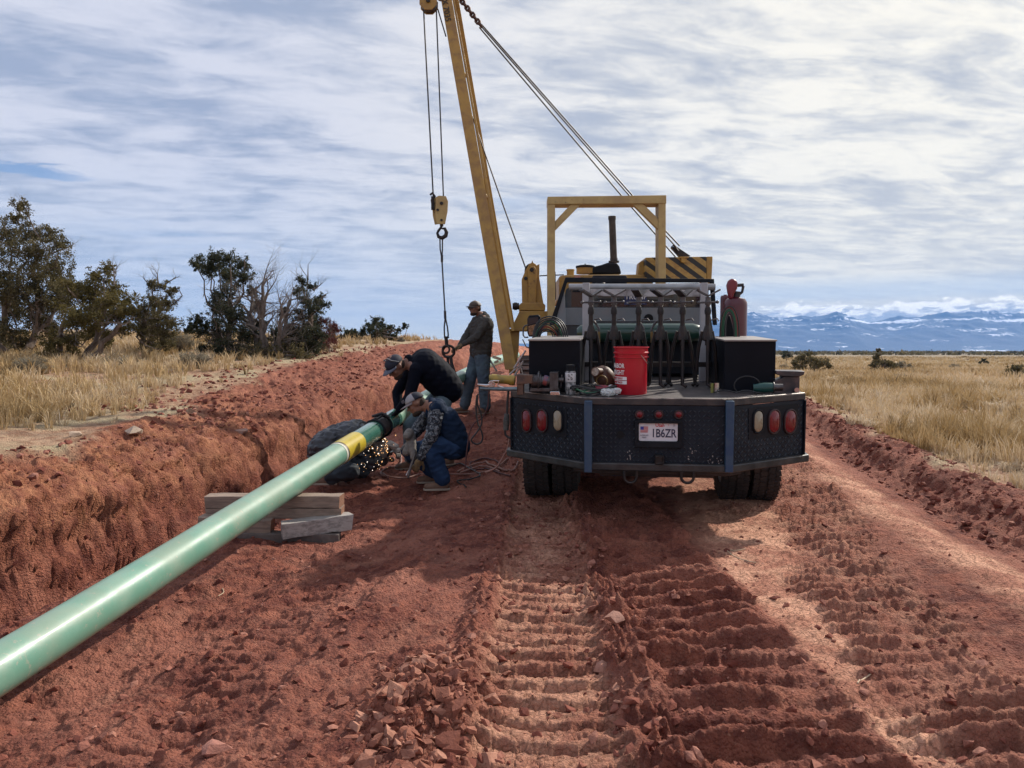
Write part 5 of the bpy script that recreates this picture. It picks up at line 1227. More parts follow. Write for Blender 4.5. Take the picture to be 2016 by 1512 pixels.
# welding hood lying on its side
p = TL(1187, 742, .50); base = Vector((p.x, .5, DK)); root = onbed('welding_hood', base, 'brown welding hood lying open beside the red bucket', 'welding hood')
g = MB(); rot = Matrix.Rotation(RAD(-38), 3, 'Y') @ Matrix.Rotation(RAD(20), 3, 'Z')
g.sph(TL(1190, 743, .52), (.085, .08, .105), 18, rot=rot); s_ = bake(g, .012, 2, .004, 14); WB(s_).build('shell', [brown], root)
g = MB(); a = TL(1181, 733, .47); g.cyl(a, TL(1172, 732, .40), .036, .034, n=20); g.torus(TL(1172, 732, .40), .034, .006, (TL(1172, 732, .40) - a), 20, 6); WB(g).build('lens_tube', [brown], root)
g = MB(); a2 = TL(1172, 732, .398); g.cyl(a2, a2 + (TL(1172, 732, .40) - a).normalized() * .003, .031, n=20); WB(g).build('lens', [mat('hood_lens', (.42, .33, .27), .15, 0, (.2, .14, .11), 50, .8, coat=.5)], root)
g = MB(); g.torus(TL(1185, 750, .42), .045, .006, (.3, 1, .2), 20, 6); WB(g).build('headband', [mat('jaw_ochre', (.22, .13, .035), .6)], root)
# tangle of leads and a red-handled grinder
rr = random.Random(8)
def lump(name, px, py, yl, label, cat, mats, fn):
    p = TL(px, py, yl); b = Vector((p.x, yl, DK)); root = onbed(name, b, label, cat); fn(root, b); return root
def f1(root, b):
    for k in range(5):
        g = MB(); pts = []; ph = rr.uniform(0, 6)
        for i in range(26):
            t = i / 25 * 2 * math.pi * 1.3; pts.append(b + Vector(((.10 + .02 * k) * math.cos(t + ph) + rr.gauss(0, .006), .06 * math.sin(t + ph), .012 + .022 * k * .6 + .014 * math.sin(3 * t + ph))))
        g.tube(pts, .006, 6); WB(g).build('coil', [hose_blk if k != 2 else hose_grn], root)
lump('lead_tangle', 1168, 768, .22, 'tangle of black and green leads in front of the brown hood', 'cables', None, f1)
def f2(root, b):
    g = MB(); g.tube([b + Vector((-.07, 0, .05)), b + Vector((0, -.01, .045)), b + Vector((.08, -.03, .035))], [.026, .030, .022], 12); WB(g).build('body', [mat('dark_red_plastic', (.22, .012, .03), .4)], root)
    g = MB(); g.cyl(b + Vector((.03, 0, .05)), b + Vector((.06, -.015, .06)), .022, n=14); g.cyl(b + Vector((-.085, 0, .06)), b + Vector((-.07, -.005, .09)), .013, n=10); WB(g).build('gear_head', [chrome], root)
    g = MB(); g.sph(b + Vector((.09, -.04, .032)), .022, 12); WB(g).build('knob', [mat('pinkish_red', (.42, .04, .08), .4)], root)
lump('hand_grinder', 1190, 760, .30, 'small dark red hand grinder lying against the bucket', 'grinder', None, f2)
def f3(root, b):
    g = MB()
    for (dx, dz, r_, dy) in ((-.045, .035, .030, 0), (-.015, .032, .032, -.004), (.015, .036, .026, .004), (.048, .045, .028, 0), (.065, .05, .016, .0)): g.sph(b + Vector((dx, dy, dz)), (r_, .030, r_ * .9), 12)
    s_ = bake(g, .007, 1, .010, 34); WB(s_).build('bottle', [mat('crumpled_plastic', (.78, .82, .82), .12, 0, spec=.8, trans=.55, coat=.6)], root, smooth=False)
lump('plastic_bottle', 1202, 778, .12, 'crushed clear plastic bottle at the edge of the truck bed', 'bottle', None, f3)
def f4(root, b):
    g = MB(); g.cyl(b, b + Vector((0, 0, .080)), .022, n=16); WB(g).build('cup', [chrome], root)
    g = MB(); g.cyl(b + Vector((-.035, .01, 0)), b + Vector((-.035, .01, .075)), .012, n=12); WB(g).build('yellow_stick', [mat('dull_yellow_green', (.22, .22, .05), .5)], root)
lump('steel_cup', 1411, 771, .48, 'small bright steel cup at the foot of the right tool box', 'cup', None, f4)
def f5(root, b):
    g = MB(); g.tube([b + Vector((.02, 0, .045)), b + Vector((.10, -.01, .05)), b + Vector((.17, 0, .052))], [.030, .040, .036], 14); WB(g).build('body', [mat('teal_tool', (.01, .06, .055), .35)], root)
    g = MB(); g.cyl(b + Vector((.17, 0, .052)), b + Vector((.24, .0, .052)), .028, n=14); g.torus(b + Vector((.17, 0, .05)), .04, .006, (1, 0, 0), 16, 6); WB(g).build('gear_head', [steel], root)
    g = MB(); pts = [b + Vector((-.28 + .012 * i * 2.2, -.03 + .02 * math.sin(i * .9), .010 + .018 * abs(math.sin(i * .5)))) for i in range(14)]; g.tube(pts, .006, 6)
    pts = [b + Vector((-.02 + .10 * math.cos(t * .35), .05, .06 + .075 * math.sin(t * .35))) for t in range(0, 12)]; g.tube(pts, .005, 6); WB(g).build('cord', [hose_blk], root)
lump('angle_grinder', 1478, 768, .42, 'teal angle grinder with coiled cord before the right tool box', 'grinder', None, f5)
# hose coil on top of the left box
p = TL(1079, 664, 1.15); root = onbed('hose_coil', (p.x, 1.15, p.z), 'coil of black, green and red hoses resting on the left tool box', 'hose coil')
for k in range(9):
    g = MB(); R_ = .060 + .012 * k; cc_ = Vector((p.x + .004 * k - .01, 1.1 + .012 * (k % 3), p.z - .02))
    pts = [cc_ + Vector((R_ * math.cos(RAD(q)) * 1.0, .02 * math.sin(RAD(q * 2 + k * 40)), R_ * 1.35 * math.sin(RAD(q)) + .006 * math.sin(RAD(q * 3 + 50 * k)))) for q in range(-5, 186, 10)]
    g.tube(pts, .0065, 7); WB(g).build('hose', [(hose_blk, hose_blk, hose_red, hose_blk, hose_blk, hose_grn, hose_blk, hose_blk, hose_blk)[k]], root)
# gas cylinders behind the right tool box
def gas(px0, px1, ytop, yb, yl, label, m, cap):
    a = TL(px0, yb, yl); b_ = TL(px1, yb, yl); c = (a + b_) / 2; c.z = DK; r = (b_.x - a.x) / 2; zt_ = TL((px0 + px1) / 2, ytop, yl).z
    root = onbed('gas_cylinder', c, label, 'gas cylinder', 'cylinders behind the right tool box')
    H = zt_ - DK; g = MB(); g.lathe([(.001, 0), (r, .0), (r, H - r * .75), (r * .97, H - r * .5), (r * .80, H - r * .2), (r * .42, H - .01), (r * .3, H), (.001, H)], c, (0, 0, 1), 36); WB(g).build('body', [m], root)
    return root, c + Vector((0, 0, H)), r
root, tp, r = gas(1424, 1470, 584, 663, 1.85, 'dark red gas cylinder with valve guard standing behind the right tool box', tankred, True)
g = MB(); yy = 1.85
g.cyl(tp - Vector((0, 0, .03)), tp + Vector((.01, 0, .05)), .040, .035, n=16)
for s2 in (-1, 1):
    g.tube([tp + Vector((.0 + s2 * .02 - .01, 0, .0)), TL(1452 + s2 * 9, 575, yy), TL(1456 + s2 * 7.5, 563, yy)], .013, 8)
g.tube([TL(1449, 562, yy), TL(1464, 561, yy)], .016, 8); WB(g).build('valve_guard', [mat('guard_dark', (.035, .030, .032), .45, .3)], root)
g = MB(); q = [(1436, 590), (1433, 575), (1431, 562), (1434, 552), (1441, 548.5), (1449, 550), (1453, 557), (1452, 568), (1446, 578), (1444, 588)]
g.prism([TL(a, b_, yy - .08) for a, b_ in q], (0, .07, 0)); h2 = part(g, 'rag_cover', [mat('cover_red', (.17, .012, .026), .35, coat=.2)], truck) if False else WB(g).build('cover', [mat('cover_red', (.17, .012, .026), .35, coat=.2)], root, bevel=.02)
gas(1417, 1436, 580, 663, 2.15, 'narrow wine-red cylinder tucked behind the thicker gas cylinder', tankred, False)
p = TL(1436, 664, 1.5); root = onbed('hose_loops', (p.x, 1.5, DK + .3), 'upright loops of green and red gas hose in front of the red cylinder', 'hose coil')
for k, (w_, t_, m) in enumerate(((17, 605, hose_red), (14.5, 609, hose_grn), (12, 612, hose_grn), (19, 603, hose_blk), (9, 617, hose_blk))):
    g = MB(); pts = []
    for i in range(15):
        q = math.pi * i / 14; pts.append(TL(1435 + k * .4 - w_ * math.cos(q), 664 - (664 - t_) * math.sin(q) ** .75, 1.45 - .012 * k))
    g.tube(pts, .0065, 7); WB(g).build('hose', [m], root)
g = MB(); g.prism([TL(a, b_, 1.52) for a, b_ in ((1422, 664), (1426, 640), (1433, 622), (1437, 620), (1443, 640), (1448, 664))], (0, .05, 0)); WB(g).build('pouch', [blk], root, bevel=.01)
# ================================================================== PIPELAYER (side boom tractor) beyond the truck
def wpoly(mb, pts, D, depth, m=0): return mb.prism([P(a, b_, D) for a, b_ in pts], (0, depth, 0), m)
sbx = 1.55; sb_z = G(.6, 13.3)
sb = empty('pipelayer_tractor', (sbx, 13.4, sb_z), 'yellow crawler pipelayer tractor with side boom and striped counterweight, beyond the truck', 'tractor')
def spart(mb, name, mats, parent=sb, **kw): return mb.build(name, mats, parent, **kw)
g = MB(); D = 12.4
wpoly(g, [(1078.5, 700), (1078.5, 387), (1093, 387), (1093, 700)], D, .28); o = spart(g, 'canopy_post', [yel_pale], bevel=.008)
g = MB(); wpoly(g, [(1296.5, 700), (1296.5, 385), (1311, 385), (1311, 700)], D, .28); spart(g, 'canopy_post', [yel_pale], bevel=.008)
g = MB(); wpoly(g, [(1078, 387), (1312, 384), (1312, 400.5), (1078, 402)], D - .012, .34); spart(g, 'canopy_beam', [yel_pale], bevel=.008)
for q in ([(1093, 435), (1093, 453), (1143, 402), (1124, 402)], [(1296.5, 431), (1296.5, 452), (1245, 401), (1266, 401)]):
    g = MB(); wpoly(g, q, D + .02, .10); spart(g, 'canopy_brace', [yel_pale], bevel=.004)
# hood, caps, air cleaner, muffler, stack
g = MB(); wpoly(g, [(1101, 590), (1101, 543), (1116, 541), (1278, 540), (1286, 553), (1286, 590)], 13.0, 1.9); spart(g, 'engine_hood', [yel], bevel=.03)
g = MB(); wpoly(g, [(1131, 543), (1143, 542), (1143, 548), (1131, 548.5)], 12.985, .012); spart(g, 'warning_decal', [mat('decal_red', (.45, .12, .10), .5, 0, (.5, .4, .3), 60, .8)])
g = MB(); a = P(1123, 542, 13.2); g.cyl(a, a + Vector((0, 0, .085)), .062, n=18); g.cyl(a + Vector((0, 0, .075)), a + Vector((0, 0, .10)), .070, n=8); spart(g, 'filler_cap', [yel])
g = MB(); a = P(1152, 539, 13.6); g.cyl(a, a + Vector((0, 0, .10)), .155, .155, 28); spart(g, 'air_cleaner', [yel]); g = MB(); g.lathe([(.165, .10), (.165, .135), (.10, .15), (.001, .152)], a, (0, 0, 1), 28); g.cyl(a + Vector((0, 0, .15)), a + Vector((0, 0, .175)), .012, n=6); spart(g, 'air_cleaner_lid', [blk])
g = MB(); wpoly(g, [(1161, 539), (1162, 531), (1168, 525), (1185, 521), (1196, 517), (1215, 517), (1220, 524), (1224, 539)], 13.5, .36); spart(g, 'muffler', [blk], bevel=.03, segs=3)
g = MB(); a = P(1208.5, 517, 13.65); b_ = P(1205, 427, 13.65); g.cyl(a, b_, .062, .060, 22); g.cyl(b_ - Vector((0, 0, .05)), b_ + Vector((0, 0, .01)), .068, n=22); g.cyl(b_ + Vector((0, 0, .01)), b_ + Vector((.0, 0, .012)), .05, n=16); g.cyl(a + Vector((0, 0, .0)), a + Vector((0, 0, .03)), .095, n=20); g.cyl(a + Vector((0, 0, .05)), a + Vector((0, 0, .07)), .070, n=20); spart(g, 'exhaust_stack', [mat('sooty_steel', (.055, .045, .042), .6, .4, (.10, .08, .07), 8, .7)])
g = MB(); wpoly(g, [(1256, 542), (1258, 518), (1262, 514), (1270, 514), (1270, 542)], 13.1, .25); spart(g, 'gusset', [yel], bevel=.01)
# counterweight with hazard stripes
def hazmat_():
    m = bpy.data.materials.new('hazard_stripes'); m.use_nodes = True; t = NT(m.node_tree); b = t.n['Principled BSDF']
    tcx = t.add('ShaderNodeTexCoord'); s_ = t.add('ShaderNodeSeparateXYZ'); t.l.new(tcx.outputs['Object'], s_.inputs[0])
    n = t.noise(tcx.outputs['Object'], 14, 5, .6)
    v = t.math('ADD', t.math('MULTIPLY', s_.outputs[0], .72), s_.outputs[2]); v = t.math('ADD', t.math('MULTIPLY', v, 5.1), t.math('MULTIPLY', n, .06)); f = t.math('GREATER_THAN', t.math('FRACT', v), .52)
    yc = t.mix(t.mrange(n, .4, .66), (.42, .27, .07), (.30, .17, .05)); c = t.mix(f, yc, (.018, .016, .015)); t.l.new(c, b.inputs['Base Color']); b.inputs['Roughness'].default_value = .5; return m
HZ = hazmat_()
g = MB(); wpoly(g, [(1271, 550), (1271, 507), (1391, 505), (1391, 551)], 12.9, .55); spart(g, 'counterweight', [HZ], bevel=.01)
g = MB(); wpoly(g, [(1391, 505), (1403, 505), (1403, 511), (1401, 553), (1391, 553)], 12.92, .50); wpoly(g, [(1388, 548), (1404, 549), (1404, 562), (1388, 562)], 13.0, .3); spart(g, 'counterweight_end', [yel], bevel=.008)
g = MB(); wpoly(g, [(1341, 507), (1352, 507), (1352, 516), (1347, 518), (1341, 516)], 12.85, .08); wpoly(g, [(1338, 505), (1356, 505), (1356, 508), (1338, 508)], 12.84, .5); spart(g, 'counterweight_pin', [yel], bevel=.006)
# winch tower and its skirt on the boom side
g = MB(); wpoly(g, [(1028, 598), (1027, 550), (1034, 533), (1042, 520), (1048, 516), (1055, 520), (1061, 528), (1062, 548), (1070, 598)], 12.9, .12)
wpoly(g, [(1040, 598), (1040, 531), (1046, 524), (1052, 524), (1056, 531), (1056, 598)], 12.84, .06); wpoly(g, [(1028, 598), (1027, 550), (1034, 533), (1048, 516), (1061, 528), (1062, 548), (1070, 598)], 13.35, .12); spart(g, 'winch_tower', [yel], bevel=.01)
g = MB(); a = P(1047, 531, 12.82); g.cyl(a, a + Vector((0, .75, 0)), .035, n=14); g.cyl(P(1035, 548, 12.88), P(1035, 548, 12.88) + Vector((0, .7, 0)), .03, n=12); spart(g, 'sheave_pin', [darksteel])
g = MB(); a = P(1047, 531, 12.98); g.cyl(a + Vector((0, .1, 0)), a + Vector((0, .3, 0)), .12, n=24); spart(g, 'tower_sheave', [darksteel])
g = MB(); wpoly(g, [(1048, 512), (1050, 518), (1046, 518)], 12.9, .08); wpoly(g, [(1057, 522), (1062, 520), (1062, 540), (1056, 548)], 12.8, .03); spart(g, 'tower_lug', [yel])
g = MB(); wpoly(g, [(1023, 611), (1022, 600), (1027, 596), (1069, 596), (1074, 601), (1073, 612)], 12.78, .85); spart(g, 'tower_base', [yel], bevel=.012)
g = MB(); g.cyl(P(1009, 603, 12.95), P(1022, 603, 12.95), .055, n=16); g.cyl(P(1012, 603, 12.95), P(1018, 603, 12.95), .065, n=16); spart(g, 'pivot_pin', [darksteel])
g = MB(); wpoly(g, [(1005, 649), (1023, 612.5), (1100, 612.5), (1100, 649)], 12.72, 1.1); wpoly(g, [(1003, 647), (1060, 647), (1060, 652), (1003, 652)], 12.68, .3); spart(g, 'side_frame', [yel], bevel=.01)
g = MB(); wpoly(g, [(1004, 652), (1023, 652), (1021, 690), (1015, 735), (1002, 735)], 12.75, .35); wpoly(g, [(1004, 652), (1021, 652), (1019, 700), (1014, 728), (1002, 728)], 14.1, .35); spart(g, 'boom_pedestal', [yel], bevel=.01)
# hull, crawler tracks
g = MB(); g.box((sbx, 13.6, sb_z + .85), (1.25, 3.4, .75)); g.box((sbx, 12.1, sb_z + 1.25), (1.2, .6, .5)); g.box((sbx, 15.3, sb_z + 1.3), (1.1, .25, 1.0)); g.box((sbx - .9, 13.6, sb_z + .62), (.7, 1.6, .4)); g.box((sbx + .8, 13.6, sb_z + .62), (.6, 1.6, .4)); spart(g, 'hull', [yel], bevel=.03)
g = MB(); g.box((sbx, 12.55, sb_z + 1.55), (.55, .5, .12)); g.box((sbx, 12.3, sb_z + 1.85), (.55, .10, .55)); spart(g, 'operator_seat', [blk], bevel=.03)
g = MB(); g.cyl((sbx + .55, 12.9, sb_z + 1.45), (sbx + 1.1, 12.9, sb_z + 1.45), .26, n=24); g.cyl((sbx - .9, 13.3, sb_z + 1.35), (sbx - .45, 13.3, sb_z + 1.35), .24, n=24); spart(g, 'winch_drum', [darksteel])
def crawler(xc, label):
    g = MB(); pts = []; r = .38; y0, y1 = 12.05, 15.1; N = 46; per = 2 * (y1 - y0) + 2 * math.pi * r
    for k in range(N):
        s_ = per * k / N
        if s_ < (y1 - y0): p = (y0 + s_, 2 * r); a = 0
        elif s_ < (y1 - y0) + math.pi * r: q = (s_ - (y1 - y0)) / r; p = (y1 + r * math.sin(q), r + r * math.cos(q)); a = -q
        elif s_ < 2 * (y1 - y0) + math.pi * r: p = (y1 - (s_ - (y1 - y0) - math.pi * r), 0); a = math.pi
        else: q = (s_ - 2 * (y1 - y0) - math.pi * r) / r; p = (y0 - r * math.sin(q), r - r * math.cos(q)); a = math.pi - q
        rot = Matrix.Rotation(a, 3, 'X'); c = Vector((xc, p[0], sb_z + p[1] + .02))
        g.box(c, (.56, per / N * .90, .03), rot); g.box(c + rot @ Vector((0, 0, .035)), (.56, .018, .05), rot)
    spart(g, 'crawler_track', [mat('track_steel', (.10, .085, .08), .6, .5, (.20, .10, .07), 9, .8)])
    g = MB(); g.cyl((xc - .12, y0, sb_z + r), (xc + .12, y0, sb_z + r), r - .05, n=26); g.cyl((xc - .12, y1, sb_z + r), (xc + .12, y1, sb_z + r), r - .05, n=26); g.box((xc, (y0 + y1) / 2, sb_z + r - .05), (.24, y1 - y0, .28)); spart(g, 'track_frame', [yel], bevel=.01)
crawler(.44, ''); crawler(2.62, '')
# boom: two legs meeting at the head
def leg(b0, b1, D0, t0, t1, D1, wd=.20):
    g = MB(); A = [P(b0[0], b0[1], D0), P(b1[0], b1[1], D0)]; B = [P(t0[0], t0[1], D1), P(t1[0], t1[1], D1)]
    vs = A + B; vs2 = [v + Vector((0, wd, 0)) for v in vs]
    g.add(vs + vs2, [(0, 1, 3, 2), (4, 6, 7, 5), (0, 2, 6, 4), (1, 5, 7, 3), (0, 4, 5, 1), (2, 3, 7, 6)]); return g
NB = ((994.5, 728), (1018, 728)); NTp = ((858, -60), (879.5, -60))
g = leg(NB[0], NB[1], 12.35, NTp[0], NTp[1], 13.05, .14); boom = spart(g, 'boom', [mat('boom_yellow', (.40, .235, .050), .5, 0, (.22, .12, .045), 6, .7, .1, 20, dust=.25)], bevel=.008)
g = leg((1007, 652), (1013, 652), 12.40, (880, -60), (884, -60), 13.10, .11); g2 = leg((1001, 645), (1014, 645), 14.0, (883, -60), (893, -60), 13.22, .14); merge(g, g2); g.build('far_boom_leg', [yel], boom, bevel=.006)
g = MB()
for t in (.45, .75):
    a = P(994.5 + (858 - 994.5) * t + 12, 728 - 788 * t, 12.5 + .6 * t); g.cyl(a, a + Vector((.1, 1.2 * (1 - t), 0)), .03, n=8)
g.build('boom_spreader', [yel], boom)
# number painted down the boom
def boom_text(s_, fx, fy, size):
    t = text_mb(s_, size, .0012, .95, .002); dn = (P(994.5, 728, 12.35) - P(858, -60, 13.05)).normalized(); o = P(fx, fy, 13.05 - .005 - (fy + 60) / 788 * .70)
    yd = Vector((-dn.z, 0, dn.x)); yd = yd if yd.x > 0 else -yd
    place(t, o - Vector((0, .012, 0)), dn, yd); return t
g = boom_text('X 7035', 878.5, 21, .135); g.build('stencil_number', [stencil], boom, smooth=False)
# head block with the hanging lines
g = MB(); c = P(844, 6, 13.0)
for dy in (-.09, .09):
    pts = [c + Vector((math.cos(RAD(q)) * .155, dy, math.sin(RAD(q)) * .155)) for q in range(22, 382, 45)]; g.prism(pts, (0, .02, 0))
g.box(c + Vector((.08, 0, .16)), (.30, .14, .10), Matrix.Rotation(RAD(25), 3, 'Y')); blkh = spart(g, 'head_block', [yel], boom, bevel=.004)
g = MB(); g.cyl(c + Vector((0, -.07, 0)), c + Vector((0, .09, 0)), .135, n=26); g.cyl(c + Vector((0, -.125, 0)), c + Vector((0, .13, 0)), .035, n=12); spart(g, 'head_sheave', [darksteel], boom)
cable_m = mat('wire_rope', (.055, .050, .055), .55, .5)
def cable(pts, r, name='cable', parent=sb, sag=0.0, m=cable_m):
    g = MB(); out_ = []
    for i in range(len(pts) - 1):
        n = 10 if sag else 2
        for k in range(n + (i == len(pts) - 2)):
            t = k / n; out_.append(Vector(pts[i]).lerp(Vector(pts[i + 1]), t) + Vector((0, 0, -sag * math.sin(math.pi * t))))
    g.tube(out_, r, 6); return spart(g, name, [m], parent)
cable([P(834, 20, 13.0), P(853, 388, 13.0)], .0125); cable([P(859, 20, 13.0), P(873, 388, 13.02)], .0115)
cable([P(862, 18, 13.0), P(878, 72, 13.0)], .011); cable([P(926, 218, 13.2), P(1035, 528, 13.1)], .012, sag=.02); cable([P(1062, 543, 13.2), P(1110, 541, 13.2)], .010); cable([P(1093, 535, 12.9), P(1094, 590, 12.9)], .008)
# boom hoist: turnbuckle links then parallel falls to the counterweight side
g = MB(); a = P(903, -6, 13.1); b_ = P(948, 52, 13.1); n = 9
for k in range(n):
    t0 = k / n; p = a.lerp(b_, t0 + .5 / n); d = (b_ - a).normalized(); ax = Vector((0, 1, 0)) if k % 2 else d.cross(Vector((0, 1, 0)))
    L_ = (b_ - a).length / n * .62; s2 = ax.cross(d).normalized() * .030
    q = [p - d * L_ - s2 * .6, p - d * L_ * .6 - s2, p + d * L_ * .6 - s2, p + d * L_ - s2 * .6, p + d * L_ + s2 * .6, p + d * L_ * .6 + s2, p - d * L_ * .6 + s2, p - d * L_ + s2 * .6]; g.tube(q, .019, 7, closed=True)
spart(g, 'hoist_chain', [mat('rusty_chain', (.07, .04, .035), .6, .5, (.14, .07, .05), 20, .8)])
cable([P(946, 50, 13.1), P(1240, 386, 12.9), P(1332, 487, 12.9)], .013); cable([P(948, 48, 13.14), P(1246, 386, 13.0), P(1338, 484, 13.0)], .013); cable([P(944, 54, 13.2), P(1226, 388, 13.1), P(1330, 506, 13.1)], .013)
g = MB(); wpoly(g, [(1322, 487), (1330, 484), (1360, 504), (1338, 505)], 12.95, .10); g.tube([P(1322, 488, 12.9), P(1326, 482, 12.9), P(1335, 495, 12.9)], .02, 6); spart(g, 'hoist_anchor', [darksteel], bevel=.005)
# load block and hook
bb = P(868, 470, 13.0); lb = empty('load_block', bb, 'yellow crane block with hook hanging on two wire lines from the boom', 'crane block')
g = MB()
wpoly(g, [(858, 388), (864, 385), (878, 386), (882, 396), (881, 416), (876, 441), (860, 441), (857, 425)], 12.92, .03); wpoly(g, [(850, 392), (856, 388), (870, 388), (873, 398), (872, 418), (868, 440), (856, 442), (852, 425)], 13.06, .03); g.build('side_plate', [yel_pale], lb, bevel=.005)
g = MB(); c = P(868, 402, 13.0); g.cyl(c + Vector((0, -.03, 0)), c + Vector((0, .05, 0)), .09, n=20); 
for (px, py, r) in ((869, 400, .028), (861.5, 413, .022), (869, 433, .020)): q = P(px, py, 12.905); g.cyl(q, q + Vector((0, .20, 0)), r, n=12)
g.build('sheave', [darksteel], lb)
g = MB(); g.tube([P(847, 384, 13.0), P(851, 380, 13.0), P(856, 386, 13.0), P(850, 394, 13.0), P(853, 410, 13.0)], .022, 6); g.box(P(852, 400, 13.02), (.05, .06, .22)); g.build('becket', [darksteel], lb)
g = MB(); c = P(869.5, 458, 13.0); k_ = 13 / F
pts = [c + Vector((k_ * a, 0, k_ * b_)) for a, b_ in ((0, 15), (-1, 10), (-6, 4), (-8.5, -1), (-6, -8), (1, -10.5), (8, -6), (9.5, 1), (6, 8), (0, 8))]
g.tube(pts, [.018, .022, .022, .022, .03, .036, .036, .032, .026, .014], 10); g.cyl(c + Vector((0, 0, k_ * 12)), c + Vector((0, 0, k_ * 18)), .03, n=12); g.build('hook', [darksteel], lb)
# sling between hook and pipe
sl = empty('lifting_sling', P(890, 735, 13.2), 'long wire sling with eye and shackle hanging from the crane hook to the green pipe', 'sling')
def scable(pts, r, name): 
    g = MB(); g.tube([P(a, b_, 13.0) for a, b_ in pts], r, 7); g.build(name, [cable_m], sl)
scable([(866, 466), (866.5, 490), (869.5, 508)], .012, 'sling_wire'); scable([(871, 466), (871, 490), (870, 508)], .012, 'sling_wire'); scable([(870, 502), (870, 516)], .022, 'ferrule'); scable([(870, 512), (876, 614)], .013, 'sling_wire'); scable([(876, 612), (876.5, 628)], .022, 'ferrule')
g = MB(); q = [(876.5, 626), (874.5, 645), (875, 660), (877.5, 666), (880, 666), (882.5, 660), (881, 645), (877, 626)]; g.tube([P(a, b_, 13.0) for a, b_ in q], .013, 7, closed=True); g.build('eye', [cable_m], sl)
g = MB(); g.tube([P(878, 663, 13), P(880, 684, 13)], .030, 8); g.tube([P(874, 664, 13), P(884, 664, 13)], .016, 8); g.build('shackle', [darksteel], sl)
g = MB(); g.torus(P(883, 692, 13.02), .098, .022, (0, 1, 0), 26, 8); g.torus(P(878, 688, 12.98), .062, .018, (.3, 1, 0), 20, 8); g.build('ring', [darksteel], sl)
g = MB(); g.tube([P(a, b_, 13.1) for a, b_ in ((881, 700), (882, 715), (888, 728), (893, 735))], .024, 7); g.tube([P(a, b_, 12.95) for a, b_ in ((887, 700), (889, 716), (895, 735), (902, 745), (905, 755))], .028, 7); g.build('choker', [mat('black_webbing', (.02, .02, .022), .8)], sl)

# ================================================================== THE PIPE
pipe_pts = [(-4.0, -.14), (0.5, -.10), (2.0, -.062), (3.32, .030), (4.97, .186), (6.2, .305), (7.28, .405), (8.7, .535), (10.5, .70), (13.3, .96), (16.5, 1.16), (21, 1.30)]
PYs = [p[0] for p in pipe_pts]; PZs = [p[1] for p in pipe_pts]
def pipe_c(Y):
    # smooth
    zz = sum(np.interp(Y + d, PYs, PZs) * w_ for d, w_ in ((-.8, .15), (-.4, .2), (0, .3), (.4, .2), (.8, .15)))
    return Vector((-2.21 + .131 * (Y - 3.32), Y, float(zz)))
PR = .1085
def px_of(p): 
    v = Vector(p) - CAMP; c, s_ = math.cos(PITCH), math.sin(PITCH); d = v.y * c - v.z * s_; up = v.y * s_ + v.z * c; return 1008 + F * v.x / d, 756 - F * up / d
def Y_at(px):
    a, b_ = 2.0, 30.0
    for _ in range(40):
        m = (a + b_) / 2
        if px_of(pipe_c(m))[0] < px: a = m
        else: b_ = m
    return a
pm = empty('pipeline', pipe_c(8), 'long pale green coated pipe running from the lower left up to the crane sling', 'pipe')
PIPEM = mat('green_pipe_coating', (.130, .290, .215), .36, 0, (.195, .36, .28), 3.5, .7, .04, 60, spec=.5, dust=.38, dustcol=(.30, .27, .20), coat=.22, chips=.5, chipcol=(.36, .33, .26))
def pipe_seg(y0, y1, r, name, m, n=40, parent=pm, **kw):
    g = MB(); k = max(2, int((y1 - y0) / .25)); g.tube([pipe_c(y0 + (y1 - y0) * i / k) for i in range(k + 1)], r, n); return g.build(name, [m], parent, **kw)
yw = Y_at(745)
pipe_seg(-4.0, Y_at(736), PR, 'pipe_wall', PIPEM)
pipe_seg(Y_at(756), 21, PR, 'pipe_wall', mat('pale_pipe_coating', (.19, .36, .26), .35, 0, (.12, .28, .20), 3, .6, .05, 40, coat=.3, dust=.2, dustcol=(.32, .28, .22)))
pipe_seg(Y_at(700), Y_at(737) - .02, PR + .003, 'dark_coating_band', mat('dark_green_coating', (.030, .115, .085), .22, 0, (.05, .16, .12), 7, .7, coat=.6))
pipe_seg(Y_at(667), Y_at(700), PR + .006, 'yellow_sleeve', mat('yellow_sleeve', (.50, .38, .025), .35, 0, (.40, .30, .03), 8, .7, coat=.3))
pipe_seg(Y_at(665), Y_at(667.5), PR + .004, 'sleeve_edge', mat('bare_steel_band', (.12, .09, .08), .5, .4)); pipe_seg(Y_at(662), Y_at(665), PR + .003, 'chalk_ring', mat('chalk', (.5, .5, .42), .7))
pipe_seg(Y_at(736) - .03, Y_at(757) + .02, PR - .012, 'weld_zone', mat('bare_pipe_steel', (.10, .085, .085), .45, .6, (.05, .04, .04), 20, .8))
pipe_seg(Y_at(757), Y_at(775), PR + .002, 'dark_coating_band', mat('dark_green_coating', (.030, .115, .085), .22))
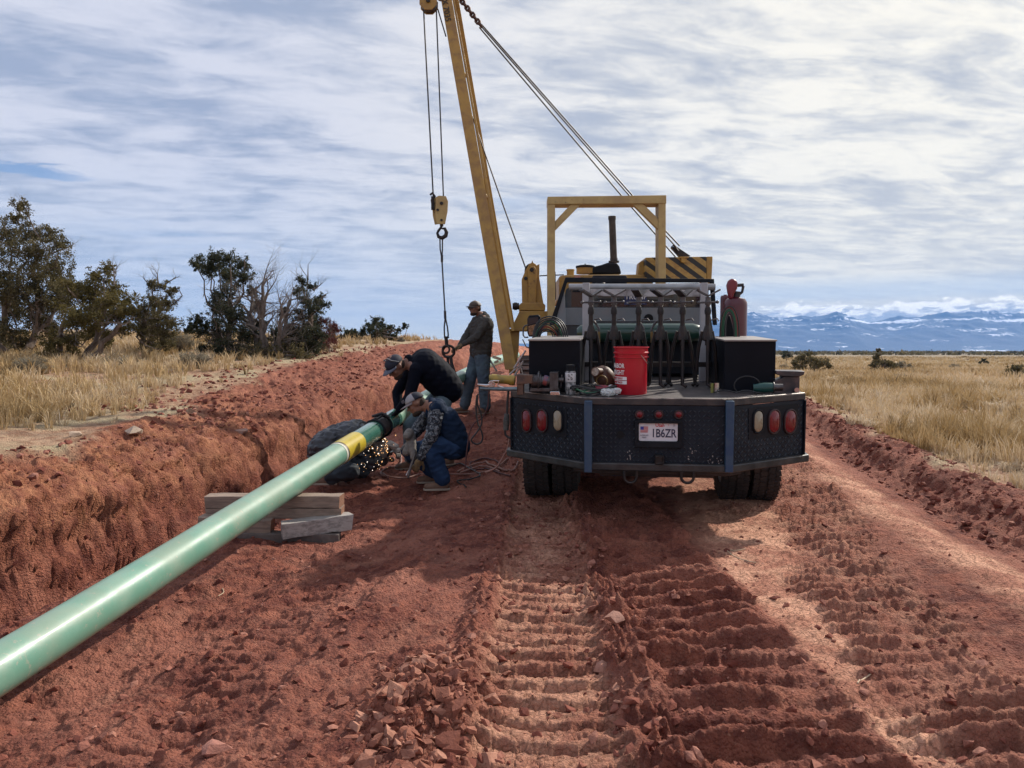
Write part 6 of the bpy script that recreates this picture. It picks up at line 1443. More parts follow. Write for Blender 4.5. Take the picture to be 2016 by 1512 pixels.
# strap clamp over the weld
cl_ = empty('pipe_clamp', pipe_c(yw), 'black chain line-up clamp wrapped over the pipe joint', 'clamp')
for px in (737, 752):
    y = Y_at(px); c = pipe_c(y); g = MB(); g.torus(c, PR + .010, .014, (pipe_c(y + .1) - pipe_c(y - .1)), 30, 8); g.build('band', [blk], cl_)
g = MB(); c1, c2 = pipe_c(Y_at(737)) + Vector((.02, 0, PR + .02)), pipe_c(Y_at(756)) + Vector((.02, 0, PR + .02)); g.tube([c1, c2], .014, 8); g.tube([c1 + Vector((-.08, 0, -.03)), c2 + Vector((-.08, 0, -.03))], .012, 8); g.tube([c1.lerp(c2, .5) + Vector((-.1, 0, .0)), c1.lerp(c2, .6) + Vector((0, 0, .03)), c1.lerp(c2, .6) + Vector((.09, 0, -.02))], .016, 8); g.build('screw_bar', [darksteel], cl_)

# skid timbers under the pipe
W1 = mat('old_skid_timber', (.30, .22, .17), .85, 0, (.16, .115, .09), 5, .8, .5, 30, stretch=(1, 8, 8)); W2 = mat('grey_weathered_timber', (.38, .345, .32), .85, 0, (.17, .15, .14), 6, .8, .5, 30, stretch=(1, 6, 6)); W3 = mat('end_grain', (.26, .125, .075), .85, 0, (.17, .08, .05), 40, .8, .4, 60)
def timber(c, size, yaw, roll, m, label, seed, endm=None):
    rr = random.Random(seed); g = MB(); rot = Matrix.Rotation(RAD(yaw), 3, 'Z') @ Matrix.Rotation(RAD(roll), 3, 'Y'); n = 10; vs = []
    for i in range(n + 1):
        x = -size[0] / 2 + size[0] * i / n
        for (a, b_) in ((-1, -1), (1, -1), (1, 1), (-1, 1)):
            vs.append(Vector(c) + rot @ Vector((x + (rr.gauss(0, .006) if i in (0, n) else 0), a * size[1] / 2 + rr.gauss(0, .0025), b_ * size[2] / 2 + rr.gauss(0, .0025))))
    fs = [(i * 4 + j, i * 4 + (j + 1) % 4, i * 4 + 4 + (j + 1) % 4, i * 4 + 4 + j) for i in range(n) for j in range(4)]
    g.add(vs, fs, 0); g.add(vs, [(3, 2, 1, 0), (n * 4, n * 4 + 1, n * 4 + 2, n * 4 + 3)], 1)
    g.one('skid_timber', [m, endm or m], label, 'timber', 'skid timbers propping the pipe', bevel=.006, smooth=False)
SKD = 6.28; k6 = SKD / F
zt1 = P(540, 977, SKD).z; zb1 = P(540, 1001, SKD).z; zb2 = P(540, 1022, SKD).z
xm = (P(401, 977, SKD).x + P(671, 977, SKD).x) / 2; wl = 270 * k6
dpth = .15
zt1 -= 0
timber((xm, SKD + dpth / 2, (zt1 + zb1) / 2), (wl, dpth, zt1 - zb1 - .002), 1, .0, W1, 'uppermost skid timber, directly beneath the green pipe', 1, W3)
timber((xm + .004, SKD + dpth / 2 + .004, (zb1 + zb2) / 2), (wl - .012, dpth, zb1 - zb2 - .002), .8, .0, W1, 'skid timber one below the uppermost, of equal length', 2, W3)
a, b_ = P(405, 1040, 6.15), P(535, 1040, 6.15); timber(((a.x + b_.x) / 2 - .05, 6.24, P(470, 1041, 6.15).z), (.58, .16, .155), 4, 4, W1, 'brown block left of centre in the skid stack, half behind the pipe', 3, W3)
a, b_ = P(558, 1042, 6.10), P(678, 1025, 6.4); timber(((a.x + b_.x) / 2 + .02, 6.24, (a.z + b_.z) / 2), (.56, .15, .125), 24, -3, W2, 'light grey weathered block on the right of the skid stack', 4)
a = P(560, 1066, 6.12); timber((a.x, 6.22, a.z), (.84, .14, .10), 2, 1.0, mat('shade_painted_timber', (.15, .12, .105), .9, 0, (.08, .065, .06), 6, .8, .5, 30), 'bottom board, shade in its colour, on the dirt under the skid stack', 5)  # shade under the stack put into this darker copy of the timber

# ================================================================== HOSES, RODS, LUMBER ON THE GROUND
def ghose(pxs, r, m, label, lift=.008, name='hose', cat='hose', grp=None, fixed=None):
    pts = []
    for i, (a, b_) in enumerate(pxs):
        p = gpt(a, b_); pts.append(Vector((p.x, p.y, G(p.x, p.y) + r + lift)))
    # catmull smoothing
    out_ = []
    for i in range(len(pts) - 1):
        p0, p1, p2, p3 = pts[max(i - 1, 0)], pts[i], pts[i + 1], pts[min(i + 2, len(pts) - 1)]
        for k in range(8):
            t = k / 8; q = .5 * ((2 * p1) + (p2 - p0) * t + (2 * p0 - 5 * p1 + 4 * p2 - p3) * t * t + (3 * p1 - p0 - 3 * p2 + p3) * t ** 3); q.z = max(q.z, G(q.x, q.y) + r * .8); out_.append(q)
    out_.append(pts[-1]); g = MB(); g.tube(out_, r, 7); return g.one(name, [m], label, cat, grp)
ghose([(752, 934), (768, 942), (800, 944), (822, 938), (850, 935), (880, 936), (915, 937), (945, 934), (975, 925), (1000, 905)], .011, hose_dirty, 'dusty pink hose running past the crouching man toward the truck, nearest of the ground hoses')
ghose([(790, 900), (789, 915), (775, 922), (755, 928), (750, 936), (758, 941)], .011, hose_dirty, 'short dusty hose loop beside the sparks under the pipe')
ghose([(900, 932), (925, 920), (948, 914), (972, 920), (995, 929), (1012, 928), (1020, 912)], .011, hose_dirty, 'dusty hose arching behind the crouching man, farthest ground hose')
ghose([(905, 934), (930, 925), (955, 921), (970, 925), (984, 932)], .010, hose_dirty, 'dusty hose between the other two beside the truck corner')
ghose([(985, 915), (960, 905), (940, 908), (925, 918), (935, 928), (960, 926), (985, 935), (1005, 940)], .009, mat('dark_red_lead', (.07, .02, .02), .6), 'dark red lead lying in a loose bend by the rear of the truck', name='cable', cat='cable')
ghose([(880, 925), (905, 915), (925, 925), (945, 938), (925, 946), (900, 950), (918, 962)], .008, hose_blk, 'thin black lead curling on the dirt behind the crouching man\'s boot', name='cable', cat='cable')
def hangc(pxs, D, r, m, label, name='cable', cat='cable'):
    pts = [P(a, b_, D + .0) for a, b_ in pxs]; out_ = []
    for i in range(len(pts) - 1):
        p0, p1, p2, p3 = pts[max(i - 1, 0)], pts[i], pts[i + 1], pts[min(i + 2, len(pts) - 1)]
        for k in range(8):
            t = k / 8; out_.append(.5 * ((2 * p1) + (p2 - p0) * t + (2 * p0 - 5 * p1 + 4 * p2 - p3) * t * t + (3 * p1 - p0 - 3 * p2 + p3) * t ** 3))
    out_.append(pts[-1]); g = MB(); g.tube(out_, r, 7); return g.one(name, [m], label, cat)
hangc([(939, 778), (937, 800), (940, 830), (948, 850), (950, 862), (946, 872), (936, 874), (928, 866), (938, 852), (948, 835), (947, 815), (940, 795), (941, 775)], 6.75, .0075, hose_blk, 'dark lead hanging in a figure of eight from the swing arm clamp')
hangc([(962, 770), (960, 800), (950, 822), (935, 832), (925, 850), (920, 880), (915, 925)], 6.85, .0065, mat('dark_red_lead', (.07, .02, .02), .6), 'thin dark red lead sagging from the swing arm to behind the crouching man')
cp = empty('plug_lead', P(995, 840, 6.35), 'black lead with a grey plug hanging beside the left corner of the truck', 'cable')
g = MB(); g.tube([P(a, b_, 6.35) for a, b_ in ((1001, 768), (999, 790), (998, 816))], .010, 7); g.tube([P(a, b_, 6.35) for a, b_ in ((994, 846), (995, 856), (1000, 861), (1006, 862))], .010, 7); g.build('lead', [hose_blk], cp)
g = MB(); g.tube([P(a, b_, 6.35) for a, b_ in ((998, 815), (997, 828), (996, 847))], [.020, .024, .022], 12); g.tube([P(997, 827, 6.34), P(997, 836, 6.34)], .026, 12); g.build('plug', [mat('plug_grey', (.03, .035, .035), .5, 0, (.09, .09, .085), 20, .7)], cp)
hangc([(1003, 862), (1000, 880), (990, 900), (976, 921), (955, 930)], 6.6, .008, hose_dirty, 'reddish hose dropping from the truck corner down to the ground hoses', 'hose', 'hose')
for (a, lb, i) in (([(1432, 1086), (1440, 1093), (1455, 1101), (1475, 1107), (1488, 1109)], 'thin pale stalk lying on the smooth dirt behind the truck', 0), ([(1434, 1084), (1450, 1085), (1468, 1082)], 'short pale stalk forming a v with the longer one on smooth dirt', 1), ([(1688, 1347), (1702, 1338), (1717, 1328)], 'pale straw lying on the smooth strip at lower right', 2), ([(430, 1175), (440, 1168), (438, 1160)], 'small pale twig on the dirt below the skid stack', 3)):
    ghose(a, .0035, mat('pale_stalk', (.48, .36, .24), .8), lb, .002, 'stalk', 'stalk', 'pale stalks on the dirt')
# lumber and stakes beyond the standing man
def slab(pxs, D, depth, m, label, name='board', cat='board', grp='lumber beyond the standing man'):
    g = MB(); wpoly(g, pxs, D, depth); g.one(name, [m], label, cat, grp, bevel=.003)
PW = mat('pale_lumber', (.42, .34, .27), .8, 0, (.30, .23, .18), 10, .7)
slab([(970, 699), (987, 705), (986, 710), (969, 705)], 15.5, .12, PW, 'pale board lying behind the standing man, upper of two')
slab([(972, 712), (981, 708), (982, 713), (974, 716)], 15.2, .12, PW, 'shorter pale board behind the standing man, lower of two')
g = MB(); g.tube([P(963.5, 707, 13.8), P(978, 731, 13.8)], .018, 6); g.one('stake', [mat('white_stake', (.62, .60, .57), .6)], 'thin white stake leaning on the dirt between the man and the boom foot', 'stake')
TARP = mat('pale_spoil_sheet', (.45, .33, .28), .8, 0, (.26, .12, .09), 5, .8)
slab([(862, 682), (885, 681), (884, 684), (866, 685)], 20, .4, TARP, 'flat pale slab at the crest left of the sling', 'rock_slab', 'rock', None)

# ================================================================== PEOPLE
denim = mat('blue_denim', (.016, .034, .082), .8, 0, (.03, .058, .12), 7, .7, .25, 120, spec=.1); denim_l = mat('faded_denim', (.115, .165, .19), .85, 0, (.055, .09, .125), 5, .8, .25, 120); denim_m = mat('grey_blue_denim', (.075, .115, .145), .85, 0, (.045, .065, .10), 5, .8, .25, 120)
navy = mat('navy_jacket', (.0035, .0045, .010), .75, 0, (.006, .007, .014), 6, .6, .15, 60, spec=.08); navy2 = mat('dark_blue_vest', (.008, .018, .042), .8, 0, (.016, .028, .055), 6, .6, .2, 80, spec=.1); grey_j = mat('grey_hooded_jacket', (.060, .058, .055), .85, 0, (.075, .071, .067), 6, .7, .3, 60, spec=.1)
skin = mat('skin', (.23, .11, .072), .6, 0, (.17, .08, .052), 20, .5); beard = mat('dark_beard', (.03, .018, .012), .9); boot = mat('tan_boot', (.17, .095, .060), .75, 0, (.10, .055, .038), 12, .8, .3, 60); sole = mat('pale_sole', (.30, .25, .20), .8)
glv_tan = mat('work_glove', (.17, .11, .05), .8, 0, (.07, .05, .035), 20, .8); glv_grey = mat('grey_gauntlet', (.21, .185, .165), .8, 0, (.13, .11, .10), 14, .8)
def camo():
    m = bpy.data.materials.new('camouflage_sleeve'); m.use_nodes = True; t = NT(m.node_tree); b = t.n['Principled BSDF']; tcx = t.add('ShaderNodeTexCoord'); n = t.noise(tcx.outputs['Object'], 17, 3, .5, 1.6); n2 = t.noise(tcx.outputs['Object'], 24, 3, .6, 1.2)
    c = t.ramp(n, [(0, (.016, .020, .030)), (.46, (.016, .020, .030)), (.48, (.10, .11, .125)), (.56, (.24, .25, .27)), (.60, (.03, .035, .05))], 'CONSTANT'); c = t.mix(t.mrange(n2, .55, .6), c, (.012, .014, .022)); t.l.new(c, b.inputs['Base Color']); b.inputs['Roughness'].default_value = .85; return m
CAMO = camo()
def headpart(root, c, fwd, up, s=1.0, cap=None, brim_len=.075, beard_on=True, glasses=False, cap_mats=None):
    fwd = Vector(fwd).normalized(); up = Vector(up); up = (up - fwd * up.dot(fwd)).normalized(); rt = fwd.cross(up)
    R3 = Matrix((rt, fwd, up)).transposed(); c = Vector(c); L = lambda x, y, z: c + R3 @ Vector((x * s, y * s, z * s))
    hb = MB()
    hb.sph(L(0, -.005, .03), (.076 * s, .094 * s, .095 * s), 18, rot=R3); hb.sph(L(0, .022, -.045), (.058 * s, .066 * s, .068 * s), 16, rot=R3); hb.sph(L(0, .062, -.082), (.028 * s, .026 * s, .022 * s), 10, rot=R3)
    hb.caps(L(0, .085, .018), L(0, .108, -.022), .009 * s, .014 * s, 8); hb.sph(L(0, .082, .030), (.045 * s, .018 * s, .012 * s), 10, rot=R3); hb.sph(L(0, .084, -.050), (.024 * s, .012 * s, .010 * s), 8, rot=R3)
    for sx in (-1, 1): hb.sph(L(sx * .076, -.008, .0), (.010 * s, .020 * s, .030 * s), 10, rot=R3); hb.sph(L(sx * .044, .062, -.018), (.022 * s, .02 * s, .022 * s), 8, rot=R3)
    return hb, L, R3
def headgear(root, L, R3, s=1.0, cap_mats=(None, None), brim_up=0.0, beard_on=True, glasses=False, hood=None, brimm=None, back=False, muffs=False):
    if beard_on:
        g = MB(); g.sph(L(0, .034, -.088), (.058 * s, .052 * s, .036 * s), 14, rot=R3); g.sph(L(0, .068, -.092), (.030 * s, .026 * s, .026 * s), 10, rot=R3); bake(g, .008, 2, .004, 60).build('beard', [beard], root)
    g = MB(); g.sph(L(0, -.046, -.008), (.066 * s, .062 * s, .066 * s), 14, rot=R3); g.build('hair', [beard], root)
    for sx in (-1, 1):
        e = MB(); e.sph(L(sx * .031, .083, .008), .0115 * s, 8); e.build('eye', [mat('eye_dark', (.03, .025, .02), .2)], root)
    if glasses:
        g = MB()
        for sx in (-1, 1): g.sph(L(sx * .034, .094, .008), (.031 * s, .010 * s, .021 * s), 12, rot=R3)
        g.tube([L(-.08, -.01, .014), L(-.066, .085, .016), L(.066, .085, .016), L(.08, -.01, .014)], .004 * s, 6); g.build('sunglasses', [glassm], root)
    if cap_mats[0]:
        g = MB(); n = 22; k = 7; vs = []; fs = []
        for i in range(k + 1):
            th = math.pi / 2 * i / k
            for j in range(n):
                q = 2 * math.pi * j / n; vs.append(L(math.cos(q) * math.sin(th) * .087, -.006 + math.sin(q) * math.sin(th) * .106, .040 + math.cos(th) * .082 - (.012 * max(0, -math.sin(q)) if i == k else 0)))
        for i in range(k):
            for j in range(n):
                q = 2 * math.pi * (j + .5) / n; mm = 0 if (math.sin(q) > .05) else 1
                fs.append((i * n + j, (i + 1) * n + j, (i + 1) * n + (j + 1) % n, i * n + (j + 1) % n)); g.m.append(mm)
        g.v = vs; g.f = [list(f) for f in fs]; g.sph(L(0, -.006, .122), .010 * s, 8, 1)
        cpo = g.build('cap', [cap_mats[0], cap_mats[1]], root)
        sol = cpo.modifiers.new('t', 'SOLIDIFY'); sol.thickness = .004
        g = MB(); m_ = 10; top = []; 
        for i in range(m_ + 1):
            q = math.pi * (.10 + .80 * i / m_); top.append((math.cos(q) * .082, math.sin(q)))
        inner = [L(x, -.006 + sy * .100, .042) for x, sy in top]; outer = [L(x * 1.02, -.006 + sy * .100 + .078 * sy ** 1.2, .030 - .014 * (x / .08) ** 2 + brim_up) for x, sy in top]
        vs = inner + outer; k2 = m_ + 1; fs = [(i, i + 1, k2 + i + 1, k2 + i) for i in range(m_)]; g.add(vs, fs); bo = g.build('brim', [brimm or cap_mats[0]], root)
        sol = bo.modifiers.new('t', 'SOLIDIFY'); sol.thickness = .005
    if muffs:
        g = MB()
        for sx in (-1, 1): g.sph(L(sx * .085, -.01, .0), (.022 * s, .034 * s, .042 * s), 12, rot=R3)
        g.tube([L(.09 * math.cos(RAD(q)), -.02 - .012 * math.sin(RAD(q)), .02 + .125 * math.sin(RAD(q))) for q in range(0, 181, 20)], .010 * s, 8); g.build('ear_muffs', [blk], root)
def hand(mb, w0, d, up, s=1.0, curl=.9, side=1):
    d = Vector(d).normalized(); up = Vector(up); up = (up - d * up.dot(d)).normalized(); rt = d.cross(up) * side; w0 = Vector(w0)
    mb.sph(w0 + d * .045 * s, (.038 * s, .05 * s, .020 * s), 12, rot=Matrix((rt, d, up)).transposed()); mb.caps(w0 - d * .01, w0 + d * .03, .026 * s, .030 * s, 10)
    for i, (ox, ln) in enumerate(((-.030, .070), (-.010, .080), (.011, .074), (.030, .058))):
        p = w0 + d * .085 * s + rt * ox * s; a = 0.0; dd = d.copy()
        for sg in range(3):
            a += curl * (.45 + .25 * sg); dd = d * math.cos(a) - up * math.sin(a); q = p + dd * ln * s * (.42, .33, .27)[sg]; mb.caps(p, q, .0105 * s, .0095 * s, 8); p = q
    p = w0 + d * .02 * s - rt * .034 * s
    for (a, ln) in ((.7, .045), (.35, .035)): dd = (d * math.cos(a) - rt * math.sin(a) - up * .35 * curl).normalized(); q = p + dd * ln * s; mb.caps(p, q, .013 * s, .011 * s, 8); p = q
def person(label, group, base, J, top_m, leg_m, s=1.0, sleeves=None, fwd=None, up=None, gear=None, hands=True, glove=(glv_tan, glv_tan), hdirs=None, sole_m=sole, neck_col=None, hood=True, torso=(.155, .125), wr=.014, boot_m=boot, belly=0.0, feet=True, legr=1.0, headk=1.0):
    root = empty('person', base, label, 'person', group)
    J = {k: Vector(v) for k, v in J.items()}
    # one continuous body under the clothes
    hs = s * headk; b = MB(); hb, L, R3 = headpart(root, J['head'], fwd, up, hs); merge(b, hb)
    b.caps(J['neck'], J['head'] + R3 @ Vector((0, -.02, -.05)), .052 * s, .050 * s); b.caps(J['neck'], J['chest'], .07 * s, .12 * s); b.caps(J['chest'], J['pelvis'], .12 * s, .12 * s)
    for q in 'LR':
        b.caps(J['neck'].lerp(J['sho' + q], .4), J['sho' + q], .06 * s, .055 * s); b.caps(J['sho' + q], J['elb' + q], .046 * s, .036 * s); b.caps(J['elb' + q], J['wri' + q], .036 * s, .026 * s)
        b.caps(J['pelvis'], J['hip' + q], .10 * s, .085 * s); b.caps(J['hip' + q], J['kne' + q], .078 * s, .055 * s); b.caps(J['kne' + q], J['ank' + q], .050 * s, .036 * s); b.caps(J['ank' + q], J['toe' + q], .036 * s, .030 * s)
        hd = (J['wri' + q] - J['elb' + q]); b.caps(J['wri' + q], J['wri' + q] + hd.normalized() * .05, .024 * s, .022 * s)
    bake(b, .010, 2).build('body', [skin], root)
    headgear(root, L, R3, hs, **(gear or {}))
    # upper garment
    t = MB(); ax = (J['sho' + 'L'] - J['sho' + 'R']).normalized(); tr, td = torso
    sp_ = [J['chest'].lerp(J['pelvis'], k / 4) for k in range(5)]
    for i, p in enumerate(sp_):
        k = i / 4; w_ = tr * s * (1 - .12 * math.sin(k * 3.14)) ; t.caps(p - ax * w_ * .5, p + ax * w_ * .5, td * s * (1.0 - .04 * k + belly * math.sin(k * 3.1)), None, 14)
    t.caps(J['neck'].lerp(J['chest'], .35) - ax * .05, J['neck'].lerp(J['chest'], .35) + ax * .05, .085 * s, None, 12); t.caps(J['shoL'], J['shoR'], .078 * s, None, 12)
    for q in 'LR': t.caps(J['chest'], J['sho' + q], .11 * s, .082 * s)
    if not sleeves:
        for q in 'LR': t.caps(J['sho' + q], J['elb' + q], .078 * s, .062 * s); t.caps(J['elb' + q], J['wri' + q], .062 * s, .044 * s)
    else:
        for q in 'LR': t.sph(J['sho' + q], .086 * s, 12)
    if hood: t.torus(J['neck'] + (J['chest'] - J['neck']) * .12, .078 * s, .036 * s, (J['head'] - J['neck']), 16, 8); t.sph(J['neck'].lerp(J['chest'], .25) - (R3 @ Vector((0, 1, 0))) * .095 * s, (.085 * s, .06 * s, .07 * s), 12, rot=R3)
    bake(t, .011, 3, wr * s, 9, base[0] * 3).build('jacket', [top_m], root)
    if sleeves:
        for q in 'LR':
            t = MB(); t.caps(J['sho' + q], J['elb' + q], .080 * s, .066 * s); t.caps(J['elb' + q], J['wri' + q], .064 * s, .042 * s); bake(t, .010, 3, wr * s, 12, 3).build('sleeve', [sleeves], root)
    # trousers
    t = MB(); hx = (J['hipL'] - J['hipR']).normalized(); t.caps(J['pelvis'] - hx * .06, J['pelvis'] + hx * .06, .135 * s, None, 14)
    for q in 'LR':
        t.caps(J['pelvis'], J['hip' + q], .13 * s, .115 * s); t.caps(J['hip' + q], J['kne' + q], .108 * s * legr, .080 * s * legr); t.caps(J['kne' + q], J['ank' + q].lerp(J['kne' + q], .08), .080 * s * legr, .072 * s * legr)
    bake(t, .011, 3, wr * s, 8, 7 + base[0]).build('trousers', [leg_m], root)
    if feet:
        for q in 'LR':
            a, tt = J['ank' + q], J['toe' + q]; d = (tt - a); d.z = 0; d = d.normalized() if d.length > .01 else Vector((0, -1, 0)); lat = Vector((-d.y, d.x, 0)); gz = min(a.z - .075, tt.z - .03)
            g = MB(); g.caps(a + Vector((0, 0, .05)), Vector((a.x, a.y, gz + .05)), .050 * s, .046 * s); g.caps(Vector((a.x, a.y, gz + .045)) - d * .02, Vector((a.x, a.y, gz + .035)) + d * .16 * s, .044 * s, .042 * s); g.caps(Vector((a.x, a.y, gz + .07)), Vector((a.x, a.y, gz + .045)) + d * .10, .045 * s, .040 * s)
            bo = bake(g, .009, 2, .003, 20).build('boot', [boot_m], root)
            g = MB(); pts = [Vector((a.x, a.y, gz)) + d * x * s + lat * y * s for x, y in ((-.065, -.03), (-.07, .03), (0, .040), (.10, .046), (.17, .040), (.205, .015), (.205, -.018), (.17, -.040), (.10, -.044), (0, -.040))]
            g.prism(pts, (0, 0, .022)); g.build('sole', [sole_m], bo, bevel=.004)
    if hands:
        for i, q in enumerate('LR'):
            g = MB(); hd = (J['wri' + q] - J['elb' + q]).normalized(); dv, uv, cu = (hdirs or {}).get(q, (hd, Vector((0, 0, 1)) if abs(hd.z) < .8 else Vector((0, -1, 0)), .8))
            hand(g, J['wri' + q] + hd * .02, dv, uv, s * 1.08, cu, 1 if q == 'L' else -1); g.caps(J['wri' + q] - hd * .05, J['wri' + q] + hd * .02, .038 * s, .032 * s, 10)
            bake(g, .0055, 1).build('glove', [glove[i]], root)
    return root, L, R3
PG = 'workers at the pipe'
# -- crouching man in front (left side towards the camera)
Dn, Df = 7.85, 8.22
J = dict(head=P(819, 795, 8.05), neck=P(843, 800, 8.06), chest=P(876, 828, 8.05), pelvis=P(898, 876, 8.05),
         shoL=P(861, 805, 7.86), shoR=P(858, 800, 8.26), elbL=P(850, 858, 7.76), wriL=P(829, 900, 7.76), elbR=P(822, 845, 8.32), wriR=P(809, 868, 8.20),
         hipL=P(892, 882, 7.92), hipR=P(892, 880, 8.18), kneL=P(845, 876, 7.80), ankL=P(873, 935, 7.82), kneR=P(806, 888, 8.24), ankR=P(857, 926, 8.30), toeL=P(842, 948, 7.80), toeR=P(830, 932, 8.28))
gz = G(J['ankL'].x, J['ankL'].y); J['ankL'].z = gz + .10; J['toeL'].z = gz + .04; gz2 = G(J['ankR'].x, J['ankR'].y); J['ankR'].z = gz2 + .12; J['toeR'].z = gz2 + .04
bs = Vector((J['ankL'].x, 8.0, gz))
root, L, R3 = person('man crouching by the pipe in camouflage sleeves, dark vest and pale-fronted cap', PG, bs, J, navy2, denim, 1.0, CAMO, (-.86, -.18, -.50), (-.45, 0, .9),
       dict(cap_mats=(mat('cap_pale_front', (.30, .29, .31), .8, 0, (.24, .23, .25), 30, .6), mat('cap_navy', (.012, .014, .028), .8)), brimm=mat('brim_grey', (.22, .19, .20), .8)), glove=(glv_tan, glv_grey), torso=(.18, .145), belly=.12, legr=1.12)
g = MB(); g.tube([L(-.02, .108, .085), L(.02, .108, .085)], .018, 8); g.sph(L(0, .098, .085), (.026, .008, .020), 12, rot=R3); g.build('cap_badge', [mat('badge_dark', (.08, .07, .085), .7)], root)
g = MB(); g.caps(P(808, 858, 8.12), P(814, 900, 8.02), .055, .036); g.caps(P(806, 852, 8.1), P(802, 858, 8.05), .05, .045); bake(g, .009, 2, .006, 15).build('gauntlet', [glv_grey], root)
tr_ = empty('welding_torch', P(805, 935, 7.9), 'grey cutting torch held upright by the crouching man', 'torch'); g = MB(); g.tube([P(817, 893, 7.9), P(811, 912, 7.9), P(806, 928, 7.9), P(803, 940, 7.9)], [.010, .012, .016, .010], 10); g.build('barrel', [mat('torch_grey', (.20, .20, .21), .4, .6)], tr_); g = MB(); g.tube([P(805, 925, 7.9), P(800, 936, 7.9)], .008, 8); g.build('nozzle', [chrome], tr_)
# -- man bending over the pipe behind him
J = dict(head=P(779, 722, 9.05), neck=P(803, 716, 9.15), chest=P(838, 718, 9.2), pelvis=P(882, 762, 9.3),
         shoL=P(820, 728, 8.96), shoR=P(816, 716, 9.40), elbL=P(806, 782, 8.92), wriL=P(786, 806, 9.0), elbR=P(782, 772, 9.45), wriR=P(784, 810, 9.35),
         hipL=P(878, 770, 9.18), hipR=P(876, 770, 9.46), kneL=P(862, 835, 9.05), ankL=P(885, 895, 9.15), kneR=P(806, 838, 9.30), ankR=P(808, 900, 9.4), toeL=P(860, 905, 9.0), toeR=P(785, 905, 9.3))
for q in 'LR':
    gz = G(J['ank' + q].x, J['ank' + q].y); J['ank' + q].z = gz + .10; J['toe' + q].z = gz + .04
root, L, R3 = person('man in dark navy jacket and navy cap bending low over the pipe', PG, Vector((J['ankL'].x, 9.25, G(J['ankL'].x, 9.25))), J, navy, denim_l, 1.05, None, (-.55, -.50, -.67), (-.55, -.50, .67),
       dict(cap_mats=(mat('cap_navy', (.012, .014, .028), .8), mat('cap_navy', (.012, .014, .028), .8)), brimm=mat('brim_slate', (.10, .11, .15), .7)), torso=(.21, .175), glove=(blk, blk), belly=.12, wr=.004, headk=1.10)
g = MB()
k_ = 9 / F
for (ox, oy) in ((-3.2, 0), (3.2, 0)):
    c = L(.006 + ox * .004, .104, .075); g.box(c, (.010, .004, .022), R3)
g.box(L(.006, .106, .075), (.016, .004, .004), R3); g.build('cap_emblem', [mat('emblem_cream', (.6, .55, .4), .6)], root)
g = MB(); g.tube([L(-.088, -.02, .05), L(-.070, .03, .112), L(0, .02, .13), L(.07, .03, .11), L(.088, -.02, .05)], .007, 6); g.build('cap_strap', [mat('strap_grey', (.16, .16, .17), .6)], root)
# -- man standing at the sling
J = dict(head=P(935, 607, 13.15), neck=P(946, 621, 13.2), chest=P(949, 640, 13.2), pelvis=P(946, 692, 13.25),
         shoL=P(957, 634, 13.02), shoR=P(938, 632, 13.42), elbL=P(938, 664, 12.90), wriL=P(914, 677, 12.95), elbR=P(918, 662, 13.4), wriR=P(905, 682, 13.25),
         hipL=P(950, 702, 13.14), hipR=P(940, 702, 13.38), kneL=P(952, 748, 13.1), ankL=P(956, 790, 13.15), kneR=P(926, 745, 13.3), ankR=P(914, 790, 13.4), toeL=P(938, 796, 13.0), toeR=P(898, 795, 13.3))
for q in 'LR':
    gz = G(J['ank' + q].x, J['ank' + q].y); J['ank' + q].z = gz + .10; J['toe' + q].z = gz + .04
root, L, R3 = person('man standing in grey hooded jacket, jeans and trucker cap, gloved hands on the sling ring', PG, Vector((-.58, 13.2, G(-.58, 13.2))), J, grey_j, denim_m, 1.06, None, (-.75, -.62, -.05), (0, 0, 1),
       dict(cap_mats=(mat('cap_brown', (.085, .065, .055), .8), mat('cap_mesh', (.36, .34, .33), .8)), brimm=mat('cap_brown', (.085, .065, .055), .8), glasses=True, muffs=False), legr=1.18, torso=(.20, .15), hdirs={'L': (Vector((-1, .1, -.3)), Vector((.1, -.3, 1)), .9), 'R': (Vector((-1, .0, -.3)), Vector((0, -.2, 1)), .9)}, belly=.05)
# -- welder lying / kneeling under the pipe
J = dict(head=P(744, 884, 8.75), neck=P(728, 872, 8.78), chest=P(700, 862, 8.75), pelvis=P(640, 884, 8.55),
         shoL=P(706, 880, 8.60), shoR=P(712, 862, 9.0), elbL=P(730, 915, 8.50), wriL=P(756, 905, 8.75), elbR=P(748, 870, 9.15), wriR=P(768, 882, 9.05),
         hipL=P(640, 900, 8.40), hipR=P(640, 880, 8.72), kneL=P(690, 928, 8.05), ankL=P(650, 940, 8.0), kneR=P(712, 925, 8.45), ankR=P(668, 935, 8.35), toeL=P(632, 943, 8.0), toeR=P(646, 940, 8.3))
wb = Vector((-2.1, 8.4, G(-2.1, 8.4)))
for k in J:
    if k[:3] in ('ank', 'toe', 'kne'): J[k].z = max(J[k].z, G(J[k].x, J[k].y) + .06)
root, L, R3 = person('welder in black quilted jacket curled on the dirt reaching under the pipe', PG, wb, J, mat('black_quilted_jacket', (.014, .015, .019), .45, 0, (.03, .032, .042), 10, .7, .3, 30), mat('dark_work_trousers', (.012, .018, .026), .8), 1.05, None, (.75, -.25, -.35), (-.2, 0, 1),
       dict(cap_mats=(None, None), beard_on=False), torso=(.20, .17), belly=.15, wr=.028, glove=(glv_grey, glv_grey), hood=True)
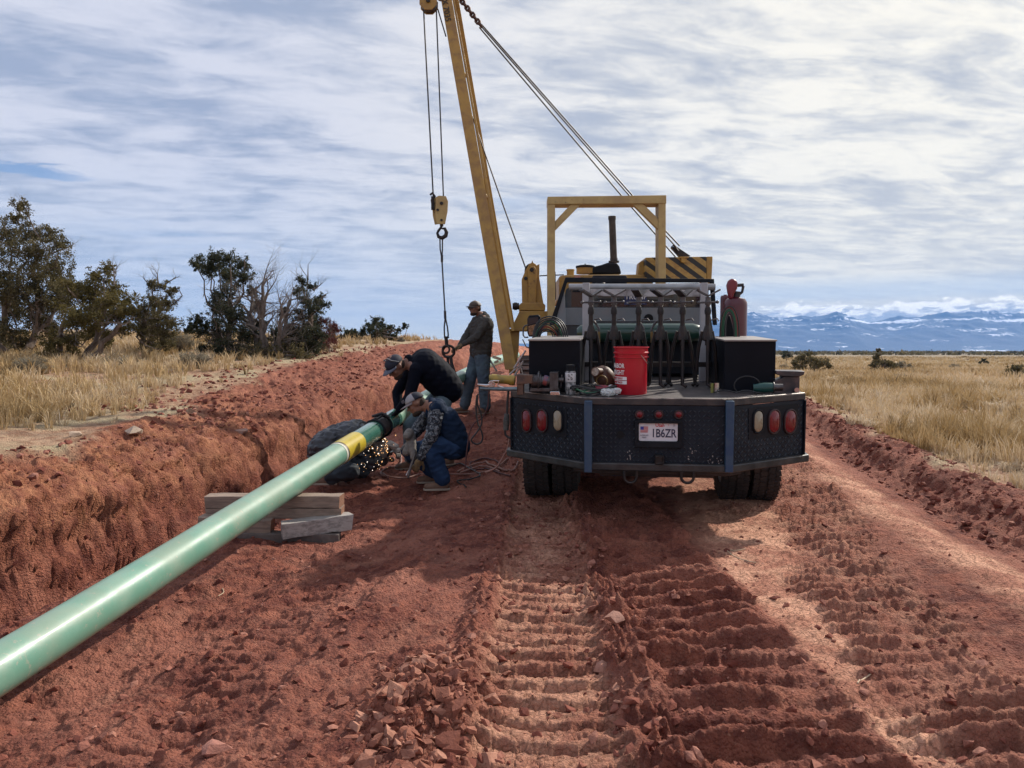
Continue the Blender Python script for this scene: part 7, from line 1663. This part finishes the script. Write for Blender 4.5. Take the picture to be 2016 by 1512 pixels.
g = MB(); g.sph(L(.0, .03, .01), (.11, .13, .15), 18, rot=R3); s_ = bake(g, .012, 2); s_.build('welding_mask', [mat('pale_mask', (.24, .22, .20), .5, 0, (.10, .08, .07), 14, .8)], root); g = MB(); g.box(L(0, .155, .02), (.10, .015, .05), R3); g.build('mask_window', [glassm], root)
# light-coloured rag and gloves next to the arc
g = MB(); c = P(766, 880, 8.7)
for (dx_, dz_, r_) in ((-.05, 0, .05), (0, .03, .06), (.06, .01, .05), (.11, -.04, .035)): g.sph(c + Vector((dx_, 0, dz_)), (r_, .05, r_ * .7), 12)
bake(g, .009, 1, .012, 30).one('glove', [mat('white_leather', (.46, .43, .39), .8, 0, (.28, .24, .21), 30, .8)], 'whitish crumpled leather glove beside the sparks under the pipe', 'glove')
# sparks: glowing metal, uncountable
SPK = mat('spark_glow', (1, .6, .25), .5, emit=(1.0, .50, .18), estr=1.6); SPW = mat('arc_glow', (1, .9, .8), .5, emit=(1.0, .88, .74), estr=3.0)
g = MB(); rr = random.Random(12)
for i in range(90):
    t = rr.random() ** 1.2; px = 757 - 25 * t + rr.gauss(0, 11 + 10 * t); py = 868 + 60 * t + rr.gauss(0, 8); D_ = 8.5 - .5 * t + rr.gauss(0, .06); p = P(px, py, D_)
    p.z = max(p.z, G(p.x, p.y) + .01); r = rr.choice((.0018, .0024, .0034)) * (1.2 - .5 * t); d = Vector((rr.gauss(0, 1), rr.gauss(0, 1), rr.gauss(0, 1))).normalized()
    g.tube([p - d * r * 1.5, p + d * r * 1.5], r, 4, 1 if rr.random() < .18 else 0)
g.one('sparks', [SPK, SPW], None, None, kind='stuff', smooth=False)
# ------------------------------------------------------------------ haze: even air round the whole scene, sky outside
def haze():
    mb = MB(); mb.box((500, 4300, 208), (12400, 9000, 426))
    m = bpy.data.materials.new('haze'); m.use_nodes = True; t = NT(m.node_tree); t.n.clear()
    o = t.add('ShaderNodeOutputMaterial'); v = t.add('ShaderNodeVolumePrincipled'); v.inputs['Color'].default_value = (.20, .48, 1.0, 1); v.inputs['Density'].default_value = HAZE
    v.inputs['Anisotropy'].default_value = 0.0
    t.l.new(v.outputs[0], o.inputs['Volume'])
    ob = mb.build('haze', [m], smooth=False); tag(ob, kind='stuff')
HAZE = 9.5e-5
haze()
